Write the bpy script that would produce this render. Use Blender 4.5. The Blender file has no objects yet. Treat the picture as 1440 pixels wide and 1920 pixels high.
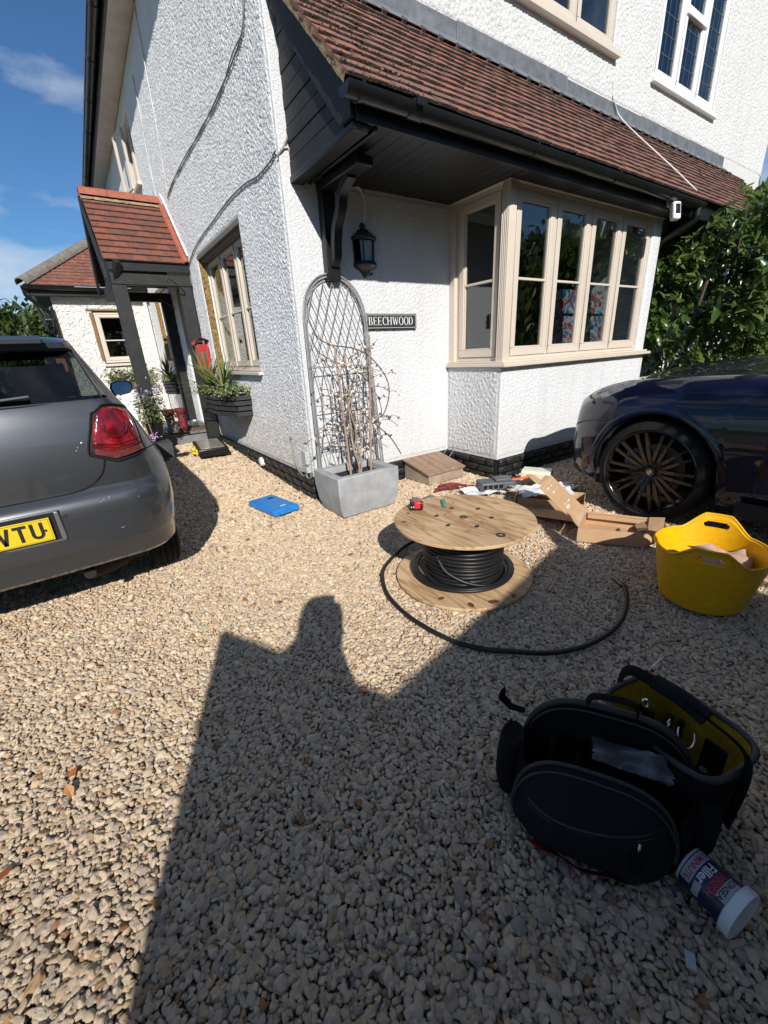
import bpy, bmesh, math, random
import numpy as np
from mathutils import Vector, Matrix, noise as mnoise
R_ = math.radians
random.seed(7); rng = np.random.default_rng(7)
scene = bpy.context.scene
# ------------------------------------------------------------------ camera, world, sun, exposure
HC = 1.28
cam = bpy.data.cameras.new('camera'); camo = bpy.data.objects.new('camera', cam)
scene.collection.objects.link(camo); scene.camera = camo
cam.sensor_fit = 'VERTICAL'; cam.sensor_height = 24.0; cam.lens = 24.0*775/1920
cam.clip_start = 0.02; cam.clip_end = 900
right = Vector((0.81816, -0.57267, -0.05155)); down = Vector((-0.24558, -0.26696, -0.93189)); fwd = Vector((0.51991, 0.77510, -0.35905))
M = Matrix((( right[0], -down[0], -fwd[0], 0), (right[1], -down[1], -fwd[1], 0), (right[2], -down[2], -fwd[2], HC), (0, 0, 0, 1)))
camo.matrix_world = M
SUN_DIR = Vector((-0.61, -1.46, 1.0)).normalized()          # towards the sun
sun_el = math.asin(SUN_DIR.z); sun_az = math.atan2(SUN_DIR.x, SUN_DIR.y)
sl = bpy.data.lights.new('sun', 'SUN'); sl.energy = 4.6; sl.angle = R_(0.53); sl.color = (1.0, 0.955, 0.885)
so = bpy.data.objects.new('sun', sl); scene.collection.objects.link(so)
so.rotation_euler = (-SUN_DIR).to_track_quat('-Z', 'Y').to_euler(); so.location = (-6, -12, 12)
world = bpy.data.worlds.new('World'); scene.world = world; world.use_nodes = True
wn = world.node_tree; wn.nodes.clear()
def wnode(t, **k):
    n = wn.nodes.new(t)
    for a, b in k.items(): setattr(n, a, b)
    return n
sky = wnode('ShaderNodeTexSky', sky_type='NISHITA', sun_disc=False, sun_elevation=sun_el, sun_rotation=sun_az, altitude=50, air_density=1.0, dust_density=0.1, ozone_density=2.0)
geo = wnode('ShaderNodeTexCoord')
mp = wnode('ShaderNodeMapping'); mp.inputs['Scale'].default_value = (1.6, 1.6, 4.2); mp.inputs['Location'].default_value = (0.4, 2.2, 0.9)
nz = wnode('ShaderNodeTexNoise'); nz.inputs['Scale'].default_value = 1.6; nz.inputs['Detail'].default_value = 9; nz.inputs['Roughness'].default_value = 0.55
cr = wnode('ShaderNodeValToRGB'); cr.color_ramp.elements[0].position = 0.48; cr.color_ramp.elements[1].position = 0.62
cr.color_ramp.elements[1].color = (0.62, 0.62, 0.62, 1)
mxw = wnode('ShaderNodeMixRGB'); mxw.inputs[2].default_value = (7.0, 7.4, 8.0, 1)
tint = wnode('ShaderNodeMixRGB', blend_type='MULTIPLY'); tint.inputs[0].default_value = 1.0; tint.inputs[2].default_value = (0.46, 0.74, 0.98, 1)
bg = wnode('ShaderNodeBackground'); bg.inputs['Strength'].default_value = 0.084
wo = wnode('ShaderNodeOutputWorld')
L = wn.links.new
L(geo.outputs['Generated'], mp.inputs[0]); L(mp.outputs[0], nz.inputs[0]); L(nz.outputs[0], cr.inputs[0]); L(cr.outputs[0], mxw.inputs[0])
L(sky.outputs[0], tint.inputs[1]); L(tint.outputs[0], mxw.inputs[1]); L(mxw.outputs[0], bg.inputs[0]); L(bg.outputs[0], wo.inputs[0])
scene.view_settings.view_transform = 'Standard'; scene.view_settings.look = 'None'
scene.view_settings.exposure = 0.30; scene.view_settings.gamma = 1.0; scene.view_settings.use_curve_mapping = False
scene.cycles.max_bounces = 7; scene.cycles.transparent_max_bounces = 12; scene.cycles.caustics_reflective = False; scene.cycles.caustics_refractive = False

# ------------------------------------------------------------------ helpers
def link(o): scene.collection.objects.link(o); return o
def smooth_me(me, ang=None):
    me.polygons.foreach_set('use_smooth', [True]*len(me.polygons))
    if ang is not None and hasattr(me, 'set_sharp_from_angle'): me.set_sharp_from_angle(angle=R_(ang))
class MB:
    def __init__(s): s.v = []; s.f = []; s.fm = []
    def add(s, v, f, m=0):
        b = len(s.v); s.v += [tuple(p) for p in v]; s.f += [tuple(i+b for i in q) for q in f]; s.fm += [m]*len(f); return s
    def hexa(s, p, m=0):   # p: 8 pts, bottom 4 ccw then top 4
        return s.add(p, [(3,2,1,0),(4,5,6,7),(0,1,5,4),(1,2,6,5),(2,3,7,6),(3,0,4,7)], m)
    def box(s, x0, x1, y0, y1, z0, z1, m=0):
        return s.hexa([(x0,y0,z0),(x1,y0,z0),(x1,y1,z0),(x0,y1,z0),(x0,y0,z1),(x1,y0,z1),(x1,y1,z1),(x0,y1,z1)], m)
    def fbox(s, F, u0, u1, n0, n1, z0, z1, m=0):   # F=(origin,u,n): box in a wall frame
        o, u, n = F; w = Vector((0,0,1))
        P = lambda a, b, c: o+u*a+n*b+w*c
        return s.hexa([P(u0,n1,z0),P(u1,n1,z0),P(u1,n0,z0),P(u0,n0,z0),P(u0,n1,z1),P(u1,n1,z1),P(u1,n0,z1),P(u0,n0,z1)], m)
    def obox(s, c, half, rot=None, m=0):
        c = Vector(c); q = []
        for z in (-1,1):
            for x, y in ((-1,-1),(1,-1),(1,1),(-1,1)):
                p = Vector((x*half[0], y*half[1], z*half[2]))
                if rot is not None: p = rot @ p
                q.append(c+p)
        return s.hexa(q, m)
    def beam(s, a, b, w, h, up=(0,0,1), m=0):
        a = Vector(a); b = Vector(b); d = (b-a).normalized(); x = d.cross(Vector(up)).normalized(); y = x.cross(d)
        q = []
        for p in (a, b):
            q.append([p-x*w/2-y*h/2, p+x*w/2-y*h/2, p+x*w/2+y*h/2, p-x*w/2+y*h/2])
        A, B = q
        return s.add(A+B, [(0,1,2,3),(7,6,5,4),(1,0,4,5),(2,1,5,6),(3,2,6,7),(0,3,7,4)], m)
    def tube(s, pts, r, n=8, closed=False, m=0, caps=True, flat=1.0):
        pts = [Vector(p) for p in pts]; k = len(pts); rr = r if hasattr(r, '__len__') else [r]*k
        b = len(s.v); prev = None
        for i, p in enumerate(pts):
            t = (pts[(i+1) % k]-pts[i-1]) if closed else (pts[min(i+1,k-1)]-pts[max(i-1,0)])
            if t.length < 1e-9: t = Vector((0,0,1))
            t.normalize()
            if prev is None: x = t.orthogonal().normalized()
            else:
                x = prev - t*prev.dot(t)
                x = x.normalized() if x.length > 1e-6 else t.orthogonal().normalized()
            prev = x; y = t.cross(x)
            for j in range(n):
                a = 2*math.pi*j/n; s.v.append(tuple(p+(x*math.cos(a)+y*math.sin(a)*flat)*rr[i]))
        for i in range(k if closed else k-1):
            i2 = (i+1) % k
            for j in range(n):
                s.f.append((b+i*n+j, b+i*n+(j+1) % n, b+i2*n+(j+1) % n, b+i2*n+j)); s.fm.append(m)
        if caps and not closed:
            s.f.append(tuple(b+j for j in range(n))[::-1]); s.fm.append(m)
            s.f.append(tuple(b+(k-1)*n+j for j in range(n))); s.fm.append(m)
        return s
    def lathe(s, prof, n=32, c=(0,0,0), rot=None, m=0, closed=False, sx=1, sy=1, caps=True):
        c = Vector(c); b = len(s.v); k = len(prof)
        for r, z in prof:
            for j in range(n):
                a = 2*math.pi*j/n; p = Vector((r*math.cos(a)*sx, r*math.sin(a)*sy, z))
                if rot is not None: p = rot @ p
                s.v.append(tuple(c+p))
        for i in range(k if closed else k-1):
            i2 = (i+1) % k
            for j in range(n):
                s.f.append((b+i*n+j, b+i*n+(j+1) % n, b+i2*n+(j+1) % n, b+i2*n+j)); s.fm.append(m)
        if not closed and caps:
            if prof[0][0] > 1e-5: s.f.append(tuple(b+j for j in range(n))[::-1]); s.fm.append(m)
            if prof[-1][0] > 1e-5: s.f.append(tuple(b+(k-1)*n+j for j in range(n))); s.fm.append(m)
        return s
    def prism(s, poly, o, u, v, d, m=0):   # polygon (a,b) -> o+u*a+v*b, extruded by vector d
        o = Vector(o); u = Vector(u); v = Vector(v); d = Vector(d); n = len(poly)
        A = [o+u*a+v*b for a, b in poly]; B = [p+d for p in A]
        s.add(A+B, [tuple(range(n))[::-1], tuple(range(n, 2*n))]+[(i, (i+1) % n, n+(i+1) % n, n+i) for i in range(n)], m); return s
    def grid(s, rows, m=0, closed=False):   # rows: list of lists of points
        b = len(s.v); nr = len(rows); nc = len(rows[0])
        for r in rows: s.v += [tuple(p) for p in r]
        for i in range(nr-1):
            for j in range(nc if closed else nc-1):
                j2 = (j+1) % nc
                s.f.append((b+i*nc+j, b+i*nc+j2, b+(i+1)*nc+j2, b+(i+1)*nc+j)); s.fm.append(m)
        return s
    def mesh(s, name, mats=()):
        me = bpy.data.meshes.new(name); me.from_pydata(s.v, [], s.f)
        for m in (mats if isinstance(mats, (list, tuple)) else [mats]): me.materials.append(m)
        if any(s.fm): me.polygons.foreach_set('material_index', s.fm)
        me.validate(); me.update(); return me
    def build(s, name, mat, parent=None, smooth=None, bevel=0, seg=2, fix=True):
        me = s.mesh(name, mat)
        if fix:
            bm = bmesh.new(); bm.from_mesh(me); bmesh.ops.remove_doubles(bm, verts=bm.verts, dist=1e-5)
            bmesh.ops.recalc_face_normals(bm, faces=bm.faces); bm.to_mesh(me); bm.free()
        if smooth is not None: smooth_me(me, smooth)
        o = link(bpy.data.objects.new(name, me))
        if parent is not None: o.parent = parent
        if bevel:
            b = o.modifiers.new('bevel', 'BEVEL'); b.width = bevel; b.segments = seg; b.limit_method = 'ANGLE'; b.angle_limit = R_(35)
            if smooth is None: smooth_me(me, 35)
        return o
def tag(o, label=None, cat=None, group=None, kind=None):
    if label: o['label'] = label
    if cat: o['category'] = cat
    if group: o['group'] = group
    if kind: o['kind'] = kind
    return o
def thing(name, label, cat, loc=(0,0,0), group=None, rz=0):
    o = link(bpy.data.objects.new(name, None)); o.location = loc; o.rotation_euler = (0,0,rz); o.empty_display_size = .1
    return tag(o, label, cat, group)
def inst(name, me, parent=None, loc=(0,0,0), rot=None, scale=None):
    o = link(bpy.data.objects.new(name, me)); 
    if parent is not None: o.parent = parent
    if rot is not None:
        m = rot.to_4x4() if isinstance(rot, Matrix) else rot
        o.matrix_basis = Matrix.Translation(Vector(loc)) @ m
    else: o.location = loc
    if scale is not None: o.scale = scale
    return o
def arc(cx, cy, r, a0, a1, n): return [(cx+r*math.cos(R_(a0+(a1-a0)*i/n)), cy+r*math.sin(R_(a0+(a1-a0)*i/n))) for i in range(n+1)]
def catmull(P, n=8):
    P = [Vector(p) for p in P]; o = []
    for i in range(len(P)-1):
        p0 = P[max(i-1,0)]; p1 = P[i]; p2 = P[i+1]; p3 = P[min(i+2, len(P)-1)]
        for k in range(n):
            t = k/n; o.append(0.5*((2*p1)+(p2-p0)*t+(2*p0-5*p1+4*p2-p3)*t*t+(3*p1-p0-3*p2+p3)*t**3))
    o.append(P[-1]); return o
def rotz(a): return Matrix.Rotation(a, 3, 'Z')

# ------------------------------------------------------------------ materials
def mat(name, col, rough=0.6, metal=0.0, spec=None, coat=0.0, bump=None, vary=None, obj_vary=None, trans=0.0, emit=None, sheen=0):
    """bump=[(scale,dist,detail),...]; vary=(scale,amount[,detail]) noise value variation; obj_vary=list of colours picked at random per piece"""
    m = bpy.data.materials.new(name); m.use_nodes = True; nt = m.node_tree; b = nt.nodes['Principled BSDF']; N = nt.nodes.new; K = nt.links.new
    b.inputs['Base Color'].default_value = (*col, 1); b.inputs['Roughness'].default_value = rough; b.inputs['Metallic'].default_value = metal
    if spec is not None: b.inputs['Specular IOR Level'].default_value = spec
    if coat: b.inputs['Coat Weight'].default_value = coat; b.inputs['Coat Roughness'].default_value = 0.03
    if trans: b.inputs['Transmission Weight'].default_value = trans
    tc = N('ShaderNodeTexCoord'); src = None
    if obj_vary:
        oi = N('ShaderNodeObjectInfo'); g = N('ShaderNodeNewGeometry'); ad = N('ShaderNodeMath'); ad.operation = 'ADD'; fr = N('ShaderNodeMath'); fr.operation = 'FRACT'
        K(oi.outputs['Random'], ad.inputs[0]); K(g.outputs['Random Per Island'], ad.inputs[1]); K(ad.outputs[0], fr.inputs[0])
        r = N('ShaderNodeValToRGB'); cr = r.color_ramp
        while len(cr.elements) < len(obj_vary): cr.elements.new(0.5)
        for i, c in enumerate(obj_vary): cr.elements[i].position = i/(len(obj_vary)-1) if len(obj_vary) > 1 else 0; cr.elements[i].color = (*c, 1)
        K(fr.outputs[0], r.inputs[0]); src = r.outputs[0]
    if vary:
        n = N('ShaderNodeTexNoise'); n.inputs['Scale'].default_value = vary[0]; n.inputs['Detail'].default_value = vary[2] if len(vary) > 2 else 5; n.inputs['Roughness'].default_value = 0.65
        K(tc.outputs['Object'], n.inputs['Vector'])
        mr = N('ShaderNodeMapRange'); mr.inputs[1].default_value = 0.3; mr.inputs[2].default_value = 0.7; mr.inputs[3].default_value = 1-vary[1]; mr.inputs[4].default_value = 1+vary[1]*0.5
        K(n.outputs[0], mr.inputs[0])
        mx = N('ShaderNodeMixRGB'); mx.blend_type = 'MULTIPLY'; mx.inputs[0].default_value = 1; mx.inputs[1].default_value = (*col, 1)
        if src is not None: K(src, mx.inputs[1])
        K(mr.outputs[0], mx.inputs[2]); src = mx.outputs[0]
    if src is not None: K(src, b.inputs['Base Color'])
    if bump:
        prev = None
        for sc, dist, det in bump:
            n = N('ShaderNodeTexNoise'); n.inputs['Scale'].default_value = sc; n.inputs['Detail'].default_value = det; K(tc.outputs['Object'], n.inputs['Vector'])
            bp = N('ShaderNodeBump'); bp.inputs['Distance'].default_value = dist; bp.inputs['Strength'].default_value = 1.0
            K(n.outputs[0], bp.inputs['Height'])
            if prev is not None: K(prev, bp.inputs['Normal'])
            prev = bp.outputs[0]
        K(prev, b.inputs['Normal'])
    if emit: b.inputs['Emission Color'].default_value = (*emit[0], 1); b.inputs['Emission Strength'].default_value = emit[1]
    return m
def ramp(nt, stops, interp='LINEAR'):
    r = nt.nodes.new('ShaderNodeValToRGB'); cr = r.color_ramp; cr.interpolation = interp
    while len(cr.elements) < len(stops): cr.elements.new(0.5)
    for i, (p, c) in enumerate(stops): cr.elements[i].position = p; cr.elements[i].color = (*c, 1)
    return r
def glass(name, tint=(0.8,0.85,0.85), refl=1.0, rough=0.0, ior=1.55):
    m = bpy.data.materials.new(name); m.use_nodes = True; nt = m.node_tree; nt.nodes.clear(); N = nt.nodes.new; K = nt.links.new
    t = N('ShaderNodeBsdfTransparent'); t.inputs[0].default_value = (*tint, 1)
    g = N('ShaderNodeBsdfGlossy'); g.inputs['Roughness'].default_value = rough; g.inputs['Color'].default_value = (refl, refl, refl, 1)
    f = N('ShaderNodeFresnel'); f.inputs['IOR'].default_value = ior
    mx = N('ShaderNodeMixShader'); o = N('ShaderNodeOutputMaterial')
    g_ = N('ShaderNodeNewGeometry'); mi = N('ShaderNodeMapRange'); mi.inputs[3].default_value = ior; mi.inputs[4].default_value = 1/ior; K(g_.outputs['Backfacing'], mi.inputs[0]); K(mi.outputs[0], f.inputs['IOR'])
    K(f.outputs[0], mx.inputs[0]); K(t.outputs[0], mx.inputs[1]); K(g.outputs[0], mx.inputs[2]); K(mx.outputs[0], o.inputs[0]); return m

def render_mat(name, col, s1, d1, s2, d2, stretch=(1,1,1), dirt=0.06, splash=.55):
    """painted roughcast: lumps of aggregate under many coats of paint"""
    m = bpy.data.materials.new(name); m.use_nodes = True; nt = m.node_tree; b = nt.nodes['Principled BSDF']; N = nt.nodes.new; K = nt.links.new
    b.inputs['Roughness'].default_value = 0.75; b.inputs['Specular IOR Level'].default_value = 0.3
    tc = N('ShaderNodeTexCoord'); mpn = N('ShaderNodeMapping'); mpn.inputs['Scale'].default_value = stretch; K(tc.outputs['Object'], mpn.inputs[0])
    wn_ = N('ShaderNodeTexNoise'); wn_.inputs['Scale'].default_value = 6; K(mpn.outputs[0], wn_.inputs['Vector'])
    wa = N('ShaderNodeMixRGB'); wa.inputs[0].default_value = 0.04; K(mpn.outputs[0], wa.inputs[1]); K(wn_.outputs['Color'], wa.inputs[2])
    n1 = N('ShaderNodeTexNoise'); n1.inputs['Scale'].default_value = s1; n1.inputs['Detail'].default_value = 3; n1.inputs['Roughness'].default_value = 0.55; n1.inputs['Distortion'].default_value = 0.8; K(wa.outputs[0], n1.inputs['Vector'])
    r1 = ramp(nt, [(0.36, (0,0,0)), (0.5, (0.45,)*3), (0.66, (1,1,1))]); K(n1.outputs[0], r1.inputs[0])
    n2 = N('ShaderNodeTexNoise'); n2.inputs['Scale'].default_value = s2; n2.inputs['Detail'].default_value = 4; K(wa.outputs[0], n2.inputs['Vector'])
    b1 = N('ShaderNodeBump'); b1.inputs['Distance'].default_value = d1; K(r1.outputs[0], b1.inputs['Height'])
    b2 = N('ShaderNodeBump'); b2.inputs['Distance'].default_value = d2; K(n2.outputs[0], b2.inputs['Height']); K(b1.outputs[0], b2.inputs['Normal']); K(b2.outputs[0], b.inputs['Normal'])
    n3 = N('ShaderNodeTexNoise'); n3.inputs['Scale'].default_value = 1.3; n3.inputs['Detail'].default_value = 8; n3.inputs['Roughness'].default_value = 0.7; K(tc.outputs['Object'], n3.inputs['Vector'])
    r3 = ramp(nt, [(0.3, tuple(c*(1-dirt) for c in col)), (0.7, col)]); K(n3.outputs[0], r3.inputs[0])
    ms = N('ShaderNodeMapping'); ms.inputs['Scale'].default_value = (9,9,.7); K(tc.outputs['Object'], ms.inputs[0]); n6 = N('ShaderNodeTexNoise'); n6.inputs['Scale'].default_value = 1; n6.inputs['Detail'].default_value = 6; K(ms.outputs[0], n6.inputs['Vector'])
    r6 = ramp(nt, [(0.30, (0.935,0.935,0.93)), (0.52, (1,1,1))]); K(n6.outputs[0], r6.inputs[0]); m6 = N('ShaderNodeMixRGB'); m6.blend_type = 'MULTIPLY'; m6.inputs[0].default_value = 1; K(r3.outputs[0], m6.inputs[1]); K(r6.outputs[0], m6.inputs[2])
    # soil splashed up from the gravel, thinning out with height
    sx_ = N('ShaderNodeSeparateXYZ'); K(tc.outputs['Object'], sx_.inputs[0]); n5 = N('ShaderNodeTexNoise'); n5.inputs['Scale'].default_value = 7; n5.inputs['Detail'].default_value = 9; n5.inputs['Roughness'].default_value = .75; K(tc.outputs['Object'], n5.inputs['Vector'])
    ma = N('ShaderNodeMath'); ma.operation = 'MULTIPLY_ADD'; ma.inputs[1].default_value = .9; ma.inputs[2].default_value = -.42; K(n5.outputs[0], ma.inputs[0]); mb_ = N('ShaderNodeMath'); mb_.operation = 'SUBTRACT'; K(ma.outputs[0], mb_.inputs[0]); mz = N('ShaderNodeMapRange'); mz.inputs[1].default_value = .2; mz.inputs[2].default_value = 1.1; mz.inputs[3].default_value = -.28; mz.inputs[4].default_value = .25; K(sx_.outputs['Z'], mz.inputs[0]); K(mz.outputs[0], mb_.inputs[1])
    mcl = N('ShaderNodeMapRange'); mcl.inputs[1].default_value = 0; mcl.inputs[2].default_value = .5; mcl.inputs[4].default_value = splash; K(mb_.outputs[0], mcl.inputs[0])
    mxd = N('ShaderNodeMixRGB'); mxd.inputs[2].default_value = (.42,.36,.26,1); K(mcl.outputs[0], mxd.inputs[0]); K(m6.outputs[0], mxd.inputs[1])
    # specks a little darker low in the relief
    mx = N('ShaderNodeMixRGB'); mx.blend_type = 'MULTIPLY'; mx.inputs[0].default_value = 0.5
    r4 = ramp(nt, [(0.0, (0.88,0.88,0.87)), (0.35, (1,1,1))]); K(n1.outputs[0], r4.inputs[0]); K(mxd.outputs[0], mx.inputs[1]); K(r4.outputs[0], mx.inputs[2]); K(mx.outputs[0], b.inputs['Base Color'])
    return m

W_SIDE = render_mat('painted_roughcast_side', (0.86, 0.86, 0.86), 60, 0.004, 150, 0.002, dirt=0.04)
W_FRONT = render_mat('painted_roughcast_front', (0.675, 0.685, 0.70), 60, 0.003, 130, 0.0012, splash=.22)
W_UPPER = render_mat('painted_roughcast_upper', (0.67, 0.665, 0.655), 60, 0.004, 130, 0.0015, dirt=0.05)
W_TRIM = mat('smooth_painted_render', (0.80, 0.79, 0.76), 0.7, bump=[(18, 0.004, 5)], vary=(5, 0.06))
BLACK = mat('black_painted_timber', (0.009, 0.0095, 0.0105), 0.42, bump=[(9, 0.003, 6), (60, 0.0008, 4)], vary=(4, 0.3))
BLACKW = mat('weathered_black_timber', (0.014, 0.0145, 0.015), 0.62, bump=[(12, 0.004, 7), (80, 0.0015, 4)], vary=(7, 0.45))
BLACKP = mat('black_plastic', (0.009, 0.0095, 0.010), 0.32, bump=[(30, 0.0006, 3)], vary=(3, 0.2))
BLACKI = mat('black_iron', (0.016, 0.016, 0.018), 0.45, bump=[(60, 0.001, 4)])
BRICKB = mat('black_painted_brick', (0.016, 0.016, 0.017), 0.5, bump=[(35, 0.006, 6), (120, 0.002, 4)], vary=(14, 0.35))
MORTAR = mat('black_painted_mortar', (0.010, 0.010, 0.011), 0.7, bump=[(50, 0.004, 5)])
CREAM = mat('cream_window_paint', (0.62, 0.545, 0.46), 0.42, bump=[(90, 0.0004, 3)], vary=(3, 0.05))
UPVC = mat('white_window_plastic', (0.78, 0.78, 0.77), 0.35, vary=(3, 0.04))
GLASS = glass('window_glass', ior=1.75)
LEAD = mat('lead_flashing', (0.19, 0.20, 0.215), 0.55, metal=0.3, bump=[(7, 0.01, 6), (45, 0.002, 4)], vary=(9, 0.35))
LEADCAME = mat('lead_came', (0.10, 0.10, 0.10), 0.6)
TILE = mat('weathered_roof_tile', (0.2,0.09,0.06), 0.85, bump=[(22, 0.004, 6), (110, 0.0015, 5)], vary=(16, 0.45, 8), obj_vary=[(0.20,0.083,0.058), (0.24,0.098,0.070), (0.16,0.080,0.065), (0.27,0.100,0.068), (0.18,0.095,0.076), (0.22,0.078,0.054)])
TILE_EDGE = mat('dark_tile_edge', (0.045,0.036,0.028), 0.95, bump=[(60, 0.006, 6)], vary=(40, 0.6))  # front edge of each tile, darker than its faces
TILEP = mat('porch_roof_tile', (0.3,0.1,0.06), 0.85, bump=[(22, 0.003, 6), (110, 0.0012, 5)], vary=(15, 0.35, 8), obj_vary=[(0.19,0.058,0.038), (0.14,0.055,0.040), (0.22,0.072,0.045), (0.165,0.066,0.046), (0.12,0.052,0.042)])
RIDGE = mat('orange_ridge_tile', (0.33,0.10,0.06), 0.8, bump=[(20, 0.002, 5)], vary=(12, 0.25))
OLDRIDGE = mat('grey_lichened_ridge_tile', (0.19,0.17,0.15), 0.9, bump=[(20, 0.004, 5)], vary=(12, 0.4))
LICHEN = mat('lichened_mortar', (0.30,0.23,0.13), 0.95, bump=[(30, 0.01, 6)], vary=(18, 0.55, 8))
DARKIN = mat('dark_interior', (0.03,0.03,0.032), 0.9)
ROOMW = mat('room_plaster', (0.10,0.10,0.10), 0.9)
BLIND = mat('pale_blind_fabric', (0.30,0.31,0.32), 0.8)
CABLEW = mat('painted_wall_cable', (0.62,0.60,0.57), 0.6, vary=(10, 0.2))
CABLEG = mat('grey_wall_cable', (0.20,0.20,0.20), 0.6)
RUBBER = mat('tyre_rubber', (0.013,0.013,0.013), 0.8, spec=.2, bump=[(40, 0.0006, 4)], vary=(20, 0.25))
CABLE = mat('black_cable_sheath', (0.012,0.012,0.013), 0.42, spec=.35, bump=[(50, 0.0005, 3)], vary=(9, 0.2))
# ------------------------------------------------------------------ the ground
def gz(x, y):      # gravel level: rises a little along the side of the house
    a = min(max((y-3.6)/3.4, 0), 1); b = min(max((x-0.35)/0.5, 0), 1); a = a*a*(3-2*a); b = b*b*(3-2*b)
    return 0.125*a*b
def ground_mat():
    m = mat('earth_and_grit', (0.22,0.175,0.12), 0.95, bump=[(45, 0.01, 6), (160, 0.004, 4)], vary=(60, 0.5, 6)); return m
EARTH = ground_mat()
FIELD = mat('rough_grass_ground', (0.06,0.075,0.03), 0.95, bump=[(4, 0.05, 6)], vary=(0.6, 0.4))
b = MB(); b.grid([[(x, y, -0.12) for x in (-300,-60,0,60,300)] for y in (-300,-60,0,60,300)])
tag(b.build('ground', FIELD), kind='structure')
b = MB(); b.grid([[(x, y, gz(x, y)-0.030) for x in np.linspace(-9, 12, 85)] for y in np.linspace(-9, 15, 97)])
tag(b.build('driveway', EARTH, smooth=60), kind='structure')

GRAVEL = bpy.data.materials.new('gravel_stone'); GRAVEL.use_nodes = True
nt = GRAVEL.node_tree; pb = nt.nodes['Principled BSDF']; N = nt.nodes.new; K = nt.links.new
at = N('ShaderNodeAttribute'); at.attribute_type = 'INSTANCER'; at.attribute_name = 'tone'
rp = ramp(nt, [(0.0, (0.59,0.43,0.27)), (0.14, (0.75,0.585,0.405)), (0.28, (0.58,0.465,0.345)), (0.42, (0.80,0.66,0.48)), (0.56, (0.62,0.45,0.285)), (0.70, (0.75,0.60,0.42)), (0.82, (0.40,0.33,0.265)), (0.92, (0.66,0.52,0.375)), (0.965, (0.52,0.34,0.18)), (0.996, (0.38,0.18,0.09)), (1.0, (0.15,0.14,0.14))])
K(at.outputs['Fac'], rp.inputs[0]); tc = N('ShaderNodeTexCoord')
n = N('ShaderNodeTexNoise'); n.inputs['Scale'].default_value = 55; n.inputs['Detail'].default_value = 6; n.inputs['Roughness'].default_value = .7
oi = N('ShaderNodeVectorMath'); oi.operation = 'ADD'; K(tc.outputs['Object'], oi.inputs[0]); K(at.outputs['Vector'], oi.inputs[1]); K(oi.outputs[0], n.inputs['Vector'])
mr = N('ShaderNodeMapRange'); mr.inputs[1].default_value = .3; mr.inputs[2].default_value = .7; mr.inputs[3].default_value = .66; mr.inputs[4].default_value = 1.12; K(n.outputs[0], mr.inputs[0])
mx = N('ShaderNodeMixRGB'); mx.blend_type = 'MULTIPLY'; mx.inputs[0].default_value = 1; K(rp.outputs[0], mx.inputs[1]); K(mr.outputs[0], mx.inputs[2]); K(mx.outputs[0], pb.inputs['Base Color'])
pb.inputs['Roughness'].default_value = .8; pb.inputs['Specular IOR Level'].default_value = .3
bp = N('ShaderNodeBump'); bp.inputs['Distance'].default_value = .0022; K(n.outputs[0], bp.inputs['Height']); K(bp.outputs[0], pb.inputs['Normal'])

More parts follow.
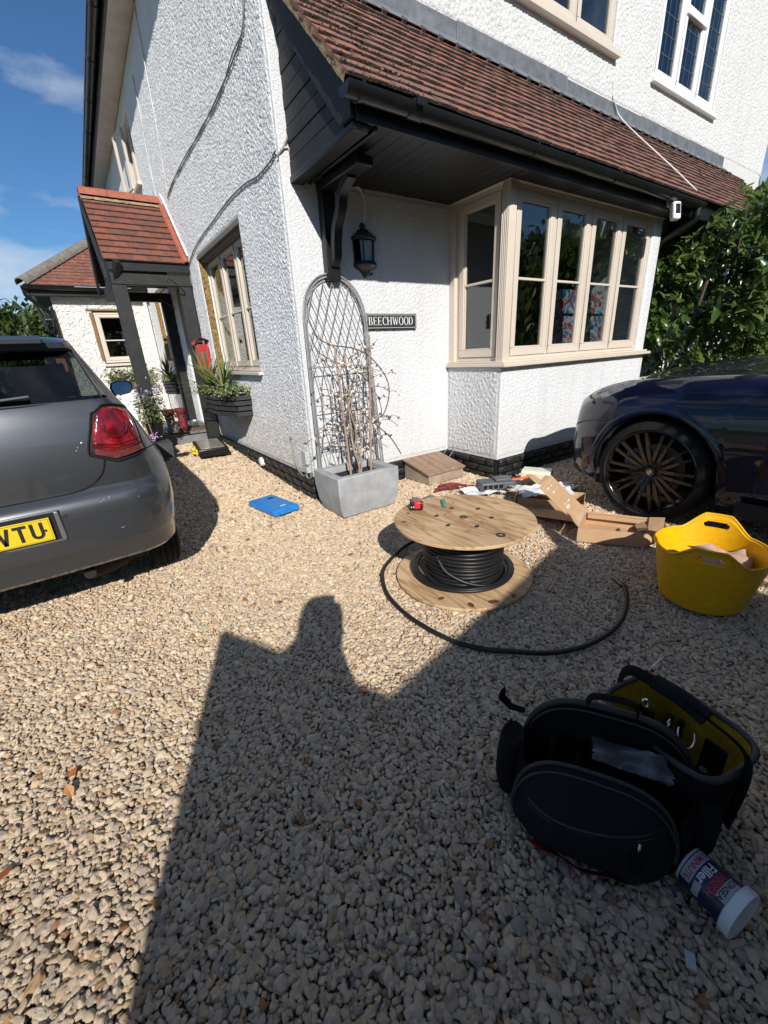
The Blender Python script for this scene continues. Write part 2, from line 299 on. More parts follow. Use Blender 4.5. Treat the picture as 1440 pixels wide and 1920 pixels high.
def make_gravel():
    pts = []
    def region(x0, x1, y0, y1, s, keep):
        nx = int((x1-x0)/s); ny = int((y1-y0)/(s*.87))
        X, Y = np.meshgrid(np.arange(nx), np.arange(ny)); 
        x = x0+(X+(Y % 2)*.5)*s+rng.normal(0, s*.24, X.shape); y = y0+Y*s*.87+rng.normal(0, s*.24, X.shape)
        x = x.ravel(); y = y.ravel(); k = keep(x, y); x = x[k]; y = y[k]
        pts.append(np.stack([x, y, np.full_like(x, s)], 1))
    def keep(x, y):
        house = ((x > 1.63) & (y > 3.52)) | ((x > 3.32) & (x < 5.96) & (y > 2.80))
        # what the lens can see plus a margin for a step to the side
        d = np.stack([x, y, np.full_like(x, -HC)], 0)
        zc = fwd.x*d[0]+fwd.y*d[1]+fwd.z*d[2]; xc = right.x*d[0]+right.y*d[1]+right.z*d[2]; yc = down.x*d[0]+down.y*d[1]+down.z*d[2]
        vis = (zc > .1) & (np.abs(xc/np.maximum(zc, .1)) < 1.35) & (yc/np.maximum(zc, .1) < 1.75)
        return (~house) & vis
    region(-2.0, 3.2, -0.3, 3.4, .0130, keep); pts[-1][:,2] = -.0105      # grit lying between the pebbles
    region(-2.0, 3.2, -0.3, 3.0, .0158, keep)
    region(3.2, 6.6, -0.3, 3.5, .0205, keep)
    region(-2.5, 3.4, 3.0, 5.2, .0215, keep)
    region(-3.0, -2.0, 0, 3.0, .024, keep)
    region(-3.0, 1.66, 5.2, 11, .028, keep)
    P = np.concatenate(pts); n = len(P); grit = P[:, 2] < 0; s = np.abs(P[:, 2])
    big = rng.random(n)
    size = s*0.5*(0.66+rng.gamma(1.8, .21, n)); size = np.minimum(size, s*1.1)
    z = np.array([gz(a, b) for a, b in P[:, :2]])-.010+rng.normal(0, .0028, n)-size*.12-np.where(grit, .0085, 0)
    # loose heaping: broad undulation of a raked drive
    z += .005*np.sin(P[:, 0]*7.1+1.3*np.sin(P[:, 1]*3.1))*np.sin(P[:, 1]*6.3+P[:, 0]*1.7)
    me = bpy.data.meshes.new('gravel'); me.vertices.add(n)
    co = np.stack([P[:, 0], P[:, 1], z], 1).astype(np.float32); me.vertices.foreach_set('co', co.ravel())
    rot = np.stack([rng.normal(0, .45, n), rng.normal(0, .45, n), rng.random(n)*6.283], 1).astype(np.float32)
    A = me.attributes.new('rot', 'FLOAT_VECTOR', 'POINT'); A.data.foreach_set('vector', rot.ravel())
    sc = np.stack([size*rng.uniform(.95, 1.5, n), size*rng.uniform(.76, 1.05, n), size*rng.uniform(.5, .88, n)], 1).astype(np.float32)
    A = me.attributes.new('siz', 'FLOAT_VECTOR', 'POINT'); A.data.foreach_set('vector', sc.ravel())
    A = me.attributes.new('tone', 'FLOAT', 'POINT'); A.data.foreach_set('value', (rng.random(n)**1.05).astype(np.float32))
    A = me.attributes.new('pick', 'INT', 'POINT'); A.data.foreach_set('value', rng.integers(0, 10, n).astype(np.int32))
    me.update(); o = link(bpy.data.objects.new('gravel', me)); tag(o, 'cream and buff pebble gravel spread over the whole driveway', 'gravel', kind='stuff')
    ng = bpy.data.node_groups.new('gravel_nodes', 'GeometryNodeTree'); ng.interface.new_socket('Geometry', in_out='INPUT', socket_type='NodeSocketGeometry'); ng.interface.new_socket('Geometry', in_out='OUTPUT', socket_type='NodeSocketGeometry')
    N = ng.nodes.new; K = ng.links.new; gi = N('NodeGroupInput'); go = N('NodeGroupOutput')
    g2i = N('GeometryNodeGeometryToInstance')
    for i in range(10):
        ico = N('GeometryNodeMeshIcoSphere'); ico.inputs['Radius'].default_value = 1; ico.inputs['Subdivisions'].default_value = 4 if i < 10 else 3
        sp = N('GeometryNodeSetPosition'); pos = N('GeometryNodeInputPosition')
        n1 = N('ShaderNodeTexNoise'); n1.inputs['Scale'].default_value = .62+.06*(i % 4); n1.inputs['Detail'].default_value = 1.5
        of = N('ShaderNodeVectorMath'); of.operation = 'ADD'; of.inputs[1].default_value = (i*7.3, i*3.1, i*5.7); K(pos.outputs[0], of.inputs[0]); K(of.outputs[0], n1.inputs['Vector'])
        sb = N('ShaderNodeVectorMath'); sb.operation = 'SUBTRACT'; sb.inputs[1].default_value = (.5,.5,.5); K(n1.outputs['Color'], sb.inputs[0])
        ml = N('ShaderNodeVectorMath'); ml.operation = 'SCALE'; ml.inputs['Scale'].default_value = (1.05, 1.5, 1.25)[i % 3]; K(sb.outputs[0], ml.inputs[0])
        # flattened faces: voronoi facets pushed in
        vo = N('ShaderNodeTexVoronoi'); vo.inputs['Scale'].default_value = .95; K(of.outputs[0], vo.inputs['Vector'])
        m2 = N('ShaderNodeMath'); m2.operation = 'MULTIPLY_ADD'; m2.inputs[1].default_value = (.25, .5, .38)[i % 3]; m2.inputs[2].default_value = (.88, .76, .82)[i % 3]; K(vo.outputs['Distance'], m2.inputs[0])
        scl = N('ShaderNodeVectorMath'); scl.operation = 'SCALE'; K(pos.outputs[0], scl.inputs[0]); K(m2.outputs[0], scl.inputs['Scale'])
        ad = N('ShaderNodeVectorMath'); ad.operation = 'ADD'; K(scl.outputs[0], ad.inputs[0]); K(ml.outputs[0], ad.inputs[1])
        K(ico.outputs['Mesh'], sp.inputs['Geometry']); K(ad.outputs[0], sp.inputs['Position'])
        sm = N('GeometryNodeSetMaterial'); sm.inputs['Material'].default_value = GRAVEL; K(sp.outputs[0], sm.inputs[0])
        ss = N('GeometryNodeSetShadeSmooth'); K(sm.outputs[0], ss.inputs[0]); K(ss.outputs[0], g2i.inputs[0])
    iop = N('GeometryNodeInstanceOnPoints'); K(gi.outputs[0], iop.inputs['Points']); K(g2i.outputs[0], iop.inputs['Instance']); iop.inputs['Pick Instance'].default_value = True
    def na(name, t):
        a = N('GeometryNodeInputNamedAttribute'); a.data_type = t; a.inputs['Name'].default_value = name; return a.outputs['Attribute']
    K(na('pick', 'INT'), iop.inputs['Instance Index']); K(na('siz', 'FLOAT_VECTOR'), iop.inputs['Scale'])
    e2r = N('FunctionNodeEulerToRotation'); K(na('rot', 'FLOAT_VECTOR'), e2r.inputs[0]); K(e2r.outputs[0], iop.inputs['Rotation'])
    K(iop.outputs[0], go.inputs[0])
    md = o.modifiers.new('gravel', 'NODES'); md.node_group = ng
    print('pebbles', n)
make_gravel()

# ------------------------------------------------------------------ the house
XW, YW = 1.59, 3.486
house = thing('house', 'white roughcast two storey house with black trim and a red tiled lean-to roof', 'house', (XW, YW, 0))
def sub(o, parent, keep=True):
    o.parent = parent
    if keep: o.matrix_parent_inverse = parent.matrix_world.inverted() if False else Matrix.Translation(-Vector(parent.location))
    return o
HF = lambda o: sub(o, house)
def wall_holes(name, F, u0, u1, z0, z1, holes, t, m, parent, step=None):
    us = sorted({u0, u1, *[h[0] for h in holes], *[h[1] for h in holes]}); zs = sorted({z0, z1, *[h[2] for h in holes], *[h[3] for h in holes]})
    b = MB()
    for i in range(len(us)-1):
        for j in range(len(zs)-1):
            cu = (us[i]+us[i+1])/2; cz = (zs[j]+zs[j+1])/2
            if any(h[0] < cu < h[1] and h[2] < cz < h[3] for h in holes): continue
            b.fbox(F, us[i], us[i+1], -t, 0, zs[j], zs[j+1])
    me = b.mesh(name, m); bm = bmesh.new(); bm.from_mesh(me); bmesh.ops.remove_doubles(bm, verts=bm.verts, dist=1e-5)
    seen = {}
    for f in list(bm.faces):
        k = tuple(sorted(v.index for v in f.verts)); seen.setdefault(k, []).append(f)
    dead = [f for fs in seen.values() if len(fs) > 1 for f in fs]; bmesh.ops.delete(bm, geom=dead, context='FACES'); bmesh.ops.recalc_face_normals(bm, faces=bm.faces)
    bm.to_mesh(me); bm.free(); o = link(bpy.data.objects.new(name, me)); return sub(o, parent)
FS = (Vector((XW, 0, 0)), Vector((0,1,0)), Vector((-1,0,0)))       # side wall frame: u = Y, n = -X
FF = (Vector((0, YW, 0)), Vector((1,0,0)), Vector((0,-1,0)))       # front wall frame: u = X, n = -Y
FB = (Vector((0, 2.76, 0)), Vector((1,0,0)), Vector((0,-1,0)))     # bay front
FBS = (Vector((3.29, 0, 0)), Vector((0,1,0)), Vector((-1,0,0)))    # bay side
side_holes = [(4.58, 6.32, 1.16, 2.55), (8.95, 9.9, 4.08, 5.0), (7.15, 8.05, 0.32, 2.42), (8.85, 10.3, 1.35, 2.62)]
# relief of the roughcast: real lumps, from band-limited random heights
def relief(name, F, u0, u1, z0, z1, holes, step, amp, feat, m, parent, seed, skew=1.6):
    nu = int((u1-u0)/step)+1; nz_ = int((z1-z0)/step)+1; r = np.random.default_rng(seed)
    fu = np.fft.fftfreq(nu, step)[:,None]; fz = np.fft.fftfreq(nz_, step)[None,:]; k = np.sqrt(fu**2+fz**2); k0 = 1/feat
    flt = np.exp(-((k-k0)/(k0*.55))**2)+.35*np.exp(-(k/(k0*.25))**2)
    h = np.real(np.fft.ifft2(np.fft.fft2(r.normal(size=(nu,nz_)))*flt)); h /= h.std(); h = np.tanh(h*.8+.15*r.normal(size=h.shape)); h = amp*(h*.5+.5)**skew
    U_ = u0+np.arange(nu)*(u1-u0)/(nu-1); Z_ = z0+np.arange(nz_)*(z1-z0)/(nz_-1); UU, ZZ = np.meshgrid(U_, Z_, indexing='ij')
    d = np.minimum.reduce([UU-u0, u1-UU, ZZ-z0, z1-ZZ]); inside = np.zeros_like(UU, bool)
    for a, c, e, g in holes:
        dd = np.maximum.reduce([a-UU, UU-c, e-ZZ, ZZ-g]); inside |= dd < 0; d = np.minimum(d, np.where(dd < 0, 0, dd))
    n = np.where(d < step*1.2, -.003, .0015+h*np.clip(d/(step*3), .3, 1))
    o, u, nn_ = F; co = np.array(o)[None,None,:]+UU[...,None]*np.array(u)+n[...,None]*np.array(nn_)+ZZ[...,None]*np.array((0,0,1.0))
    idx = np.arange(nu*nz_).reshape(nu, nz_); q = np.stack([idx[:-1,:-1], idx[1:,:-1], idx[1:,1:], idx[:-1,1:]], -1).reshape(-1,4)
    bad = inside[:-1,:-1] | inside[1:,:-1] | inside[1:,1:] | inside[:-1,1:]; q = q[~bad.ravel()]
    me = bpy.data.meshes.new(name); me.vertices.add(nu*nz_); me.vertices.foreach_set('co', co.astype(np.float32).ravel()); me.loops.add(len(q)*4); me.loops.foreach_set('vertex_index', q.astype(np.int32).ravel())
    me.polygons.add(len(q)); me.polygons.foreach_set('loop_start', np.arange(0, len(q)*4, 4, dtype=np.int32)); me.materials.append(m); me.update(calc_edges=True); smooth_me(me)
    if (np.array(u)[0]*np.array(nn_)[1]-np.array(u)[1]*np.array(nn_)[0]) > 0: me.flip_normals()
    ob = link(bpy.data.objects.new(name, me)); return sub(ob, parent)
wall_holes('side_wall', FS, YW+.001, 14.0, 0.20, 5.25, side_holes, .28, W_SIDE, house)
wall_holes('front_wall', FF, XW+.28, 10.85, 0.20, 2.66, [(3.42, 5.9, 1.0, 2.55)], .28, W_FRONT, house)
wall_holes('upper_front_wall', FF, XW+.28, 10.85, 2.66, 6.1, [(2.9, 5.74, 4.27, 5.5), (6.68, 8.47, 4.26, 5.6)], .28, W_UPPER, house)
# corner margin of smoother render with a soft arris
b = MB(); b.box(XW-.004, XW+.279, YW-.004, YW+.02, .2, 5.25); HF(b.build('corner_render', W_FRONT, bevel=.018, seg=3))
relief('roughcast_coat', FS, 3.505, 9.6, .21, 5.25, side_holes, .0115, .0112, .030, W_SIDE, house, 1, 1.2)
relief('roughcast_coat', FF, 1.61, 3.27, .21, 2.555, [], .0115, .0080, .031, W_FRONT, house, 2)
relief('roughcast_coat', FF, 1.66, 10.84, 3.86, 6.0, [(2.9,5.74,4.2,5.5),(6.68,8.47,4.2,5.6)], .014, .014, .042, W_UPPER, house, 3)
# bay
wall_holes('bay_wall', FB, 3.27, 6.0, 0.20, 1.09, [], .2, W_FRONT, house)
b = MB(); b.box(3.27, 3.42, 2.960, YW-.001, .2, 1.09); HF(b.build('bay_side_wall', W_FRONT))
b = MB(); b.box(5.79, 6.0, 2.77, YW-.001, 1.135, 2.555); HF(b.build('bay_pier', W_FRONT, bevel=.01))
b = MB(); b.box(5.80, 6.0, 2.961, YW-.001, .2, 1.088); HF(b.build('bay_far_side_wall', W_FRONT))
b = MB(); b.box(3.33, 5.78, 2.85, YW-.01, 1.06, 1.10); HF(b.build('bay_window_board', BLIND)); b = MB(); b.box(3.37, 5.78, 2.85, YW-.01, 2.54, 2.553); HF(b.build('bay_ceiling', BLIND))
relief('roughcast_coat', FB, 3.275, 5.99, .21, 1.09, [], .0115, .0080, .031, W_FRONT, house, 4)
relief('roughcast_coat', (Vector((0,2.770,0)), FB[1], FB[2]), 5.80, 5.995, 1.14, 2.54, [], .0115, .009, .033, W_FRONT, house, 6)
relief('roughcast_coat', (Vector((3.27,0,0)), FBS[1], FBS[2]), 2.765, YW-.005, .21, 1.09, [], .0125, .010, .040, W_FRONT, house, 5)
# rooms behind the glass
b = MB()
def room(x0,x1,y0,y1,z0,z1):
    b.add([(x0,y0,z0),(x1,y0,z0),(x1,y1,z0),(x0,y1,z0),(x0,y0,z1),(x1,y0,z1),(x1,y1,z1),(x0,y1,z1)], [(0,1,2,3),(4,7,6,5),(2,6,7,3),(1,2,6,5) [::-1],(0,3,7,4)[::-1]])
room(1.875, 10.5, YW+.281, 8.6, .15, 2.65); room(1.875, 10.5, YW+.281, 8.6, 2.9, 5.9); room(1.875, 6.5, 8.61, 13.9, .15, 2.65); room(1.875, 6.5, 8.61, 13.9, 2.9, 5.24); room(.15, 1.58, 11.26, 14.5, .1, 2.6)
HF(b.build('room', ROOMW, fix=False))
# plinth of black painted bricks, joints recessed
def brick_mesh(i, l=.212, h=.062, d=.03):
    b = MB(); r = random.Random(i); b.box(-l/2, l/2, -d, 0, 0, h)
    b.v = [(x+r.uniform(-.003,.003), y+r.uniform(-.004,.004), z+r.uniform(-.002,.002)) for x, y, z in b.v]
    me = b.mesh('brick', BRICKB); bm = bmesh.new(); bm.from_mesh(me); bmesh.ops.bevel(bm, geom=bm.edges[:], offset=.004, segments=1, affect='EDGES'); bm.to_mesh(me); bm.free(); smooth_me(me, 50); return me
BR = [brick_mesh(i) for i in range(5)]
def plinth(F, u0, u1, ground=lambda u: 0, rows=(-.090, -.016, .058, .132), nm='plinth', top=.200):
    b = MB(); b.fbox(F, u0, u1, -.26, .004, -.12, top); p = HF(b.build(nm, MORTAR))
    o, u, n = F; rot = Matrix((u, -n, Vector((0,0,1)))).transposed()
    for r, z in enumerate(rows):
        x = u0-(.11 if r % 2 else 0)
        while x < u1-.05:
            a = max(x, u0)+.004; c = min(x+.216, u1)
            if c-a > .04 and z+.06 > ground(a)-.04:
                me = random.choice(BR); q = inst('brick', me, p)
                q.matrix_parent_inverse = Matrix.Identity(4)
                loc = o+u*((a+c)/2)+n*(.010+random.uniform(-.003,.004))+Vector((0,0,z))-Vector(p.location)
                q.matrix_basis = Matrix.Translation(loc) @ rot.to_4x4() @ Matrix.Diagonal(((c-a-.006)/.212, 1, 1, 1)) 
            x += .225
    return p
plinth(FS, YW-.0, 6.9, lambda u: gz(1.4, u))
plinth(FF, XW+.001, 3.28)
plinth((Vector((0,2.765,0)), FB[1], FB[2]), 3.275, 6.0)
plinth((Vector((3.275,0,0)), FBS[1], FBS[2]), 2.77, 3.47)
b = MB(); b.fbox(FS, 6.9, 14, -.26, .012, -.1, .2); HF(b.build('plinth', MORTAR))
b = MB(); b.box(6.0, 10.85, YW-.01, YW+.2, -.1, .2); HF(b.build('plinth', MORTAR))
# drip band on the plinth top
b = MB(); b.fbox(FS, YW, 6.9, -.02, .018, .192, .207); HF(b.build('plinth_edge', BRICKB, bevel=.003))

# windows ------------------------------------------------------------
def ring(b, F, u0, u1, z0, z1, w, n0, n1, wt=None, wb=None):
    wt = w if wt is None else wt; wb = w if wb is None else wb
    b.fbox(F, u0, u1, n0, n1, z1-wt, z1); b.fbox(F, u0, u1, n0, n1, z0, z0+wb)
    b.fbox(F, u0, u0+w, n0, n1, z0+wb, z1-wt); b.fbox(F, u1-w, u1, n0, n1, z0+wb, z1-wt)
def casement(F, u0, u1, z0, z1, m, parent, base=-.07, bar=None, sw=.055, blind=0, lead=0):
    """one hinged light: sash (part) with bead, pane and glazing bar (sub-parts)"""
    b = MB(); g = .004; ring(b, F, u0+g, u1-g, z0+g, z1-g, sw, base, base+.045, wb=sw+.01)
    s = b.build('sash', m, None, bevel=.004); sub(s, parent)
    i0, i1, j0, j1 = u0+g+sw, u1-g-sw, z0+g+sw+.01, z1-g-sw
    b = MB(); ring(b, F, i0, i1, j0, j1, .012, base+.012, base+.034)
    q = b.build('glazing_bead', m, s, bevel=.003)
    b = MB(); b.fbox(F, i0+.002, i1-.002, base+.014, base+.018, j0+.002, j1-.002); b.build('pane', GLASS, s)
    if bar is not None:
        b = MB(); b.fbox(F, i0+.001, i1-.001, base+.010, base+.036, bar-.011, bar+.011); b.build('glazing_bar', m, s, bevel=.004)
    if lead:
        b = MB()
        for k in range(1, lead): 
            u = i0+(i1-i0)*k/lead; b.fbox(F, u-.003, u+.003, base+.0185, base+.021, j0, j1)
        nz_ = int((j1-j0)/.17)
        for k in range(1, nz_): b.fbox(F, i0, i1, base+.0185, base+.0205, j0+(j1-j0)*k/nz_-.003, j0+(j1-j0)*k/nz_+.003)
        b.build('lead_came', LEADCAME, s)
    if blind:
        b = MB(); b.fbox(F, i0-.02, i1+.02, base-.09, base-.085, j1-blind, j1+.03); b.fbox(F, i0-.02, i1+.02, base-.098, base-.078, j1-blind-.02, j1-blind); b.build('blind', BLIND, s)
    return s
def window(name, F, u0, u1, z0, z1, cuts, m, base=-.07, bar=None, sw=.05, fr=.035, blind=0, lead=0, sill=None, fans=None):
    w = thing(name, None, None, (0,0,0)); w.location = F[0]+F[1]*u0+Vector((0,0,z0)); 
    w.parent = house; w.matrix_parent_inverse = Matrix.Translation(-Vector(house.location))
    def S(o): o.parent = w; o.matrix_parent_inverse = Matrix.Translation(-Vector(w.location)); return o
    b = MB(); ring(b, F, u0, u1, z0, z1, fr, base-.03, base+.035)
    for c in cuts[1:-1]: b.fbox(F, c-.018, c+.018, base-.03, base+.034, z0+fr, z1-fr)
    S(b.build('frame', m, bevel=.004))
    for i in range(len(cuts)-1):
        a = cuts[i]+(.018 if i else fr); c = cuts[i+1]-(.018 if i < len(cuts)-2 else fr)
        s = casement(F, a, c, z0+fr, z1-fr, m, w, base=base, bar=bar, sw=sw, blind=blind, lead=lead)
    if sill:
        b = MB(); b.fbox(F, *sill); S(b.build('sill', m, bevel=.005))
    return w
window('bay_window', FB, 3.375, 5.79, 1.15, 2.555, [3.375, 3.98, 4.56, 5.15, 5.79], CREAM, base=-.065, bar=1.85, sw=.062)
window('bay_side_window', FBS, 2.84, YW-.08, 1.15, 2.555, [2.84, YW-.08], CREAM, base=-.065, bar=1.85, sw=.06)
b = MB()                                                         # reeded corner post, head and sill of the bay
b.box(3.283, 3.375, 2.757, 2.84, 1.13, 2.554)
for k in range(4): b.box(3.279-.001*k, 3.284, 2.772+.018*k, 2.782+.018*k, 1.14, 2.553); b.box(3.296+.020*k, 3.306+.020*k, 2.752, 2.758, 1.14, 2.553)
HF(b.build('corner_post', CREAM, bevel=.003))
b = MB(); b.box(3.283, 3.36, YW-.08, YW-.001, 1.13, 2.554); HF(b.build('side_jamb', CREAM, bevel=.003))
b = MB(); b.box(3.270, 6.0, 2.745, 2.83, 2.556, 2.559); b.box(3.270, 3.36, 2.831, YW-.001, 2.556, 2.559); HF(b.build('bay_head', CREAM, bevel=.004))
b = MB(); b.prism([(3.235,2.685),(6.03,2.685),(6.03,2.84),(3.40,2.84),(3.40,YW-.001),(3.235,YW-.001)], (0,0,1.095), (1,0,0), (0,1,0), (0,0,.034)); HF(b.build('bay_sill', CREAM, bevel=.006))
b = MB(); b.prism([(3.262,2.725),(6.01,2.725),(6.01,2.84),(3.40,2.84),(3.40,YW-.001),(3.262,YW-.001)], (0,0,1.130), (1,0,0), (0,1,0), (0,0,.02)); HF(b.build('sill_step', CREAM, bevel=.003))
# side wall windows
window('side_window', FS, 4.585, 6.315, 1.175, 2.50, [4.585, 5.16, 5.74, 6.315], CREAM, base=-.15, bar=1.82, sw=.045)
OCHRE = mat('exposed_foam_fill', (0.36,0.225,0.085), 0.9, bump=[(60, 0.03, 6)], vary=(45, 0.9))
b = MB(); b.fbox(FS, 6.300, 6.318, -.085, -.004, 1.18, 2.52); HF(b.build('foam_filled_joint', OCHRE))
b = MB(); b.fbox(FS, 4.52, 6.36, -.10, .004, 2.50, 2.552); b.fbox(FS, 4.54, 6.34, -.13, -.03, 2.47, 2.50); HF(b.build('window_head', mat('grey_stained_timber', (0.17,0.155,0.135), .8, bump=[(20,.003,5)], vary=(8,.3)), bevel=.004))
b = MB(); b.fbox(FS, 4.50, 6.34, -.16, .055, 1.125, 1.16); b.fbox(FS, 4.56, 6.32, -.16, -.02, 1.16, 1.178); HF(b.build('side_sill', CREAM, bevel=.005))
b = MB()
for k in range(14): b.fbox(FS, 4.55+k*.125, 4.55+k*.125+.117, -.005, .004, 2.56, 2.72+.008*math.sin(k))
HF(b.build('soldier_course', W_TRIM, bevel=.004))
window('landing_window', FS, 8.95, 9.9, 4.08, 5.0, [8.95, 9.42, 9.9], CREAM, base=-.08, sw=.04)
b = MB(); b.fbox(FS, 8.88, 9.95, -.1, .07, 4.03, 4.078); HF(b.build('landing_sill', CREAM, bevel=.005))
b = MB(); ring(b, (FS[0]+Vector((-.03,9.43,0)), Vector((-.20,.98,0)), Vector((-.98,-.20,0))), 0, .44, 4.12, 4.96, .045, 0, .04); HF(b.build('open_casement', CREAM, bevel=.004))
window('far_side_window', FS, 8.86, 10.29, 1.37, 2.58, [8.86, 9.34, 9.82, 10.29], CREAM, base=-.12, bar=1.95, sw=.04)
b = MB(); b.fbox(FS, 10.27, 10.295, -.10, -.003, 1.36, 2.60); HF(b.build('foam_filled_joint', OCHRE))
b = MB(); b.fbox(FS, 8.80, 10.33, -.12, .06, 1.30, 1.345); HF(b.build('far_side_sill', CREAM, bevel=.005))
b = MB(); b.fbox(FS, 7.16, 8.04, -.12, -.07, .32, 2.41); HF(b.build('front_door', mat('dark_door_paint', (.03,.035,.04), .35), bevel=.004))
# upper windows
window('upper_window', FF, 2.9, 5.74, 4.27, 5.48, [2.9, 3.61, 4.32, 5.03, 5.74], CREAM, base=-.05, sw=.06, blind=.15)
b = MB(); b.fbox(FF, 2.84, 5.80, -.1, .075, 4.21, 4.268); HF(b.build('upper_sill', CREAM, bevel=.006))
w2 = window('leaded_window', FF, 6.68, 8.47, 4.27, 5.58, [6.68, 7.27, 7.87, 8.47], UPVC, base=-.045, sw=.055, lead=3)
b = MB(); b.fbox(FF, 7.29, 7.85, -.05, .025, 5.02, 5.10); HF(b.build('transom', UPVC, bevel=.004))
b = MB(); b.fbox(FF, 6.62, 8.53, -.1, .06, 4.21, 4.262); HF(b.build('leaded_sill', UPVC, bevel=.006))

# lean-to roof -------------------------------------------------------
EY, EZ, TY, TZ = 2.488, 2.695, YW, 3.715
sl_len = math.hypot(TY-EY, TZ-EZ); sdir = Vector((0, TY-EY, TZ-EZ)).normalized(); snrm = Vector((0, -(TZ-EZ), TY-EY)).normalized()
roof = thing('lean_to_roof', None, None, (1.60, EY, EZ)); roof.parent = house; roof.matrix_parent_inverse = Matrix.Translation(-Vector(house.location))
def RS(o): o.parent = roof; o.matrix_parent_inverse = Matrix.Translation(-Vector(roof.location)); return o
b = MB(); b.hexa([(1.74,EY+.05,EZ-.05),(10.0,EY+.05,EZ-.05),(10.0,TY-.005,TZ-.05),(1.74,TY-.005,TZ-.05)]+[(1.74,EY+.05,EZ+.01),(10.0,EY+.05,EZ+.01),(10.0,TY-.005,TZ-.012),(1.74,TY-.005,TZ-.012)])
RS(b.build('roof_deck', MORTAR))
def tile_mesh(i, w=.163, l=.165, t=.017, m=TILE):
    r = random.Random(i*13+5); b = MB(); n = 3; top = []; bot = []
    for yy, lift in ((0, 0), (l, 0)):
        T = []; B_ = []
        for k in range(n+1):
            x = -w/2+w*k/n; c = .0010*(1-(2*x/w)**2)
            j = r.uniform(-.0022,.0022) if yy == 0 else 0
            T.append((x, yy+j, c+t)); B_.append((x, yy+j, c))
        top.append(T); bot.append(B_)
    b.grid(top); b.grid([bot[1], bot[0]]); b.grid([bot[0], top[0]], m=1); b.grid([top[1], bot[1]])
    b.add([bot[0][0], bot[1][0], top[1][0], top[0][0]], [(0,1,2,3)]); b.add([bot[0][-1], bot[1][-1], top[1][-1], top[0][-1]], [(3,2,1,0)])
    me = b.mesh('tile', [m, TILE_EDGE]); bm = bmesh.new(); bm.from_mesh(me); bmesh.ops.remove_doubles(bm, verts=bm.verts, dist=1e-5); bmesh.ops.recalc_face_normals(bm, faces=bm.faces); bm.to_mesh(me); bm.free(); return me
TM = [tile_mesh(i) for i in range(6)]
B3 = Matrix((Vector((1,0,0)), sdir, snrm)).transposed()
tilt = Matrix.Rotation(R_(-7.5), 3, 'X')
spots = []
rows = 14; gauge = sl_len/rows
for r in range(rows):
    n = 50
    for c in range(n):
        x = 1.655+c*.165+(.0825 if r % 2 else 0)
        w = 1.0
        if r % 2 and c == 0: spots.append((1.6137, r))
        spots.append((x, r))
spots_l = []
for x, r in spots:
    p = Vector((x, EY, EZ))+sdir*(r*gauge-.012)+snrm*.010
    spots_l.append((p, r, x))
spots_l.sort(key=lambda s: -(1.0/((s[0]-Vector((0,0,HC))).length)))
rest = MB()
for i, (p, r, x) in enumerate(spots_l):
    rot = B3 @ tilt @ Matrix.Rotation(random.gauss(0, .012), 3, 'Z') @ Matrix.Rotation(random.gauss(0, .012), 3, 'X') @ Matrix.Rotation(random.gauss(0, .010), 3, 'Y') @ Matrix.Diagonal((.5 if x < 1.62 and r % 2 else 1,1,1))
    loc = p+snrm*random.uniform(-.001, .0045)+sdir*random.gauss(0,.0025)
    if i < 290:
        q = inst('tile', random.choice(TM), roof, loc-Vector(roof.location), rot)
    else:
        me = random.choice(TM)
        base_ = len(rest.v); rest.v += [tuple(loc+rot @ v.co) for v in me.vertices]
        for f_ in me.polygons: rest.f.append(tuple(k_+base_ for k_ in f_.vertices)); rest.fm.append(f_.material_index)
o = rest.build('tile_courses', [TILE, TILE_EDGE], fix=False); RS(o); o['kind'] = 'stuff'
# moss and lichen clumps lodged on the courses, thickest near the verge
b = MB(); rq = random.Random(44)
for k in range(900):
    f = rq.random(); x = 1.58+abs(rq.gauss(0, .42 if rq.random() < .7 else 2.2)); r = rq.randint(0, rows-1)
    if x > 7.5: continue
    c = Vector((x, EY, EZ))+sdir*(r*gauge+rq.uniform(-.015,.012))+snrm*(.026+rq.uniform(-.002,.004)); s_ = rq.uniform(.003,.007)*(1.6 if x < 2.1 and rq.random() < .2 else 1)
    R3 = Matrix.Rotation(rq.random()*6,3,'X') @ Matrix.Rotation(rq.random()*6,3,'Z'); vs = [Vector(v).normalized() for v in ((1,0,0),(-1,0,0),(0,1,0),(0,-1,0),(0,0,1),(0,0,-1))]
    b.add([c+R3 @ Vector((v.x*s_*rq.uniform(.7,1.5), v.y*s_*rq.uniform(.7,1.4), v.z*s_*.8)) for v in vs], [(0,2,4),(2,1,4),(1,3,4),(3,0,4),(2,0,5),(1,2,5),(3,1,5),(0,3,5)])
RS(b.build('moss_clumps', mat('roof_moss', (.07,.055,.03), .95, obj_vary=[(.05,.036,.026),(.08,.055,.036),(.04,.032,.022),(.30,.27,.22)]), smooth=60, fix=False))['kind'] = 'stuff'
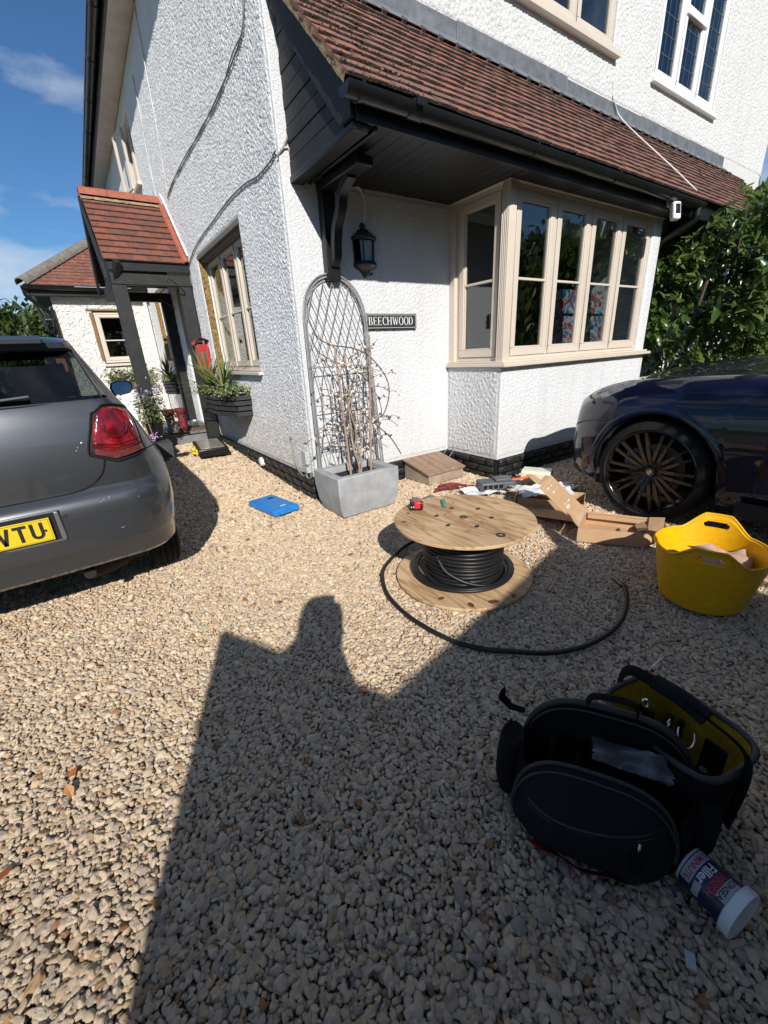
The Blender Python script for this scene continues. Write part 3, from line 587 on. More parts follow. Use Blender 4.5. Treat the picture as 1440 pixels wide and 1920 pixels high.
# verge: mortar bedding under the tiles, barge board, cheek boards
b = MB()
seg = 40
rws = []
for k in range(seg+1):
    p = Vector((1.60, EY, EZ))+sdir*(sl_len*k/seg); j = mnoise.noise(Vector((k*.7, 3.3, 0)))*.012
    rws.append([p+Vector((-.028+j, 0, 0))+snrm*.012, p+Vector((-.024+j,0,0))-snrm*.035, p+Vector((.05,0,0))-snrm*.045])
b.grid(rws); RS(b.build('verge_mortar', LICHEN, smooth=60))
def yz(y): return EZ-.035+(y-EY)*(TZ-EZ)/(TY-EY)
b = MB(); b.prism([(2.545,2.552),(2.545,yz(2.545)),(TY-.003,yz(TY-.003)),(TY-.003,yz(TY)-.20),(2.72,2.552+.045),(2.67,2.552)], (1.630,0,0), (0,1,0), (0,0,1), (.028,0,0)); RS(b.build('barge_board', BLACKW, bevel=.003))
for k in range(10):
    z0 = 2.548+k*.098; z1 = z0+.092
    ya = lambda z: max(2.68, EY+(z+.035+.13-EZ)*(TY-EY)/(TZ-EZ))
    a0, a1 = ya(z0), ya(z1)
    if a1 > TY-.02: break
    b = MB(); x0 = 1.662; b.prism([(a0, z0), (TY-.004, z0), (TY-.004, z1), (a1, z1)], (x0+.004*(k % 2),0,0), (0,1,0), (0,0,1), (.02,0,0)); RS(b.build('cheek_board', BLACKW, bevel=.004))
b = MB(); b.box(1.65, 1.76, 2.56, YW-.003, 2.505, 2.545); RS(b.build('base_moulding', BLACK, bevel=.006))
b = MB(); b.box(1.80, 1.825, 2.56, YW-.003, 2.52, 2.548); RS(b.build('soffit_bead', BLACK, bevel=.003))
# soffit planks
PLK = MB().box(-.047, .047, 0, .925, 0, .015).mesh('soffit_plank', BLACK)
bm = bmesh.new(); bm.from_mesh(PLK); bmesh.ops.bevel(bm, geom=bm.edges[:], offset=.003, segments=1, affect='EDGES'); bm.to_mesh(PLK); bm.free()
for k in range(44):
    x = 1.81+k*.0965; 
    inst('soffit_plank', PLK, roof, Vector((x, 2.560, 2.560+random.uniform(-.0008,.0008)))-Vector(roof.location))
b = MB(); b.box(1.662, 10.0, 2.535, 2.558, 2.540, 2.700); RS(b.build('fascia', BLACK, bevel=.004))
# lead flashing with turned over clips
b = MB()
xs = [1.75, 3.35, 4.95, 6.52, 7.9, 9.17]
for k in range(5):
    b.box(xs[k]+.002, xs[k+1]-.002, YW-.012-.002*(k % 2), YW-.002, TZ-.02, 3.87+.01*math.sin(k*2.1))
    a = Vector((xs[k]+.002, YW-.014, TZ+.01)); c = Vector((xs[k+1]-.002, YW-.014, TZ+.01)); d = -sdir*.14
    u = snrm*.020
    b.hexa([a+d+u, c+d+u, c+u*.6, a+u*.6, a+d+u*1.35, c+d+u*1.35, c+u*1.1, a+u*1.1])
RS(b.build('lead_flashing', LEAD, bevel=.003))
clip = MB(); clip.box(-.018,.018,-.016,.016,0,.030); clip.tube([(-.02,-.014,.024),(.02,-.014,.024)], .010, 8)
CL = clip.mesh('flashing_clip', LEAD)
for k in range(40):
    x = 1.95+k*.185+random.uniform(-.02,.02)
    if x > 9.2: break
    inst('flashing_clip', CL, roof, Vector((x, TY, TZ))-sdir*(.145+random.uniform(-.01,.01))+snrm*.022-Vector(roof.location), B3)
# gutter
b = MB(); GY, GZ = 2.472, 2.648
prof = arc(0,0,.060,180,360,10)+arc(0,0,.055,360,180,10)
b.prism(prof, (1.55,GY,GZ), (0,1,0), (0,0,1), (6.16-1.55,0,0)); b.prism(arc(0,0,.060,180,360,10), (1.547,GY,GZ), (0,1,0), (0,0,1), (.004,0,0))
gut = HF(b.build('gutter', BLACKP, smooth=40))
for x in (1.63, 1.98, 3.15, 4.3, 5.35): 
    b = MB(); b.prism(arc(0,0,.066,175,365,12)+arc(0,0,.060,365,175,12), (x,GY,GZ+.001), (0,1,0), (0,0,1), (.022 if x != 1.98 else .10,0,0)); sub(b.build('gutter_bracket', BLACKP, smooth=40), house)
b = MB(); b.prism(arc(0,0,.068,175,365,12)+arc(0,0,.066,365,175,12), (2.075,GY,GZ+.001), (0,1,0), (0,0,1), (.012,0,0)); b.box(2.00,2.05,GY-.08,GY-.06,GZ-.02,GZ+.015); HF(b.build('gutter_union', BLACKP, smooth=40))
b = MB(); pts = catmull([(6.09,GY,2.60),(6.09,GY,2.50),(6.09,2.60,2.43),(6.08,2.78,2.35),(6.07,2.83,2.27),(6.07,2.83,2.1)], 5); b.tube(pts, .034, 14); b.tube([(6.07,2.83,2.12),(6.07,2.83,.02)], .034, 14)
for z in (2.12, 1.5, .7): b.tube([(6.07,2.83,z-.02),(6.07,2.83,z+.02)], .039, 14)
b.tube([(6.09,GY,2.53),(6.09,GY,2.62)], .042, 14)
HF(b.build('downpipe', BLACKP, smooth=40))
b = MB(); b.box(6.003, 6.10, 2.88, 2.96, .05, 2.555); HF(b.build('black_corner_post', BLACK, bevel=.004))
# bracket post and curved brace at the corner
b = MB(); b.box(1.868, 1.985, 3.405, YW-.001, 1.86, 2.47); HF(b.build('bracket_post', BLACK, bevel=.006))
b = MB(); b.box(1.862, 1.992, 2.86, YW-.001, 2.471, 2.530); b.box(1.845, 2.01, 3.36, YW-.001, 2.531, 2.557); HF(b.build('bracket_beam', BLACK, bevel=.008))
bc = catmull([(3.405,1.975),(3.36,2.03),(3.345,2.12),(3.31,2.22),(3.24,2.31),(3.20,2.40),(3.13,2.45),(3.06,2.48)], 5)
bc = [(p.x, p.y) for p in [Vector((a[0], a[1])) for a in bc]]
def thick(c, w):
    L_, R2 = [], []
    for i, p in enumerate(c):
        a = Vector(c[max(i-1,0)]); d = (Vector(c[min(i+1,len(c)-1)])-a).normalized(); nn = Vector((-d.y, d.x))
        L_.append(tuple(Vector(p)+nn*w/2)); R2.append(tuple(Vector(p)-nn*w/2))
    return L_, R2
Lc, Rc = thick(bc, .055)
b = MB(); b.grid([[(1.895,*p) for p in Lc],[(1.895,*p) for p in Rc],[(1.965,*p) for p in Rc],[(1.965,*p) for p in Lc],[(1.895,*p) for p in Lc]]); HF(b.build('curved_brace', BLACK, smooth=40))
# side eaves: soffit, fascia, gutter
WSOF = mat('grey_white_soffit', (0.62,0.60,0.57), .7, vary=(5,.15))
b = MB(); b.box(1.33, XW-.001, 3.2, 14.2, 5.26, 5.285); HF(b.build('side_soffit', WSOF))
b = MB(); b.box(1.30, 1.328, 3.2, 14.2, 5.25, 5.44); HF(b.build('side_fascia', BLACK))
b = MB(); b.prism(arc(0,0,.062,180,360,10)+arc(0,0,.057,360,180,10), (1.235,3.2,5.39), (1,0,0), (0,0,1), (0,11.0,0)); HF(b.build('side_gutter', BLACKP, smooth=40))
for k in range(9):
    b = MB(); b.prism(arc(0,0,.070,175,365,12)+arc(0,0,.062,365,175,12), (1.235,4.0+k*1.15,5.39), (1,0,0), (0,0,1), (0,.05,0)); HF(b.build('gutter_bracket', BLACKP, smooth=40))
b = MB(); b.hexa([(1.18,3.0,5.46),(6.2,3.0,8.6),(6.2,14.3,8.6),(1.18,14.3,5.46),(1.18,3.0,5.50),(6.2,3.0,8.64),(6.2,14.3,8.64),(1.18,14.3,5.50)]); b.hexa([(6.2,3.0,8.6),(10.9,3.0,5.6),(10.9,14.3,5.6),(6.2,14.3,8.6),(6.2,3.0,8.64),(10.9,3.0,5.64),(10.9,14.3,5.64),(6.2,14.3,8.64)])
HF(b.build('main_roof', TILE))
b = MB(); b.prism([(XW+.3,6.1),(10.84,6.1),(10.84,6.15),(6.2,8.5),(XW+.3,5.85)], (0,YW+.02,0), (1,0,0), (0,0,1), (0,.2,0)); b.box(XW+.001, XW+.28, YW+.021, 3.8, 5.25, 5.7); HF(b.build('gable', W_UPPER))
# cables clipped along the walls
def cable(P, r, m, n=6): 
    b = MB(); b.tube(catmull(P, n), r, 7); return HF(b.build('wall_cable', m, smooth=60))
X0 = XW-.018
def wob(P, a=.012): return [(x, y+random.uniform(-a,a), z+random.uniform(-a,a)) for x, y, z in P]
cable([(X0,3.745,3.9),(X0,3.745,3.62)]+[(X0,y,z) for y, z in [(3.848,3.505),(3.998,3.471),(4.307,3.446),(4.751,3.43),(5.284,3.426),(5.909,3.457),(6.563,3.456),(7.218,3.412)]], .0055, CABLEG)
cable(wob([(X0,3.77,3.9),(X0,3.80,3.55),(X0,4.1,3.49),(X0,4.6,3.42),(X0,5.2,3.45),(X0,6.0,3.44),(X0,6.8,3.46),(X0,7.25,3.40)], .016), .0045, CABLEG)
cable([(X0,y,z) for y, z in [(3.50,2.70),(3.56,2.69),(3.601,2.675),(3.902,2.666),(4.226,2.705),(4.708,2.718),(5.334,2.692),(5.996,2.658),(6.441,2.603),(6.76,2.50),(6.80,2.30)]], .0065, CABLEG)
cable([(X0,y,z) for y, z in [(6.99,5.25),(6.985,4.978),(7.029,4.56),(7.048,4.1),(7.129,3.681),(7.18,3.45)]], .008, CABLEW)
cable([(X0,y,z) for y, z in [(7.855,4.95),(7.867,4.51),(7.95,4.181),(7.931,3.6)]], .009, CABLEW)
Yc = YW-.012
cable([(1.70,Yc,3.6),(1.707,Yc,3.11),(1.68,Yc,2.84),(1.64,Yc,2.74),(1.60,Yc,2.69),(1.577,3.50,2.66)], .008, CABLEG)
cable([(1.60,Yc,2.70),(1.66,Yc,2.72),(1.687,Yc,2.654),(1.731,Yc,2.57),(1.80,Yc,2.545),(1.866,Yc,2.54)], .008, CABLEW)
cable([(2.10,Yc,2.55),(2.17,Yc,2.575),(2.26,Yc,2.555),(2.30,Yc,2.49),(2.30,Yc,2.38),(2.28,Yc,2.30)], .009, W_TRIM)
cable([(5.807,Yc,4.05),(5.83,Yc,3.93),(5.86,YW-.03,3.85),(5.95,YW-.05,3.74),(5.92,3.22,3.51),(5.93,2.95,3.24),(6.0,2.70,2.98),(6.03,2.60,2.87),(6.03,2.49,2.76)], .008, CABLEW)

# ------------------------------------------------------------------ porch
porch = thing('porch', 'black timber porch with a small steep red tiled roof over the side door', 'porch', (1.58, 6.8, .1))
def PS(o, p=porch): return sub(o, p)
pe, pr, pt = (6.78, 2.53), (7.70, 3.47), (8.62, 2.53)
psl = math.hypot(pr[0]-pe[0], pr[1]-pe[1]); pd = Vector((0, pr[0]-pe[0], pr[1]-pe[1])).normalized(); pn = Vector((0,-pd.z,pd.y))
pd2 = Vector((0,-pd.y,pd.z)); pn2 = Vector((0, pd.z, pd.y))
proof = thing('porch_roof', None, None, (.58, 6.8, 2.5)); PS(proof)
b = MB()
b.prism([(6.80,2.49),(7.70,3.42),(8.60,2.49),(8.60,2.54),(7.70,3.462),(6.80,2.54)], (.60,0,0), (0,1,0), (0,0,1), (.985,0,0)); sub(b.build('roof_deck', BLACKW), proof)
TP = [tile_mesh(20+i, w=.163, l=.16, m=TILEP) for i in range(5)]
pg = (psl-.10)/10
Bp = Matrix((Vector((1,0,0)), pd, pn)).transposed(); Bp2 = Matrix((Vector((-1,0,0)), pd2, pn2)).transposed()
for side in (0, 1):
    for r in range(10):
        edges = [.585]+[.585+.165*k+(.0825 if r % 2 else .165) for k in range(6) if .585+.165*k+(.0825 if r % 2 else .165) < 1.50]+[1.545]
        for c in range(len(edges)-1):
            x = (edges[c]+edges[c+1])/2; sxc = (edges[c+1]-edges[c]-.002)/.163
            base = Vector((x, pe[0] if not side else pt[0], pe[1]))+(pd if not side else pd2)*(r*pg-.01)+(pn if not side else pn2)*.012
            rot = (Bp if not side else Bp2) @ tilt @ Matrix.Rotation(random.gauss(0, .01), 3, 'Z')
            inst('tile', random.choice(TP), proof, base-Vector(proof.location), rot.to_4x4() @ Matrix.Diagonal((sxc,1,1,1)))
def halfpipe(a, c, r, m, parent, nm, n=10, up=Vector((0,0,1)), flare=1.0):
    a = Vector(a); c = Vector(c); d = (c-a).normalized(); s = d.cross(up).normalized(); u = s.cross(d)
    rows_ = []
    for p, q in ((a, 1.0), (c, flare)):
        rows_.append([p+s*math.cos(R_(180*i/n))*r*q+u*math.sin(R_(180*i/n))*r*q for i in range(n+1)])
    rows2 = [[p+s*math.cos(R_(180*i/n))*(r-.014)+u*math.sin(R_(180*i/n))*(r-.014) for i in range(n+1)] for p in (a, c)]
    b = MB(); b.grid(rows_); b.grid(rows2[::-1]); b.grid([rows_[0], rows2[0]]); b.grid([rows2[1], rows_[1]])
    return sub(b.build(nm, m, smooth=50), parent)
for k in range(3):
    x0 = .57+k*.325; halfpipe((x0, 7.70, 3.435), (x0+.32, 7.70, 3.435), .105, RIDGE, proof, 'ridge_tile', flare=1.03)
b = MB(); rws = []
for k in range(30):
    x = .58+k*.032; rws.append([(x, 7.70-.115+mnoise.noise(Vector((k*.8,0,0)))*.01, 3.41), (x, 7.70-.15, 3.372+mnoise.noise(Vector((k*1.1,5,0)))*.012), (x, 7.70-.12, 3.38)])
b.grid(rws); sub(b.build('ridge_bedding', LICHEN, smooth=60), proof)
for k in range(4):
    a = Vector((1.548, pe[0], pe[1]))+pd*(k*.30-.015)+pn*.018; c = a+pd*.31
    halfpipe(a, c, .045, RIDGE, proof, 'abutment_tile', up=pn, n=6)
b = MB(); q0 = Vector((1.583, pe[0], pe[1]+.06)); rr = []
for k in range(21):
    p = q0+pd*(psl*k/20); rr.append([p, p+pn*.055+Vector((.004,0,0)), p+pn*.06+Vector((-.02,0,0))])
b.grid(rr); sub(b.build('mortar_fillet', W_TRIM), proof)
for s, (yy, dd) in enumerate(((pe[0], 1), (pt[0], -1))):
    b = MB(); b.prism([(yy-.02*dd, pe[1]-.20), (yy-.02*dd, pe[1]-.03), (7.70, 3.435), (7.70, 3.27), (yy+.10*dd, pe[1]-.20)], (.552,0,0), (0,1,0), (0,0,1), (.026,0,0)); sub(b.build('barge_board', BLACKW, bevel=.003), proof)
b = MB(); b.box(.60, 1.575, 6.775, 6.80, 2.43, 2.515); sub(b.build('fascia', BLACK), proof)
b = MB(); b.box(.61, 1.575, 6.80, 6.93, 2.27, 2.40); PS(b.build('eaves_beam', BLACKW, bevel=.006))
b = MB(); b.box(.63, 1.575, 8.45, 8.58, 2.27, 2.40); PS(b.build('eaves_beam', BLACKW, bevel=.006))
b = MB(); b.box(.62, .74, 6.94, 8.44, 2.27, 2.40); b.box(.64, .72, 6.94, 8.44, 2.401, 2.44); PS(b.build('tie_beam', BLACKW, bevel=.006))
b = MB(); b.prism([(6.95,2.41),(8.43,2.41),(7.70,3.20)], (.66,0,0), (0,1,0), (0,0,1), (.02,0,0)); PS(b.build('gable_board', BLACKW))
for x, y in ((.61,6.81), (1.40,6.81), (1.42,8.45)):
    b = MB(); b.box(x, x+.165, y, y+.16, .10, 2.269); PS(b.build('post', BLACKW, bevel=.008))
for (x0, y0, x1, y1) in ((.735,6.87,1.05,6.87),):
    pass
b = MB(); b.beam((.675, 6.93, 1.98), (.675, 7.25, 2.28), .09, .08); PS(b.build('brace', BLACKW, bevel=.006))
b = MB(); b.beam((.66, 6.86, 2.30), (.72, 6.72, 2.52), .07, .07); PS(b.build('brace', BLACKW, bevel=.006))
def hook(x, y, z, s=1):
    P = [(x,y,z),(x-.02*s,y-.06,z+.01),(x-.08*s,y-.12,z+.05),(x-.16*s,y-.18,z+.10),(x-.21*s,y-.19,z+.13),(x-.235*s,y-.19,z+.11),(x-.225*s,y-.19,z+.08),(x-.20*s,y-.19,z+.085)]
    b = MB(); b.tube(catmull(P, 4), .007, 7); return b
PS(hook(1.46, 6.81, 2.20).build('plant_hook', BLACKI, smooth=60))
PS(hook(1.42, 7.5, 2.05).build('plant_hook', BLACKI, smooth=60))
STONE = mat('slate_step', (.16,.165,.17), .7, bump=[(14,.004,6)], vary=(6,.25))
step = thing('doorstep', 'grey slate topped doorstep under the black porch', 'doorstep', (1.1, 7.3, .1))
b = MB(); b.box(.78, 1.57, 6.99, 8.6, -.05, .262); sub(b.build('step_riser', mat('step_render', (.20,.205,.21), .8, bump=[(20,.003,5)], vary=(8,.3)), bevel=.008), step)
for k in range(3):
    b = MB(); b.box(.75+k*.275, 1.02+k*.275, 6.96, 7.5, .264, .302); sub(b.build('step_slab', STONE, bevel=.006), step)
b = MB(); b.box(.75, 1.572, 7.506, 8.6, .264, .300); sub(b.build('step_slab', STONE, bevel=.006), step)
COIR = mat('coir', (.20,.10,.05), .95, bump=[(140,.006,4)], vary=(30,.3))
b = MB(); b.box(1.20, 1.56, 7.02, 7.42, .304, .322); tag(b.build('doormat', COIR, bevel=.004), 'brown coir mat on the porch step', 'doormat')

# ------------------------------------------------------------------ rear wing beyond the porch
wing = thing('rear_wing', 'low white roughcast rear wing with hipped red tiled roof beyond the porch', 'building', (.7, 11.0, 0))
AF = (Vector((0,11.0,0)), Vector((1,0,0)), Vector((0,-1,0)))
W_ANX = render_mat('painted_roughcast_wing', (0.80,0.775,0.73), 15, 0.022, 50, 0.005, dirt=0.06)
wall_holes('wing_wall', AF, -.11, 1.585, -.1, 2.72, [(.50, 1.22, 1.36, 2.38)], .25, W_ANX, wing)
b = MB(); b.box(-.11, .14, 11.251, 16, -.1, 2.72); sub(b.build('wing_side_wall', W_ANX), wing)
def win2(F, u0, u1, z0, z1, parent, m, cuts, **k):
    w = thing('window', None, None, F[0]+F[1]*u0+Vector((0,0,z0))); sub(w, parent)
    b = MB(); ring(b, F, u0, u1, z0, z1, .04, -.10, -.03); sub(b.build('frame', m, bevel=.004), w)
    for i in range(len(cuts)-1): casement(F, cuts[i]+.03, cuts[i+1]-.03, z0+.04, z1-.04, m, w, base=-.08, **k)
    return w
win2(AF, .52, 1.21, 1.38, 2.36, wing, CREAM, [.52, 1.21], bar=1.82, sw=.05)
b = MB(); b.fbox(AF, .47, 1.25, -.12, .05, 1.31, 1.358); sub(b.build('sill', CREAM, bevel=.005), wing)
b = MB(); b.fbox(AF, .40, 1.25, -.02, .03, 2.385, 2.42); sub(b.build('window_head', LICHEN, bevel=.004), wing)
ROT = mat('exposed_brown_render', (.24,.15,.08), .95, bump=[(40,.01,6)], vary=(25,.5))
b = MB(); rr = []
for k in range(16):
    z = 1.42+k*.062; rr.append([(.512, 10.994, z), (.455-.03*abs(mnoise.noise(Vector((k*.9,2,2)))), 10.996, z)])
b.grid(rr); sub(b.build('damaged_render', ROT, fix=False), wing)
b = MB(); b.hexa([(-.47,10.75,2.76),(1.57,10.75,2.76),(1.57,12.8,4.2),(1.0,12.3,4.0)]+[(-.47,10.75,2.80),(1.57,10.75,2.80),(1.57,12.8,4.25),(1.0,12.3,4.04)])
b2 = MB(); b2.grid([[(-.47,10.75,2.78),(1.57,10.75,2.78)],[(.95,12.17,3.86),(1.57,12.17,3.86)]]); b2.grid([[(-.47,10.75,2.78),(.95,12.17,3.86)],[(-.47,16,2.78),(.95,16,3.86)]]); sub(b2.build('roof_deck', MORTAR), wing)
ad = Vector((0, 1.42, 1.08)).normalized(); an = Vector((0,-ad.z,ad.y)); Ba = Matrix((Vector((1,0,0)), ad, an)).transposed()
rest = MB(); L_ = math.hypot(1.42,1.08); rws_ = 15
for r in range(rws_):
    f = r/rws_; x0 = -.47+1.42*f; nn_ = int((1.57-x0)/.165)+1
    for c in range(nn_):
        x = 1.50-c*.165-(.08 if r % 2 else 0)
        if x < x0+.02: continue
        loc = Vector((x,10.75,2.79))+ad*(L_*f-.01); rot = Ba @ tilt; me = random.choice(TM)
        rest.add([tuple(loc+rot @ v.co) for v in me.vertices], [tuple(p.vertices) for p in me.polygons])
o = sub(rest.build('tile_courses', TILE, fix=False), wing); o['kind'] = 'stuff'
for k in range(6):
    a = Vector((-.47,10.77,2.785))+Vector((1.42,1.42,1.08))*(k/6); c = Vector((-.47,10.77,2.785))+Vector((1.42,1.42,1.08))*((k+1.02)/6)
    halfpipe(a, c, .12, OLDRIDGE, wing, 'hip_tile', n=8)
b = MB(); b.box(-.42, 1.56, 10.80, 10.83, 2.62, 2.77); b.box(-.42, -.39, 10.831, 16, 2.62, 2.77); sub(b.build('fascia', BLACK), wing)
b = MB(); b.box(-.389, 1.56, 10.831, 11.0, 2.625, 2.64); sub(b.build('soffit', BLACK), wing)
b = MB(); b.prism(arc(0,0,.06,180,360,8)+arc(0,0,.054,360,180,8), (-.50,10.74,2.76), (0,1,0), (0,0,1), (2.05,0,0)); sub(b.build('gutter', BLACKP, smooth=40), wing)
b = MB(); b.tube(catmull([(-.46,10.74,2.70),(-.44,10.78,2.58),(-.20,10.93,2.36),(-.14,10.96,2.25),(-.14,10.96,.1)], 4), .034, 10); sub(b.build('downpipe', BLACKP, smooth=50), wing)
b = MB(); b.tube([(1.50,10.93,.1),(1.50,10.93,2.6)], .036, 10); sub(b.build('downpipe', UPVC, smooth=50), wing)

# ------------------------------------------------------------------ wall lantern, sign, security camera, junction box
lan = thing('wall_lantern', 'black half lantern wall light between the corner bracket and the bay window', 'wall light', (2.27, YW, 2.1))
LG = glass('lantern_glass', (.55,.56,.55))
def hexp(r, z, a0=-180, n=6): return [(2.27+r*math.cos(R_(a0+180*i/n)), YW-.006+r*.95*math.sin(R_(a0+180*i/n)), z) for i in range(n+1)]
b = MB()
prof = [(.012,2.315),(.026,2.30),(.030,2.285),(.022,2.27),(.050,2.262),(.058,2.245),(.085,2.232),(.100,2.215),(.118,2.205),(.118,2.188),(.104,2.178)]
b.grid([hexp(r, z, n=12) for r, z in prof]); b.add([(2.27,YW-.006,2.318)]+hexp(.012,2.315,n=12), [(0,i+1,i+2) for i in range(12)])
sub(b.build('lantern_cap', BLACKI, smooth=50), lan)
b = MB(); prof = [(.100,2.022),(.112,2.010),(.112,1.992),(.086,1.972),(.055,1.960),(.045,1.948),(.030,1.935),(.024,1.915),(.008,1.905)]
b.grid([hexp(r, z, n=12) for r, z in prof]); b.tube([(2.31,YW-.03,1.93),(2.31,YW-.06,1.93)], .010, 8); sub(b.build('lantern_base', BLACKI, smooth=50), lan)
b = MB(); T = hexp(.100,2.18,n=3); B_ = hexp(.094,2.02,n=3)
for i in range(4): b.beam(B_[i], T[i], .014, .014)
b.box(2.17,2.37,YW-.012,YW-.004,2.0,2.2); sub(b.build('lantern_frame', BLACKI), lan)
for i in range(3):
    b = MB(); c = Vector((0,.004,0)); b.hexa([Vector(B_[i])+c, Vector(B_[i+1])+c, Vector(B_[i+1])+c*1.7, Vector(B_[i])+c*1.7, Vector(T[i])+c, Vector(T[i+1])+c, Vector(T[i+1])+c*1.7, Vector(T[i])+c*1.7]); sub(b.build('lantern_pane', LG), lan)
b = MB(); b.lathe([(.0,2.03),(.022,2.03),(.022,2.06),(.03,2.09),(.028,2.12),(0,2.15)], 12, (2.27,YW-.05,0)); sub(b.build('bulb', mat('opal_bulb', (.7,.7,.68), .3), smooth=60), lan)

SLATE = mat('dark_slate_sign', (.030,.038,.038), .5, bump=[(25,.001,4)], vary=(10,.2)); WHITEP = mat('white_lettering', (.75,.75,.73), .6)
sign = thing('name_sign', 'dark slate house name plate reading BEECHWOOD beside the trellis', 'sign', (2.53, YW, 1.55))
b = MB(); b.box(2.236, 2.822, YW-.034, YW-.014, 1.487, 1.617); sub(b.build('sign_plate', SLATE, bevel=.003), sign)
for x in (2.28, 2.78):
    b = MB(); b.tube([(x,YW-.014,1.552),(x,YW-.001,1.552)], .008, 8); b.tube([(x,YW-.0345,1.552),(x,YW-.037,1.552)], .005, 8); sub(b.build('fixing', BLACKI), sign)
b = MB(); ring(b, (Vector((0,YW-.034,0)), Vector((1,0,0)), Vector((0,-1,0))), 2.245, 2.813, 1.496, 1.608, .0028, 0, .0012); sub(b.build('sign_border', WHITEP), sign)
def serif(ch, x, z, h, b, F):
    """serifed capitals cut as thin plates in wall frame F; returns advance"""
    t = h*.125; s = h*.05; th = h*.045
    def R(u0,u1,z0,z1): b.fbox(F, x+u0, x+u1, 0, .0014, z+z0, z+z1)
    def stem(u): R(u, u+t, 0, h); R(u-t*.45, u+t*1.45, 0, s); R(u-t*.45, u+t*1.45, h-s, h)
    def arcs(cx, cz, rx, rz, a0, a1, wx, wz, n=14):
        P = []; Q = []
        for i in range(n+1):
            a = R_(a0+(a1-a0)*i/n); P.append((cx+rx*math.cos(a), cz+rz*math.sin(a))); Q.append((cx+(rx-wx)*math.cos(a), cz+(rz-wz)*math.sin(a)))
        for i in range(n):
            q = [P[i],P[i+1],Q[i+1],Q[i]]; o, u, nn = F
            A = [o+u*(x+a)+Vector((0,0,z+c)) for a, c in q]; b.add(A+[p+nn*.0014 for p in A], [(0,1,2,3),(7,6,5,4),(0,4,5,1),(1,5,6,2),(2,6,7,3),(3,7,4,0)])
    def diag(u0, z0, u1, z1, w):
        o, u, nn = F; A = [o+u*(x+u0)+Vector((0,0,z+z0)), o+u*(x+u0+w)+Vector((0,0,z+z0)), o+u*(x+u1+w)+Vector((0,0,z+z1)), o+u*(x+u1)+Vector((0,0,z+z1))]
        b.add(A+[p+nn*.0014 for p in A], [(0,1,2,3),(7,6,5,4),(0,4,5,1),(1,5,6,2),(2,6,7,3),(3,7,4,0)])
    if ch == 'E':
        stem(t*.5); R(t*1.5, h*.60, 0, th); R(t*1.5, h*.56, h-th, h); R(t*1.5, h*.46, h*.5-th/2, h*.5+th/2); R(h*.57, h*.60, 0, h*.22); R(h*.53, h*.56, h*.8, h); R(h*.43, h*.46, h*.4, h*.6); return h*.72
    if ch == 'B':
        stem(t*.5); arcs(h*.30, h*.745, h*.24, h*.255, -90, 90, t*.9, th); arcs(h*.30, h*.265, h*.30, h*.265, -90, 90, t, th); R(t, h*.31, 0, th); R(t, h*.31, h-th, h); R(t, h*.31, h*.49, h*.53); return h*.74
    if ch == 'C':
        arcs(h*.42, h*.5, h*.38, h*.52, 48, 312, t, th); R(h*.64, h*.67, h*.68, h*1.0); return h*.78
    if ch == 'H':
        stem(t*.5); stem(h*.58); R(t*1.5, h*.58, h*.48, h*.48+th); return h*.86
    if ch == 'W':
        diag(h*.05, h, h*.27, 0, t*.95); diag(h*.27+t*.4, 0, h*.50, h, t*.35); diag(h*.42, h, h*.66, 0, t*.95); diag(h*.66+t*.5, 0, h*.92, h, t*.35); R(-h*.03, h*.26, h-s, h); R(h*.36, h*.60, h-s, h); R(h*.80, h*1.02, h-s, h); return h*1.06
    if ch == 'O': arcs(h*.42, h*.5, h*.39, h*.52, 0, 360, t, th, 26); return h*.86
    if ch == 'D':
        stem(t*.5); arcs(h*.30, h*.5, h*.42, h*.5, -90, 90, t, th); R(t, h*.31, 0, th); R(t, h*.31, h-th, h); return h*.80
b = MB(); FSG = (Vector((0,YW-.034,0)), Vector((1,0,0)), Vector((0,-1,0))); x = 2.262
for ch in 'BEECHWOOD': x += serif(ch, x, 1.520, .070, b, FSG)*1.0
sub(b.build('lettering', WHITEP, fix=False), sign)

sc = thing('security_camera', 'small white security camera under the gutter at the right end of the bay', 'camera', (5.55, 2.46, 2.56)); WPL = mat('white_plastic', (.72,.72,.70), .4, vary=(10,.06))
rc = Matrix.Rotation(R_(-25), 3, 'Z') @ Matrix.Rotation(R_(-12), 3, 'X')
b = MB(); b.obox((5.50,2.44,2.50), (.045,.032,.085), rc); o = b.build('camera_body', WPL, bevel=.018, seg=4); sub(o, sc)
b = MB(); b.obox(Vector((5.50,2.44,2.50))+rc @ Vector((0,-.034,.01)), (.026,.004,.045), rc); sub(b.build('lens_window', BLACKP, bevel=.003), sc)
b = MB(); b.tube([(5.51,2.47,2.52),(5.53,2.535,2.59)], .018, 10); b.lathe([(.045,0),(.045,.012),(0,.014)], 16, (5.53,2.534,2.60), Matrix.Rotation(R_(90),3,'X')); sub(b.build('camera_bracket', WPL, smooth=40), sc)

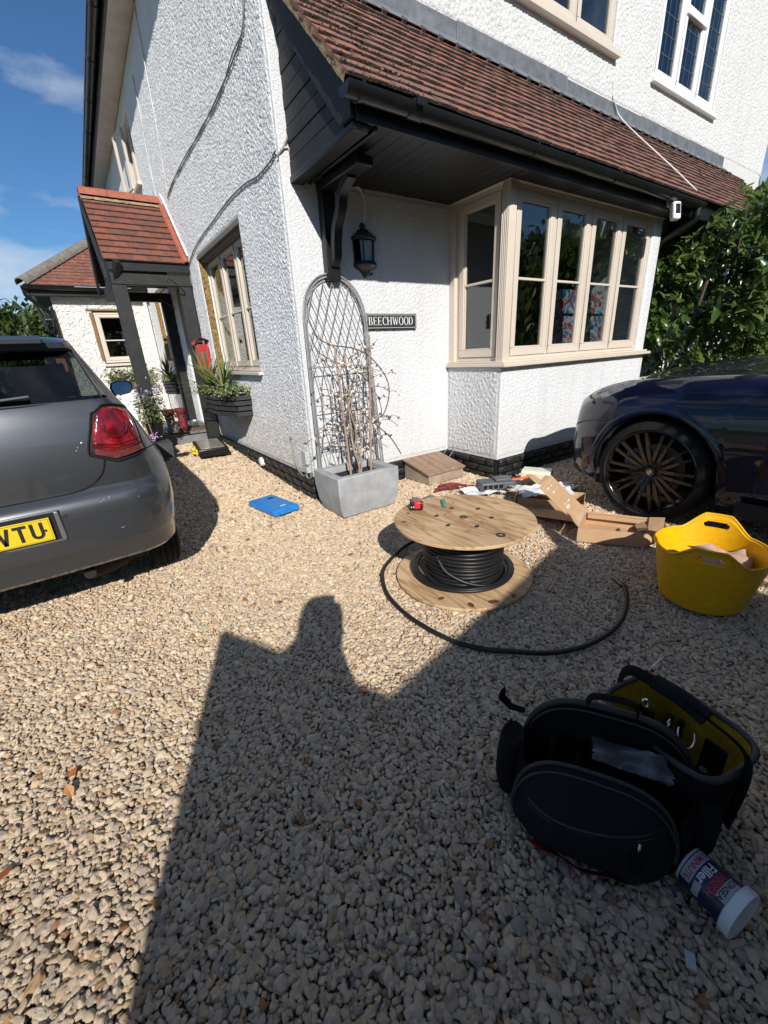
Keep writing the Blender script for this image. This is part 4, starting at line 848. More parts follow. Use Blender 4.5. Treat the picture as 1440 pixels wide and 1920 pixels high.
jb = thing('cable_junction_box', 'small grey cable box at the foot of the white corner', 'junction box', (1.57,3.62,.33))
b = MB(); b.box(1.545, 1.588, 3.58, 3.68, .24, .45); sub(b.build('box_lid', mat('grey_plastic',(.42,.43,.44),.5), bevel=.006), jb)
b = MB(); b.tube(catmull([(1.575,3.95,.52),(1.568,3.92,.42),(1.566,3.90,.32),(1.56,3.83,.23),(1.56,3.72,.19),(1.56,3.64,.22),(1.56,3.62,.26)], 5), .008, 7); b.tube(catmull([(1.56,3.64,.24),(1.56,3.62,.19),(1.56,3.55,.20),(1.56,3.52,.26)],5), .009, 7); b.lathe([(0,0),(.018,.0),(.016,.02),(0,.02)], 10, (1.585,3.95,.53), Matrix.Rotation(R_(-90),3,'Y')); sub(b.build('cable', CABLEG, smooth=50), jb)
b = MB(); b.lathe([(.055,0),(.055,.05),(.045,.06),(0,.062)], 14, (1.575,4.88,.13), Matrix.Rotation(R_(-90),3,'Y')); tag(b.build('vent_pipe_end', WPL, smooth=50), 'short white waste pipe end poking from the black plinth', 'pipe')

# ------------------------------------------------------------------ trellis
TRM = mat('grey_painted_steel', (.25,.255,.26), .5, bump=[(40,.0006,3)], vary=(8,.2))
tr = thing('arched_trellis', 'tall grey metal arched trellis leaning on the front wall behind the planter', 'trellis', (1.88,3.25,0))
def tp(u, z):   # u across 0..1, z height; leans back to the wall
    f = z/1.92; y = 3.245+.20*f; xl = 1.515+.09*min(f/.83,1); xr = 2.225-.02*f; return Vector((xl+(xr-xl)*u, y, z))
def archp(r0, n=20):
    P = [tp(0+r0, z) for z in np.linspace(.0, 1.58, 8)]
    for i in range(1, n): a = math.pi*(1-i/n); c = tp(.5, 1.58); P.append(Vector((c.x+math.cos(a)*(.297-r0*.6), tp(.5, 1.58+.33*math.sin(a)).y, 1.58+(.335-r0*.6)*math.sin(a))))
    return P+[tp(1-r0, z) for z in np.linspace(1.58, .0, 8)]
b = MB(); b.tube(archp(0), .0075, 7); b.tube(archp(.040), .005, 6)
rr = []
for p, q in zip(archp(.012), archp(.030)): rr.append([p+Vector((0,.006,0)), q+Vector((0,.006,0))])
b.grid(rr); b.grid([[a+Vector((0,.003,0)) for a in r] for r in rr]); sub(b.build('trellis_frame', TRM, smooth=60), tr)
def ztop(u): return 1.58+.31*math.sqrt(max(0, 1-((u-.5)/.5)**2))
for k in range(-4, 9):
    for sg in (1, -1):
        runs = []; cur = []
        for i in range(150):
            z = .03+i*.0125
            u = .08+.14*k+sg*(z-1.2)*.66 if z > 1.2 else .08+.14*k-sg*.075*math.sin((1.2-z)*math.pi/.62)
            if .045 < u < .955 and z < ztop(u)-.012: cur.append(tp(u, z)+Vector((0,.004*sg,0)))
            elif cur: runs.append(cur); cur = []
        if cur: runs.append(cur)
        for P in runs:
            if len(P) > 5: b = MB(); b.tube(P[::3]+[P[-1]], .0038, 5); sub(b.build('lattice_wire', TRM, smooth=60), tr)
for z in (1.19, .88, .56, .24):
    b = MB(); b.tube([tp(.05, z), tp(.95, z)], .0042, 5); sub(b.build('cross_wire', TRM), tr)

# ------------------------------------------------------------------ planter with a bare climber
PLM = mat('grey_stone_composite', (.35,.36,.37), .8, bump=[(60,.0015,5)], vary=(7,.28,9))
pl = thing('planter_box', 'large pale grey rectangular tapered planter box under the trellis', 'planter', (1.77,3.0,0))
o_ = [(1.478,2.835),(2.082,2.835),(2.082,3.285),(1.478,3.285)]; bt = [(1.515,2.865),(2.035,2.865),(2.035,3.22),(1.515,3.22)]
mid = [tuple(Vector(a)*.82+Vector(c)*.18+(Vector(a)-Vector((1.78,3.05))).normalized()*.010) for a, c in zip(o_, bt)]
low = [tuple(Vector(a)*.42+Vector(c)*.58+(Vector(a)-Vector((1.78,3.05))).normalized()*.016) for a, c in zip(o_, bt)]
i_ = [(1.550,2.905),(2.010,2.905),(2.010,3.215),(1.550,3.215)]; ib = [(1.56,2.915),(2.0,2.915),(2.0,3.20),(1.56,3.20)]
ZT = .352
b = MB(); b.grid([[(*p,0) for p in bt],[(*p,.10) for p in low],[(*p,.23) for p in mid],[(*p,ZT) for p in o_],[(*p,ZT) for p in i_],[(*p,ZT-.14) for p in ib]], closed=True); b.add([(*p,0) for p in bt],[(3,2,1,0)])
sub(b.build('planter_shell', PLM, bevel=.010, seg=3), pl)
SOIL = mat('dark_compost', (.018,.013,.010), .95, bump=[(50,.02,6)])
b = MB(); b.grid([[(x,y,ZT-.055+.012*mnoise.noise(Vector((x*14,y*14,0)))) for x in np.linspace(1.552,2.008,14)] for y in np.linspace(2.907,3.213,10)]); sub(b.build('compost', SOIL, smooth=60), pl)
CANE = mat('old_bamboo_cane', (.34,.22,.16), .7, vary=(14,.3)); TWIG = mat('bare_twig', (.12,.075,.055), .85, vary=(20,.4)); STEM = mat('pale_stem', (.33,.27,.22), .85, vary=(20,.4), bump=[(40,.003,5)])
BUD = mat('dry_seed_head', (.68,.65,.56), .9, vary=(30,.3)); BUD2 = mat('brown_dead_leaf', (.16,.11,.09), .9, vary=(30,.3))
for i, (x0, y0, x1, y1, z1, lb) in enumerate([(1.68,2.97,1.695,3.10,1.36,'left'), (1.80,3.06,1.84,3.20,1.30,'middle'), (1.89,2.99,2.03,3.10,1.42,'right')]):
    b = MB(); b.tube([(x0+(x1-x0)*t, y0+(y1-y0)*t, .26+(z1-.26)*t) for t in np.linspace(0,1,9)], [.0095-.003*t+(.002 if k % 2 else 0) for k, t in enumerate(np.linspace(0,1,9))], 8)
    tag(b.build('bamboo_cane', CANE, smooth=60), ['bamboo cane at the left of the three in the grey planter','middle bamboo cane in the grey planter, between the other two','tallest bamboo cane, at the right of the three in the grey planter'][i], 'garden cane', 'canes in the grey planter')
cl = thing('climbing_plant', 'nearly leafless climbing shrub with pale stems growing in the grey planter', 'plant', (1.80,3.03,.25))
r_ = random.Random(11)
b = MB()
for k in range(5):
    x = 1.79+r_.uniform(-.03,.05); y = 3.03+r_.uniform(-.03,.03); P = [(x,y,.25)]
    for s in range(9): x += r_.uniform(-.028,.03); y += r_.uniform(-.015,.02); P.append((x,y,.25+.09*(s+1)))
    b.tube(catmull(P,4), [.010*(1-.6*i/36) for i in range(37)], 6)
sub(b.build('stem', STEM, smooth=60), cl)
b = MB(); ends = []
for k in range(46):
    z = .45+r_.random()*.75; x = 1.83+r_.uniform(-.10,.10); y = 3.08+r_.uniform(-.05,.07); a = r_.uniform(0,math.pi*2) ; P = [(x,y,z)]
    dx = math.cos(a)*.055; dz = abs(math.sin(a))*.05+.01
    for s in range(r_.randint(4,8)):
        x += dx+r_.uniform(-.02,.02); z += dz+r_.uniform(-.02,.02); y += r_.uniform(-.02,.015); dz -= .007; P.append((x,min(y,3.38),z)); 
        if r_.random() < .75: ends.append((x+r_.uniform(-.012,.012),min(y,3.38),z+r_.uniform(-.015,.015)))
    b.tube(catmull(P,3), .0026, 5)
P = [(1.62,3.35,1.55),(1.68,3.33,1.42),(1.80,3.30,1.36),(1.95,3.25,1.33),(2.08,3.2,1.26),(2.20,3.15,1.10),(2.22,3.12,.95),(2.14,3.1,.78),(2.02,3.08,.72)]; b.tube(catmull(P,5), .005, 6)
P = [(1.78,3.08,.9),(1.90,3.1,.82),(2.02,3.08,.70),(2.12,3.0,.58),(2.20,2.95,.42)]; b.tube(catmull(P,5), .005, 6)
P = [(1.62,3.36,1.72),(1.70,3.34,1.55),(1.62,3.33,1.40),(1.75,3.3,1.15),(1.80,3.2,.95)]; b.tube(catmull(P,5), .0022, 5)
sub(b.build('twigs', TWIG, smooth=60), cl)
for m_, nm, fr in ((BUD,'seed_head',0), (BUD2,'dead_leaf',1)):
    b = MB()
    for i, e in enumerate(ends):
        if i % 2 == fr:
            for q in range(2):
                s = r_.uniform(.007,.016)*(1.25 if fr == 0 else .9); R3 = Matrix.Rotation(r_.random()*6,3,'X') @ Matrix.Rotation(r_.random()*6,3,'Z'); c = Vector(e)+Vector((r_.uniform(-.01,.01),r_.uniform(-.01,.01),r_.uniform(-.01,.01)))
                b.add([c+R3 @ Vector(v)*s for v in ((1,0,.2),(-1,0,.2),(0,1,-.2),(0,-1,-.1),(0,0,.7),(0,0,-.6))], [(0,2,4),(2,1,4),(1,3,4),(3,0,4),(2,0,5),(1,2,5),(3,1,5),(0,3,5)])
    o = sub(b.build(nm, m_, fix=False), cl); o['kind'] = 'stuff'

# ------------------------------------------------------------------ brown cover box by the wall
WB = mat('brown_wood_effect_plastic', (.29,.185,.13), .65, bump=[(30,.001,5)], vary=(10,.25)); WB2 = mat('faded_brown_plastic', (.36,.27,.21), .7, vary=(7,.35))
mb = thing('ground_box_cover', 'small brown plank effect cover box with sloping lid by the black plinth', 'cover box', (2.85,3.24,0))
b = MB(); b.prism([(3.05,0),(3.45,0),(3.45,.185),(3.05,.10)], (2.615,0,0), (0,1,0), (0,0,1), (.475,0,0)); sub(b.build('box_body', WB2, bevel=.005), mb)
for k in range(5):
    u0 = 2.595+k*.104; b = MB(); b.prism([(3.035,.101),(3.46,.192),(3.46,.214),(3.035,.123)], (u0,0,random.uniform(-.0015,.0015)), (0,1,0), (0,0,1), (.0965,0,0)); sub(b.build('lid_plank', WB, bevel=.004), mb)
b = MB(); b.tube(catmull([(3.11,3.40,.16),(3.14,3.36,.24),(3.20,3.34,.26),(3.23,3.36,.20),(3.17,3.38,.13),(3.12,3.40,.15)],5), .005, 6); tag(b.build('loose_wire', CABLEG, smooth=60), 'thin grey wire loop behind the brown cover box', 'wire')

# ------------------------------------------------------------------ wall planters
def leaf_clump(pts, n, size, m, name, parent, seed, spread=(.05,.05,.04), kind='stuff'):
    r = random.Random(seed); b = MB()
    for i in range(n):
        p = Vector(r.choice(pts))+Vector((r.gauss(0,spread[0]), r.gauss(0,spread[1]), r.gauss(0,spread[2])))
        s = size*r.uniform(.6,1.4); R3 = Matrix.Rotation(r.random()*6.28,3,'Z') @ Matrix.Rotation(r.gauss(0,.6),3,'X') @ Matrix.Rotation(r.gauss(0,.6),3,'Y')
        b.add([p+R3 @ (Vector(v)*s) for v in ((0,-1,0),(.45,-.2,.12),(.38,.5,.1),(0,1,-.1),(-.38,.5,.1),(-.45,-.2,.12),(0,.1,-.02))], [(0,1,6),(1,2,6),(2,3,6),(3,4,6),(4,5,6),(5,0,6)])
    o = sub(b.build(name, m, smooth=60, fix=False), parent); o['kind'] = kind; return o
def blades(c, n, L0, m, name, parent, seed, w=.012, spread=1.0):
    r = random.Random(seed); b = MB()
    for i in range(n):
        a = r.random()*6.283; el = r.uniform(.45,1.5) if r.random() < .75 else r.uniform(-.05,.5); el = el*spread; L1 = L0*r.uniform(.7,1.1)
        d = Vector((math.cos(a)*math.cos(el), math.sin(a)*math.cos(el), math.sin(el))); s = d.cross(Vector((0,0,1))).normalized(); rows_ = []; p = Vector(c)+Vector((r.gauss(0,.012),r.gauss(0,.012),0)); droop = r.uniform(.15,.75)
        for k in range(8):
            t = k/7; ww = w*(.5+1.0*math.sin(min(1,t*1.4+.15)*1.57))*(1-t**3)+.0006; q = p+d*L1*t+Vector((0,0,-droop*L1*t*t*.5)); nn = Vector((0,0,1))
            rows_.append([q-s*ww, q-Vector((0,0,ww*.35)), q+s*ww])
        b.grid(rows_)
    return sub(b.build(name, m, smooth=60, fix=False), parent)
LEAFG = mat('cordyline_blade', (.10,.16,.035), .45, obj_vary=[(.08,.14,.03),(.14,.19,.05),(.19,.20,.07),(.07,.12,.03)]); LEAFD = mat('dark_cordyline_blade', (.05,.09,.025), .45, obj_vary=[(.04,.08,.02),(.07,.10,.03),(.10,.11,.04)])
HERB = mat('trailing_foliage', (.14,.18,.05), .6, obj_vary=[(.10,.15,.035),(.20,.22,.07),(.26,.22,.10),(.13,.19,.05),(.30,.27,.15)]); SUCC = mat('sedum_leaf', (.16,.22,.08), .5, obj_vary=[(.13,.2,.07),(.20,.26,.12)])
PTW = mat('dark_stained_slat', (.030,.031,.033), .6, bump=[(30,.002,5)], vary=(12,.3))
def wall_planter(y0, y1, ztop, dep, label, seed, blade_c, herb, full=True):
    """slatted half hexagon basket hung on the side wall"""
    t = thing('wall_planter', label, 'planter', (XW, (y0+y1)/2, ztop), 'slatted wall planters')
    def outline(f): 
        a = y0+.0*f; return [(XW-.001,y0),(XW-dep*.62,y0+.01),(XW-dep,y0+(y1-y0)*.30),(XW-dep,y1-(y1-y0)*.30),(XW-dep*.62,y1-.01),(XW-.001,y1)]
    for k in range(4):
        z = ztop-.055-k*.062; ins = .012*k
        O = outline(0); cy = (y0+y1)/2
        O = [(XW-(XW-x)*(1-ins*1.4), cy+(y-cy)*(1-ins*1.4)) for x, y in O]; 
        for i in range(5):
            a, c = Vector((*O[i],z)), Vector((*O[i+1],z)); d = (c-a).normalized()*.012*(1 if k % 2 else -1)
            b = MB(); b.beam(a-d, c+d, .020, .048); sub(b.build('slat', PTW, bevel=.003), t)
    b = MB(); O = outline(0); b.prism([(XW-(XW-x)*.9, (y0+y1)/2+(y-(y0+y1)/2)*.92) for x, y in O], (0,0,ztop-.26), (1,0,0), (0,1,0), (0,0,.20)); sub(b.build('liner', SOIL), t)
    b = MB(); b.grid([[(XW-.02-(dep-.06)*f, y, ztop-.03+.02*mnoise.noise(Vector((f*5,y*6,1)))) for f in (0,.5,1)] for y in np.linspace(y0+.05,y1-.05,8)]); sub(b.build('compost', SOIL, fix=False), t)
    pt = thing('planter_plants', label.replace('wall planter','plants in the wall planter').replace('slatted black ','')[:90], 'plants', (XW-.1, (y0+y1)/2, ztop), 'plants in the wall planters'); pt['label'] = herb[1]
    P = [(XW-.03-dep*f, y, ztop+.02) for f in (.1,.35,.6,.85) for y in np.linspace(y0+.04,y1-.04,9)]
    leaf_clump(P, 900 if full else 450, .020, HERB, 'foliage', pt, seed, (.03,.04,.035))
    leaf_clump([(XW-dep*.7, y0+.10, ztop+.05),(XW-dep*.45,y0+.06,ztop+.04)], 160, .020, SUCC, 'sedum', pt, seed+1, (.05,.06,.03))
    for c, n_, L_, m_ in blade_c: blades(c, n_, L_, m_, 'blades', pt, seed+int(c[1]*10), w=.0075)
    return t
wall_planter(5.02, 6.42, .93, .32, 'slatted black wall planter below the larger side window, nearer the camera', 31,
    [((1.40,5.45,.97), 60, .62, LEAFG), ((1.36,5.95,.96), 55, .64, LEAFG)], (0, 'two spiky green cordylines over trailing plants in the nearer wall planter'))
wall_planter(8.75, 9.75, 1.02, .30, 'slatted black wall planter seen through the porch, under the far window', 57,
    [((1.38,9.2,1.06), 60, .50, LEAFD)], (0, 'dark spiky cordyline with dry trailing plants seen through the porch'), False)
wt = thing('wing_window_box', 'dark window box of trailing yellow green plants under the rear wing window', 'window box', (.85,10.9,1.1))
b = MB(); b.box(.50,1.22,10.74,10.99,.98,1.12); sub(b.build('trough', PTW, bevel=.004), wt)
leaf_clump([(x,10.82,1.14) for x in np.linspace(.5,1.25,9)]+[(x,10.72,1.0) for x in np.linspace(.5,1.25,5)], 800, .030, HERB, 'foliage', wt, 71, (.05,.06,.06))
rb = thing('post_box', 'small red painted metal bird feeder house hanging beside the porch post', 'bird feeder', (1.5,7.0,1.4)); REDP = mat('red_gloss_metal', (.45,.03,.035), .35, vary=(12,.25)); 
ry = 6.62
b = MB(); b.box(1.425,1.565,ry-.09,ry+.09,1.10,1.52); sub(b.build('box_front', REDP, bevel=.004), rb)
b = MB(); rr = [[(1.495+.10*math.cos(a), yy, 1.53+.07*math.sin(a)) for a in np.linspace(0,math.pi,9)] for yy in (ry-.12,ry+.12)]; b.grid(rr); b.grid([[(x,y,z-.008) for x,y,z in r] for r in rr]); sub(b.build('curved_roof', REDP, smooth=60), rb)
b = MB(); b.box(1.45,1.53,ry-.094,ry-.088,1.32,1.42); sub(b.build('feeder_panel', mat('faded_print', (.22,.12,.11), .5, vary=(40,.6)), fix=False), rb)
# ------------------------------------------------------------------ car skins
def lerp_tab(T, x, k):
    if x <= T[0][0]: return T[0][k]
    for a, c in zip(T, T[1:]):
        if x <= c[0]:
            t = (x-a[0])/(c[0]-a[0]); return a[k]+(c[k]-a[k])*t
    return T[-1][k]
def smooth_tab(T, x, k, h=.02):
    return (lerp_tab(T, x-h, k)+2*lerp_tab(T, x, k)+lerp_tab(T, x+h, k))/4
# hatchback: z, rear offset, half width, corner radius, front offset
HT = [(.315,.05,.795,.22,.06),(.335,.022,.812,.24,.03),(.43,.006,.818,.24,.03),(.436,-.004,.822,.25,.02),(.56,.0,.842,.26,.02),(.64,.004,.842,.26,.04),(.685,.022,.842,.26,.06),(.700,.045,.842,.26,.08),(.72,.062,.842,.26,.1),
      (.80,.060,.828,.25,.18),(.90,.068,.788,.22,.50),(1.00,.085,.748,.18,.95),(1.08,.105,.708,.15,1.15),(1.13,.125,.680,.13,1.28),(1.16,.145,.662,.12,1.35),(1.375,.285,.560,.10,1.85),(1.385,.235,.555,.10,1.88),(1.41,.235,.545,.11,1.92),(1.435,.30,.525,.12,1.98),(1.452,.48,.47,.13,2.10),(1.460,.75,.40,.15,2.30)]
HX, HY, HLEN = -.548, 2.415, 3.97
def hatch_pt(z, c, cols):
    """c: column index, cols=(na,nb,nc,nd,ne)"""
    yo, w, r, fo = [smooth_tab(HT, z, k, .006) for k in (1,2,3,4)]
    na, nb, nc, nd, ne = cols; bow = .055; fl = w-r; ry = r*1.35
    yb = yo+bow*(fl/w)**2
    if c <= na: x = fl*c/na; y = yo+bow*(x/w)**2
    elif c <= na+nb:
        a = math.pi/2*(c-na)/nb; x = fl+r*max(math.sin(a),0)**.92; y = yb+ry*(1-max(math.cos(a),0)**.92)
    elif c <= na+nb+nc: t = (c-na-nb)/nc; y0 = yb+ry; y1 = HLEN-fo-.10-r; x = w+.0*math.sin(t*math.pi); y = y0+(y1-y0)*t
    elif c <= na+nb+nc+nd: a = math.pi/2*(c-na-nb-nc)/nd; x = fl+r*math.cos(a); y = HLEN-fo-.10-r+r*math.sin(a)
    else: t = (c-na-nb-nc-nd)/ne; x = fl*(1-t); y = HLEN-fo-.10+.10*(1-(x/fl)**2 if fl > 0 else 1)
    return (HX+x, HY+y, z)
HC_ = (14, 10, 30, 6, 8)
# sports utility: d from nose, half width, fender crest z, bonnet centre z, bottom z
ST = [(0,.42,.62,.64,.34),(.02,.55,.72,.74,.28),(.06,.675,.80,.83,.25),(.12,.765,.855,.885,.235),(.20,.825,.90,.93,.225),(.32,.880,.945,.985,.22),(.48,.922,.985,1.035,.22),(.68,.947,1.012,1.075,.22),(.90,.962,1.03,1.11,.22),(1.2,.955,1.045,1.14,.23),(1.5,.945,1.05,1.155,.23),(2.4,.945,1.05,1.13,.23),(3.4,.955,1.06,1.10,.23),(4.0,.95,1.05,1.07,.24),(4.4,.90,1.0,1.02,.28),(4.6,.80,.94,.96,.32),(4.68,.62,.87,.89,.36)]
SX, SY = 4.125, 2.11
SP = [(-.055,0),(-.02,.14),(-.004,.34),(0,.52),(-.010,.68),(-.040,.83),(-.085,.94),(-.150,.992),(-.23,1.0),(-.36,None),(-.60,None),(-1,None)]
def suv_pt(d, j):
    w = smooth_tab(ST, d, 1, .03 if d > .15 else .004); zf = smooth_tab(ST, d, 2, .03 if d > .15 else .004); zc = smooth_tab(ST, d, 3, .03 if d > .15 else .004); zb = smooth_tab(ST, d, 4, .02)
    o, f = SP[j]
    if f is None:
        if o == -1: hx = 0; z = zc
        else: hx = max(w+o, 0)*1.0; t = 1-hx/max(w-.23, .01); z = zf-.012*math.sin(min(t*2.2,1)*math.pi)+(zc-zf)*t
    else:
        k = min(1, d/.25+.35); hx = w+o*k; z = zb+(zf-zb)*f
    return (SX-hx, SY-d, z)
PAINTG = mat('grey_metallic_paint', (.092,.098,.107), .32, metal=.7, coat=.8, bump=[(900,.00006,2)], vary=(3,.06)); nt = PAINTG.node_tree
PAINTN = mat('navy_metallic_paint', (.0025,.0045,.018), .4, metal=.0, spec=.08, coat=1.0, vary=(3,.08))
TINT = glass('tinted_car_glass', (.38,.42,.41)); DARKGL = mat('black_glass', (.006,.007,.008), .05, coat=1.0)
SEAM = mat('panel_gap', (.004,.004,.005), .8); UNDER = mat('underbody', (.012,.012,.012), .85); SEATF = mat('dark_seat_fabric', (.012,.012,.014), .85)
TRIMP = mat('dusty_grey_plastic', (.10,.10,.10), .55, bump=[(90,.0006,3)], vary=(9,.25))
def skin(pt, rowz, ncol, owner, name_mat, parent, mirror_x, keep_fn, names, cut=None):
    """grid of a half body mirrored about mirror_x; keep_fn(i,j)->material key or None"""
    groups = {}
    for i in range(len(rowz)-1):
        for j in range(ncol-1):
            k = keep_fn(i, j)
            if k is None: continue
            groups.setdefault(k, []).append((i, j))
    P = [[Vector(pt(z, j)) for j in range(ncol)] for z in rowz]
    out = {}
    for k, cells in groups.items():
        b = MB(); idx = {}
        def vid(i, j, s):
            q = (i, j, s)
            if q not in idx:
                p = P[i][j]; 
                if s: p = Vector((2*mirror_x-p.x, p.y, p.z))
                idx[q] = len(b.v); b.v.append(tuple(p))
            return idx[q]
        for i, j in cells:
            for s in (0, 1):
                q = [vid(i,j,s), vid(i,j+1,s), vid(i+1,j+1,s), vid(i+1,j,s)]
                if cut:
                    c = sum((Vector(b.v[a]) for a in q), Vector())/4
                    if cut(c): continue
                b.f.append(tuple(q) if not s else tuple(q[::-1])); b.fm.append(0)
        out[k] = b
    return out
def wheel(parent, c, r, wdt, n_, rim, spokes, m_rim, out=-1, name='wheel'):
    """wheel with axis along X, outer face towards out*X"""
    w = thing(name, None, None, c); sub(w, parent); R3 = Matrix.Rotation(R_(90*out), 3, 'Y')
    h = wdt/2; b = MB()
    prof = [(rim, -h*.86), (rim+.012, -h*.95), (r-.055, -h*1.0), (r-.022, -h*.93), (r-.006, -h*.80)]
    for k in range(5):
        a = -h*.74+k*h*.37-.0; 
        prof += [(r, a), (r, a+h*.26), (r-.008, a+h*.275), (r-.008, a+h*.35)] if k < 4 else [(r, a), (r-.006, h*.80)]
    prof += [(r-.022, h*.93), (r-.055, h), (rim+.012, h*.95), (rim, h*.86)]
    b.lathe(prof, 72, c, R3, closed=True); sub(b.build('tyre', RUBBER, smooth=40), w)
    b = MB(); b.lathe([(rim+.004,h*.88),(rim-.004,h*.90),(rim-.012,h*.84),(rim-.020,h*.5),(rim-.03,-h*.8)], 64, c, R3, caps=False)
    for k in range(spokes):
        a0 = 2*math.pi*k/spokes
        for s in (-1, 1):
            a1 = a0+s*.055; a2 = a0+s*(.20 if spokes > 8 else .12)
            p0 = Vector((math.cos(a1)*.055, math.sin(a1)*.055, h*.55)); p1 = Vector((math.cos(a2)*(rim-.012), math.sin(a2)*(rim-.012), h*.80)); pm = (p0+p1)/2+Vector((0,0,h*.06))
            q = [Vector(c)+R3 @ p for p in (p0, pm, p1)]
            ax = R3 @ Vector((0,0,1))
            b.beam(q[0], q[1], .023, .030, up=ax); b.beam(q[1], q[2], .019, .026, up=ax)
    b.lathe([(.075,h*.3),(.075,h*.60),(.060,h*.66),(.038,h*.60)], 32, c, R3, caps=False); sub(b.build('rim', m_rim, smooth=35), w)
    b = MB(); b.lathe([(.037,h*.55),(.037,h*.66),(.033,h*.69),(0,h*.70)], 28, c, R3); sub(b.build('hub_cap', m_rim, smooth=35), w)
    b = MB()
    for k in range(5):
        a = 2*math.pi*(k+.5)/5; cc = Vector(c)+R3 @ Vector((math.cos(a)*.056, math.sin(a)*.056, h*.60)); b.lathe([(.011,0),(.011,.012),(.007,.014),(0,.010)], 6, cc, R3)
    sub(b.build('wheel_bolts', BLACKI), w)
    b = MB(); b.lathe([(rim*.62,-.03),(rim*.62,-.01),(.06,-.01)], 40, c, R3); sub(b.build('brake_disc', mat('brake_steel', (.12,.115,.11), .4, metal=.8), smooth=40), w)
    return w
# ---------------- grey hatchback
hb = thing('parked_car', 'dark grey hatchback seen from behind with a yellow rear number plate', 'car', (HX, HY+2, 0))
def HB(o): return sub(o, hb)
hz = [.315,.325,.335,.38,.43,.436,.47,.52,.56,.60,.64,.665,.685,.70,.72,.76,.80,.85,.90,.95,.985,1.03,1.08,1.125,1.14,1.20,1.26,1.32,1.372,1.385,1.41,1.425,1.435,1.445,1.452,1.457,1.460]
hz_i = {round(z,3): i for i, z in enumerate(hz)}
na, nb, nc, nd, ne = HC_; NCOL = na+nb+nc+nd+ne+1
def hb_key(i, j):
    z = (hz[i]+hz[i+1])/2
    if 1.14 < z < 1.372 and j < na+5: return 'rear_window'
    if 1.03 < z < 1.372 and na+nb+2 <= j < na+nb+nc-3: return 'side_window' if (j-na-nb) not in (9, 10, 19) else 'body'
    if 1.03 < z < 1.372 and j >= na+nb+nc+2: return 'windscreen'
    if z < .436: return 'lower_bumper'
    return 'body'
axr, axf = (HX, HY+.655, .30), (HX, HY+.655+2.47, .30)
def hcut(c):
    for a in (axr, axf):
        if abs(c.x-HX) > .70 and math.hypot(c.y-a[1], c.z-a[2]) < .345: return True
    return False
G = skin(lambda z, j: hatch_pt(z, j, HC_), hz, NCOL, None, None, hb, HX, hb_key, None, hcut)
zt = hz[-1]; top = [Vector(hatch_pt(zt, j, HC_)) for j in range(NCOL)]
G['body'].grid([[p for p in top], [Vector((HX+(p.x-HX)*.5, p.y+(HY+1.9-p.y)*.12, zt+.006)) for p in top], [Vector((HX, p.y+(HY+1.9-p.y)*.2, zt+.009)) for p in top]])
G['body'].grid([[Vector((2*HX-p.x,p.y,p.z)) for p in top], [Vector((HX-(p.x-HX)*.5, p.y+(HY+1.9-p.y)*.12, zt+.006)) for p in top], [Vector((HX, p.y+(HY+1.9-p.y)*.2, zt+.009)) for p in top]])
for k, b in G.items():
    o = HB(b.build(k, {'body': PAINTG, 'lower_bumper': PAINTG}.get(k, TINT), smooth=32))
b = MB(); b.box(HX-.60, HX+.60, HY+.42, HY+3.5, .24, .36); HB(b.build('underbody', UNDER, bevel=.02))
b = MB(); b.tube([(HX+.33,HY+.13,.25),(HX+.33,HY+.5,.26)], .028, 12); b.lathe([(.10,0),(.11,.10),(.10,.2)], 16, (HX+.30,HY+.35,.24), Matrix.Rotation(R_(80),3,'Y')); HB(b.build('exhaust', UNDER, smooth=40))
for a in (axr, axf):
    for s in (-1, 1):
        wheel(hb, (HX+s*.728, a[1], a[2]), .30, .185, 5, .20, 7, mat('silver_alloy', (.35,.35,.36), .35, metal=.9) if 'silver_alloy' not in bpy.data.materials else bpy.data.materials['silver_alloy'], out=s)
        b = MB(); b.grid([[(HX+s*x, a[1]+.35*math.cos(t), a[2]+.35*math.sin(t)) for t in np.linspace(0,math.pi,17)] for x in (.5,.80)]); HB(b.build('wheel_arch_liner', UNDER, smooth=60))
# interior
def seat(x, y, z=.55, s=1):
    b = MB(); b.box(x-.22,x+.22,y-.05,y+.45,z-.25,z); b.hexa([(x-.22,y-.12,z-.05),(x+.22,y-.12,z-.05),(x+.22,y+.0,z-.05),(x-.22,y+.0,z-.05),(x-.19,y-.26,z+.50),(x+.19,y-.26,z+.50),(x+.19,y-.17,z+.50),(x-.19,y-.17,z+.50)]); b.hexa([(x-.13,y-.27,z+.54),(x+.13,y-.27,z+.54),(x+.13,y-.18,z+.54),(x-.13,y-.18,z+.54),(x-.12,y-.28,z+.72),(x+.12,y-.28,z+.72),(x+.12,y-.21,z+.72),(x-.12,y-.21,z+.72)])
    b.tube([(x-.05,y-.22,z+.45),(x-.05,y-.23,z+.6)], .007, 6); b.tube([(x+.05,y-.22,z+.45),(x+.05,y-.23,z+.6)], .007, 6); HB(b.build('seat', SEATF, bevel=.03, seg=3))
seat(HX-.37, HY+1.95); seat(HX+.37, HY+1.95); seat(HX-.36, HY+1.05, .60); seat(HX+.36, HY+1.05, .60)
b = MB(); b.box(HX-.70,HX+.70,HY+.16,HY+.62,.98,1.00); b.box(HX-.72,HX+.72,HY+.62,HY+3.1,.32,.36); b.box(HX-.70,HX+.70,HY+2.55,HY+3.0,.70,.98); b.box(HX-.74,HX-.70,HY+.3,HY+2.7,.36,1.0); b.box(HX+.70,HX+.74,HY+.3,HY+2.7,.36,1.0); HB(b.build('cabin_trim', SEATF, bevel=.01))
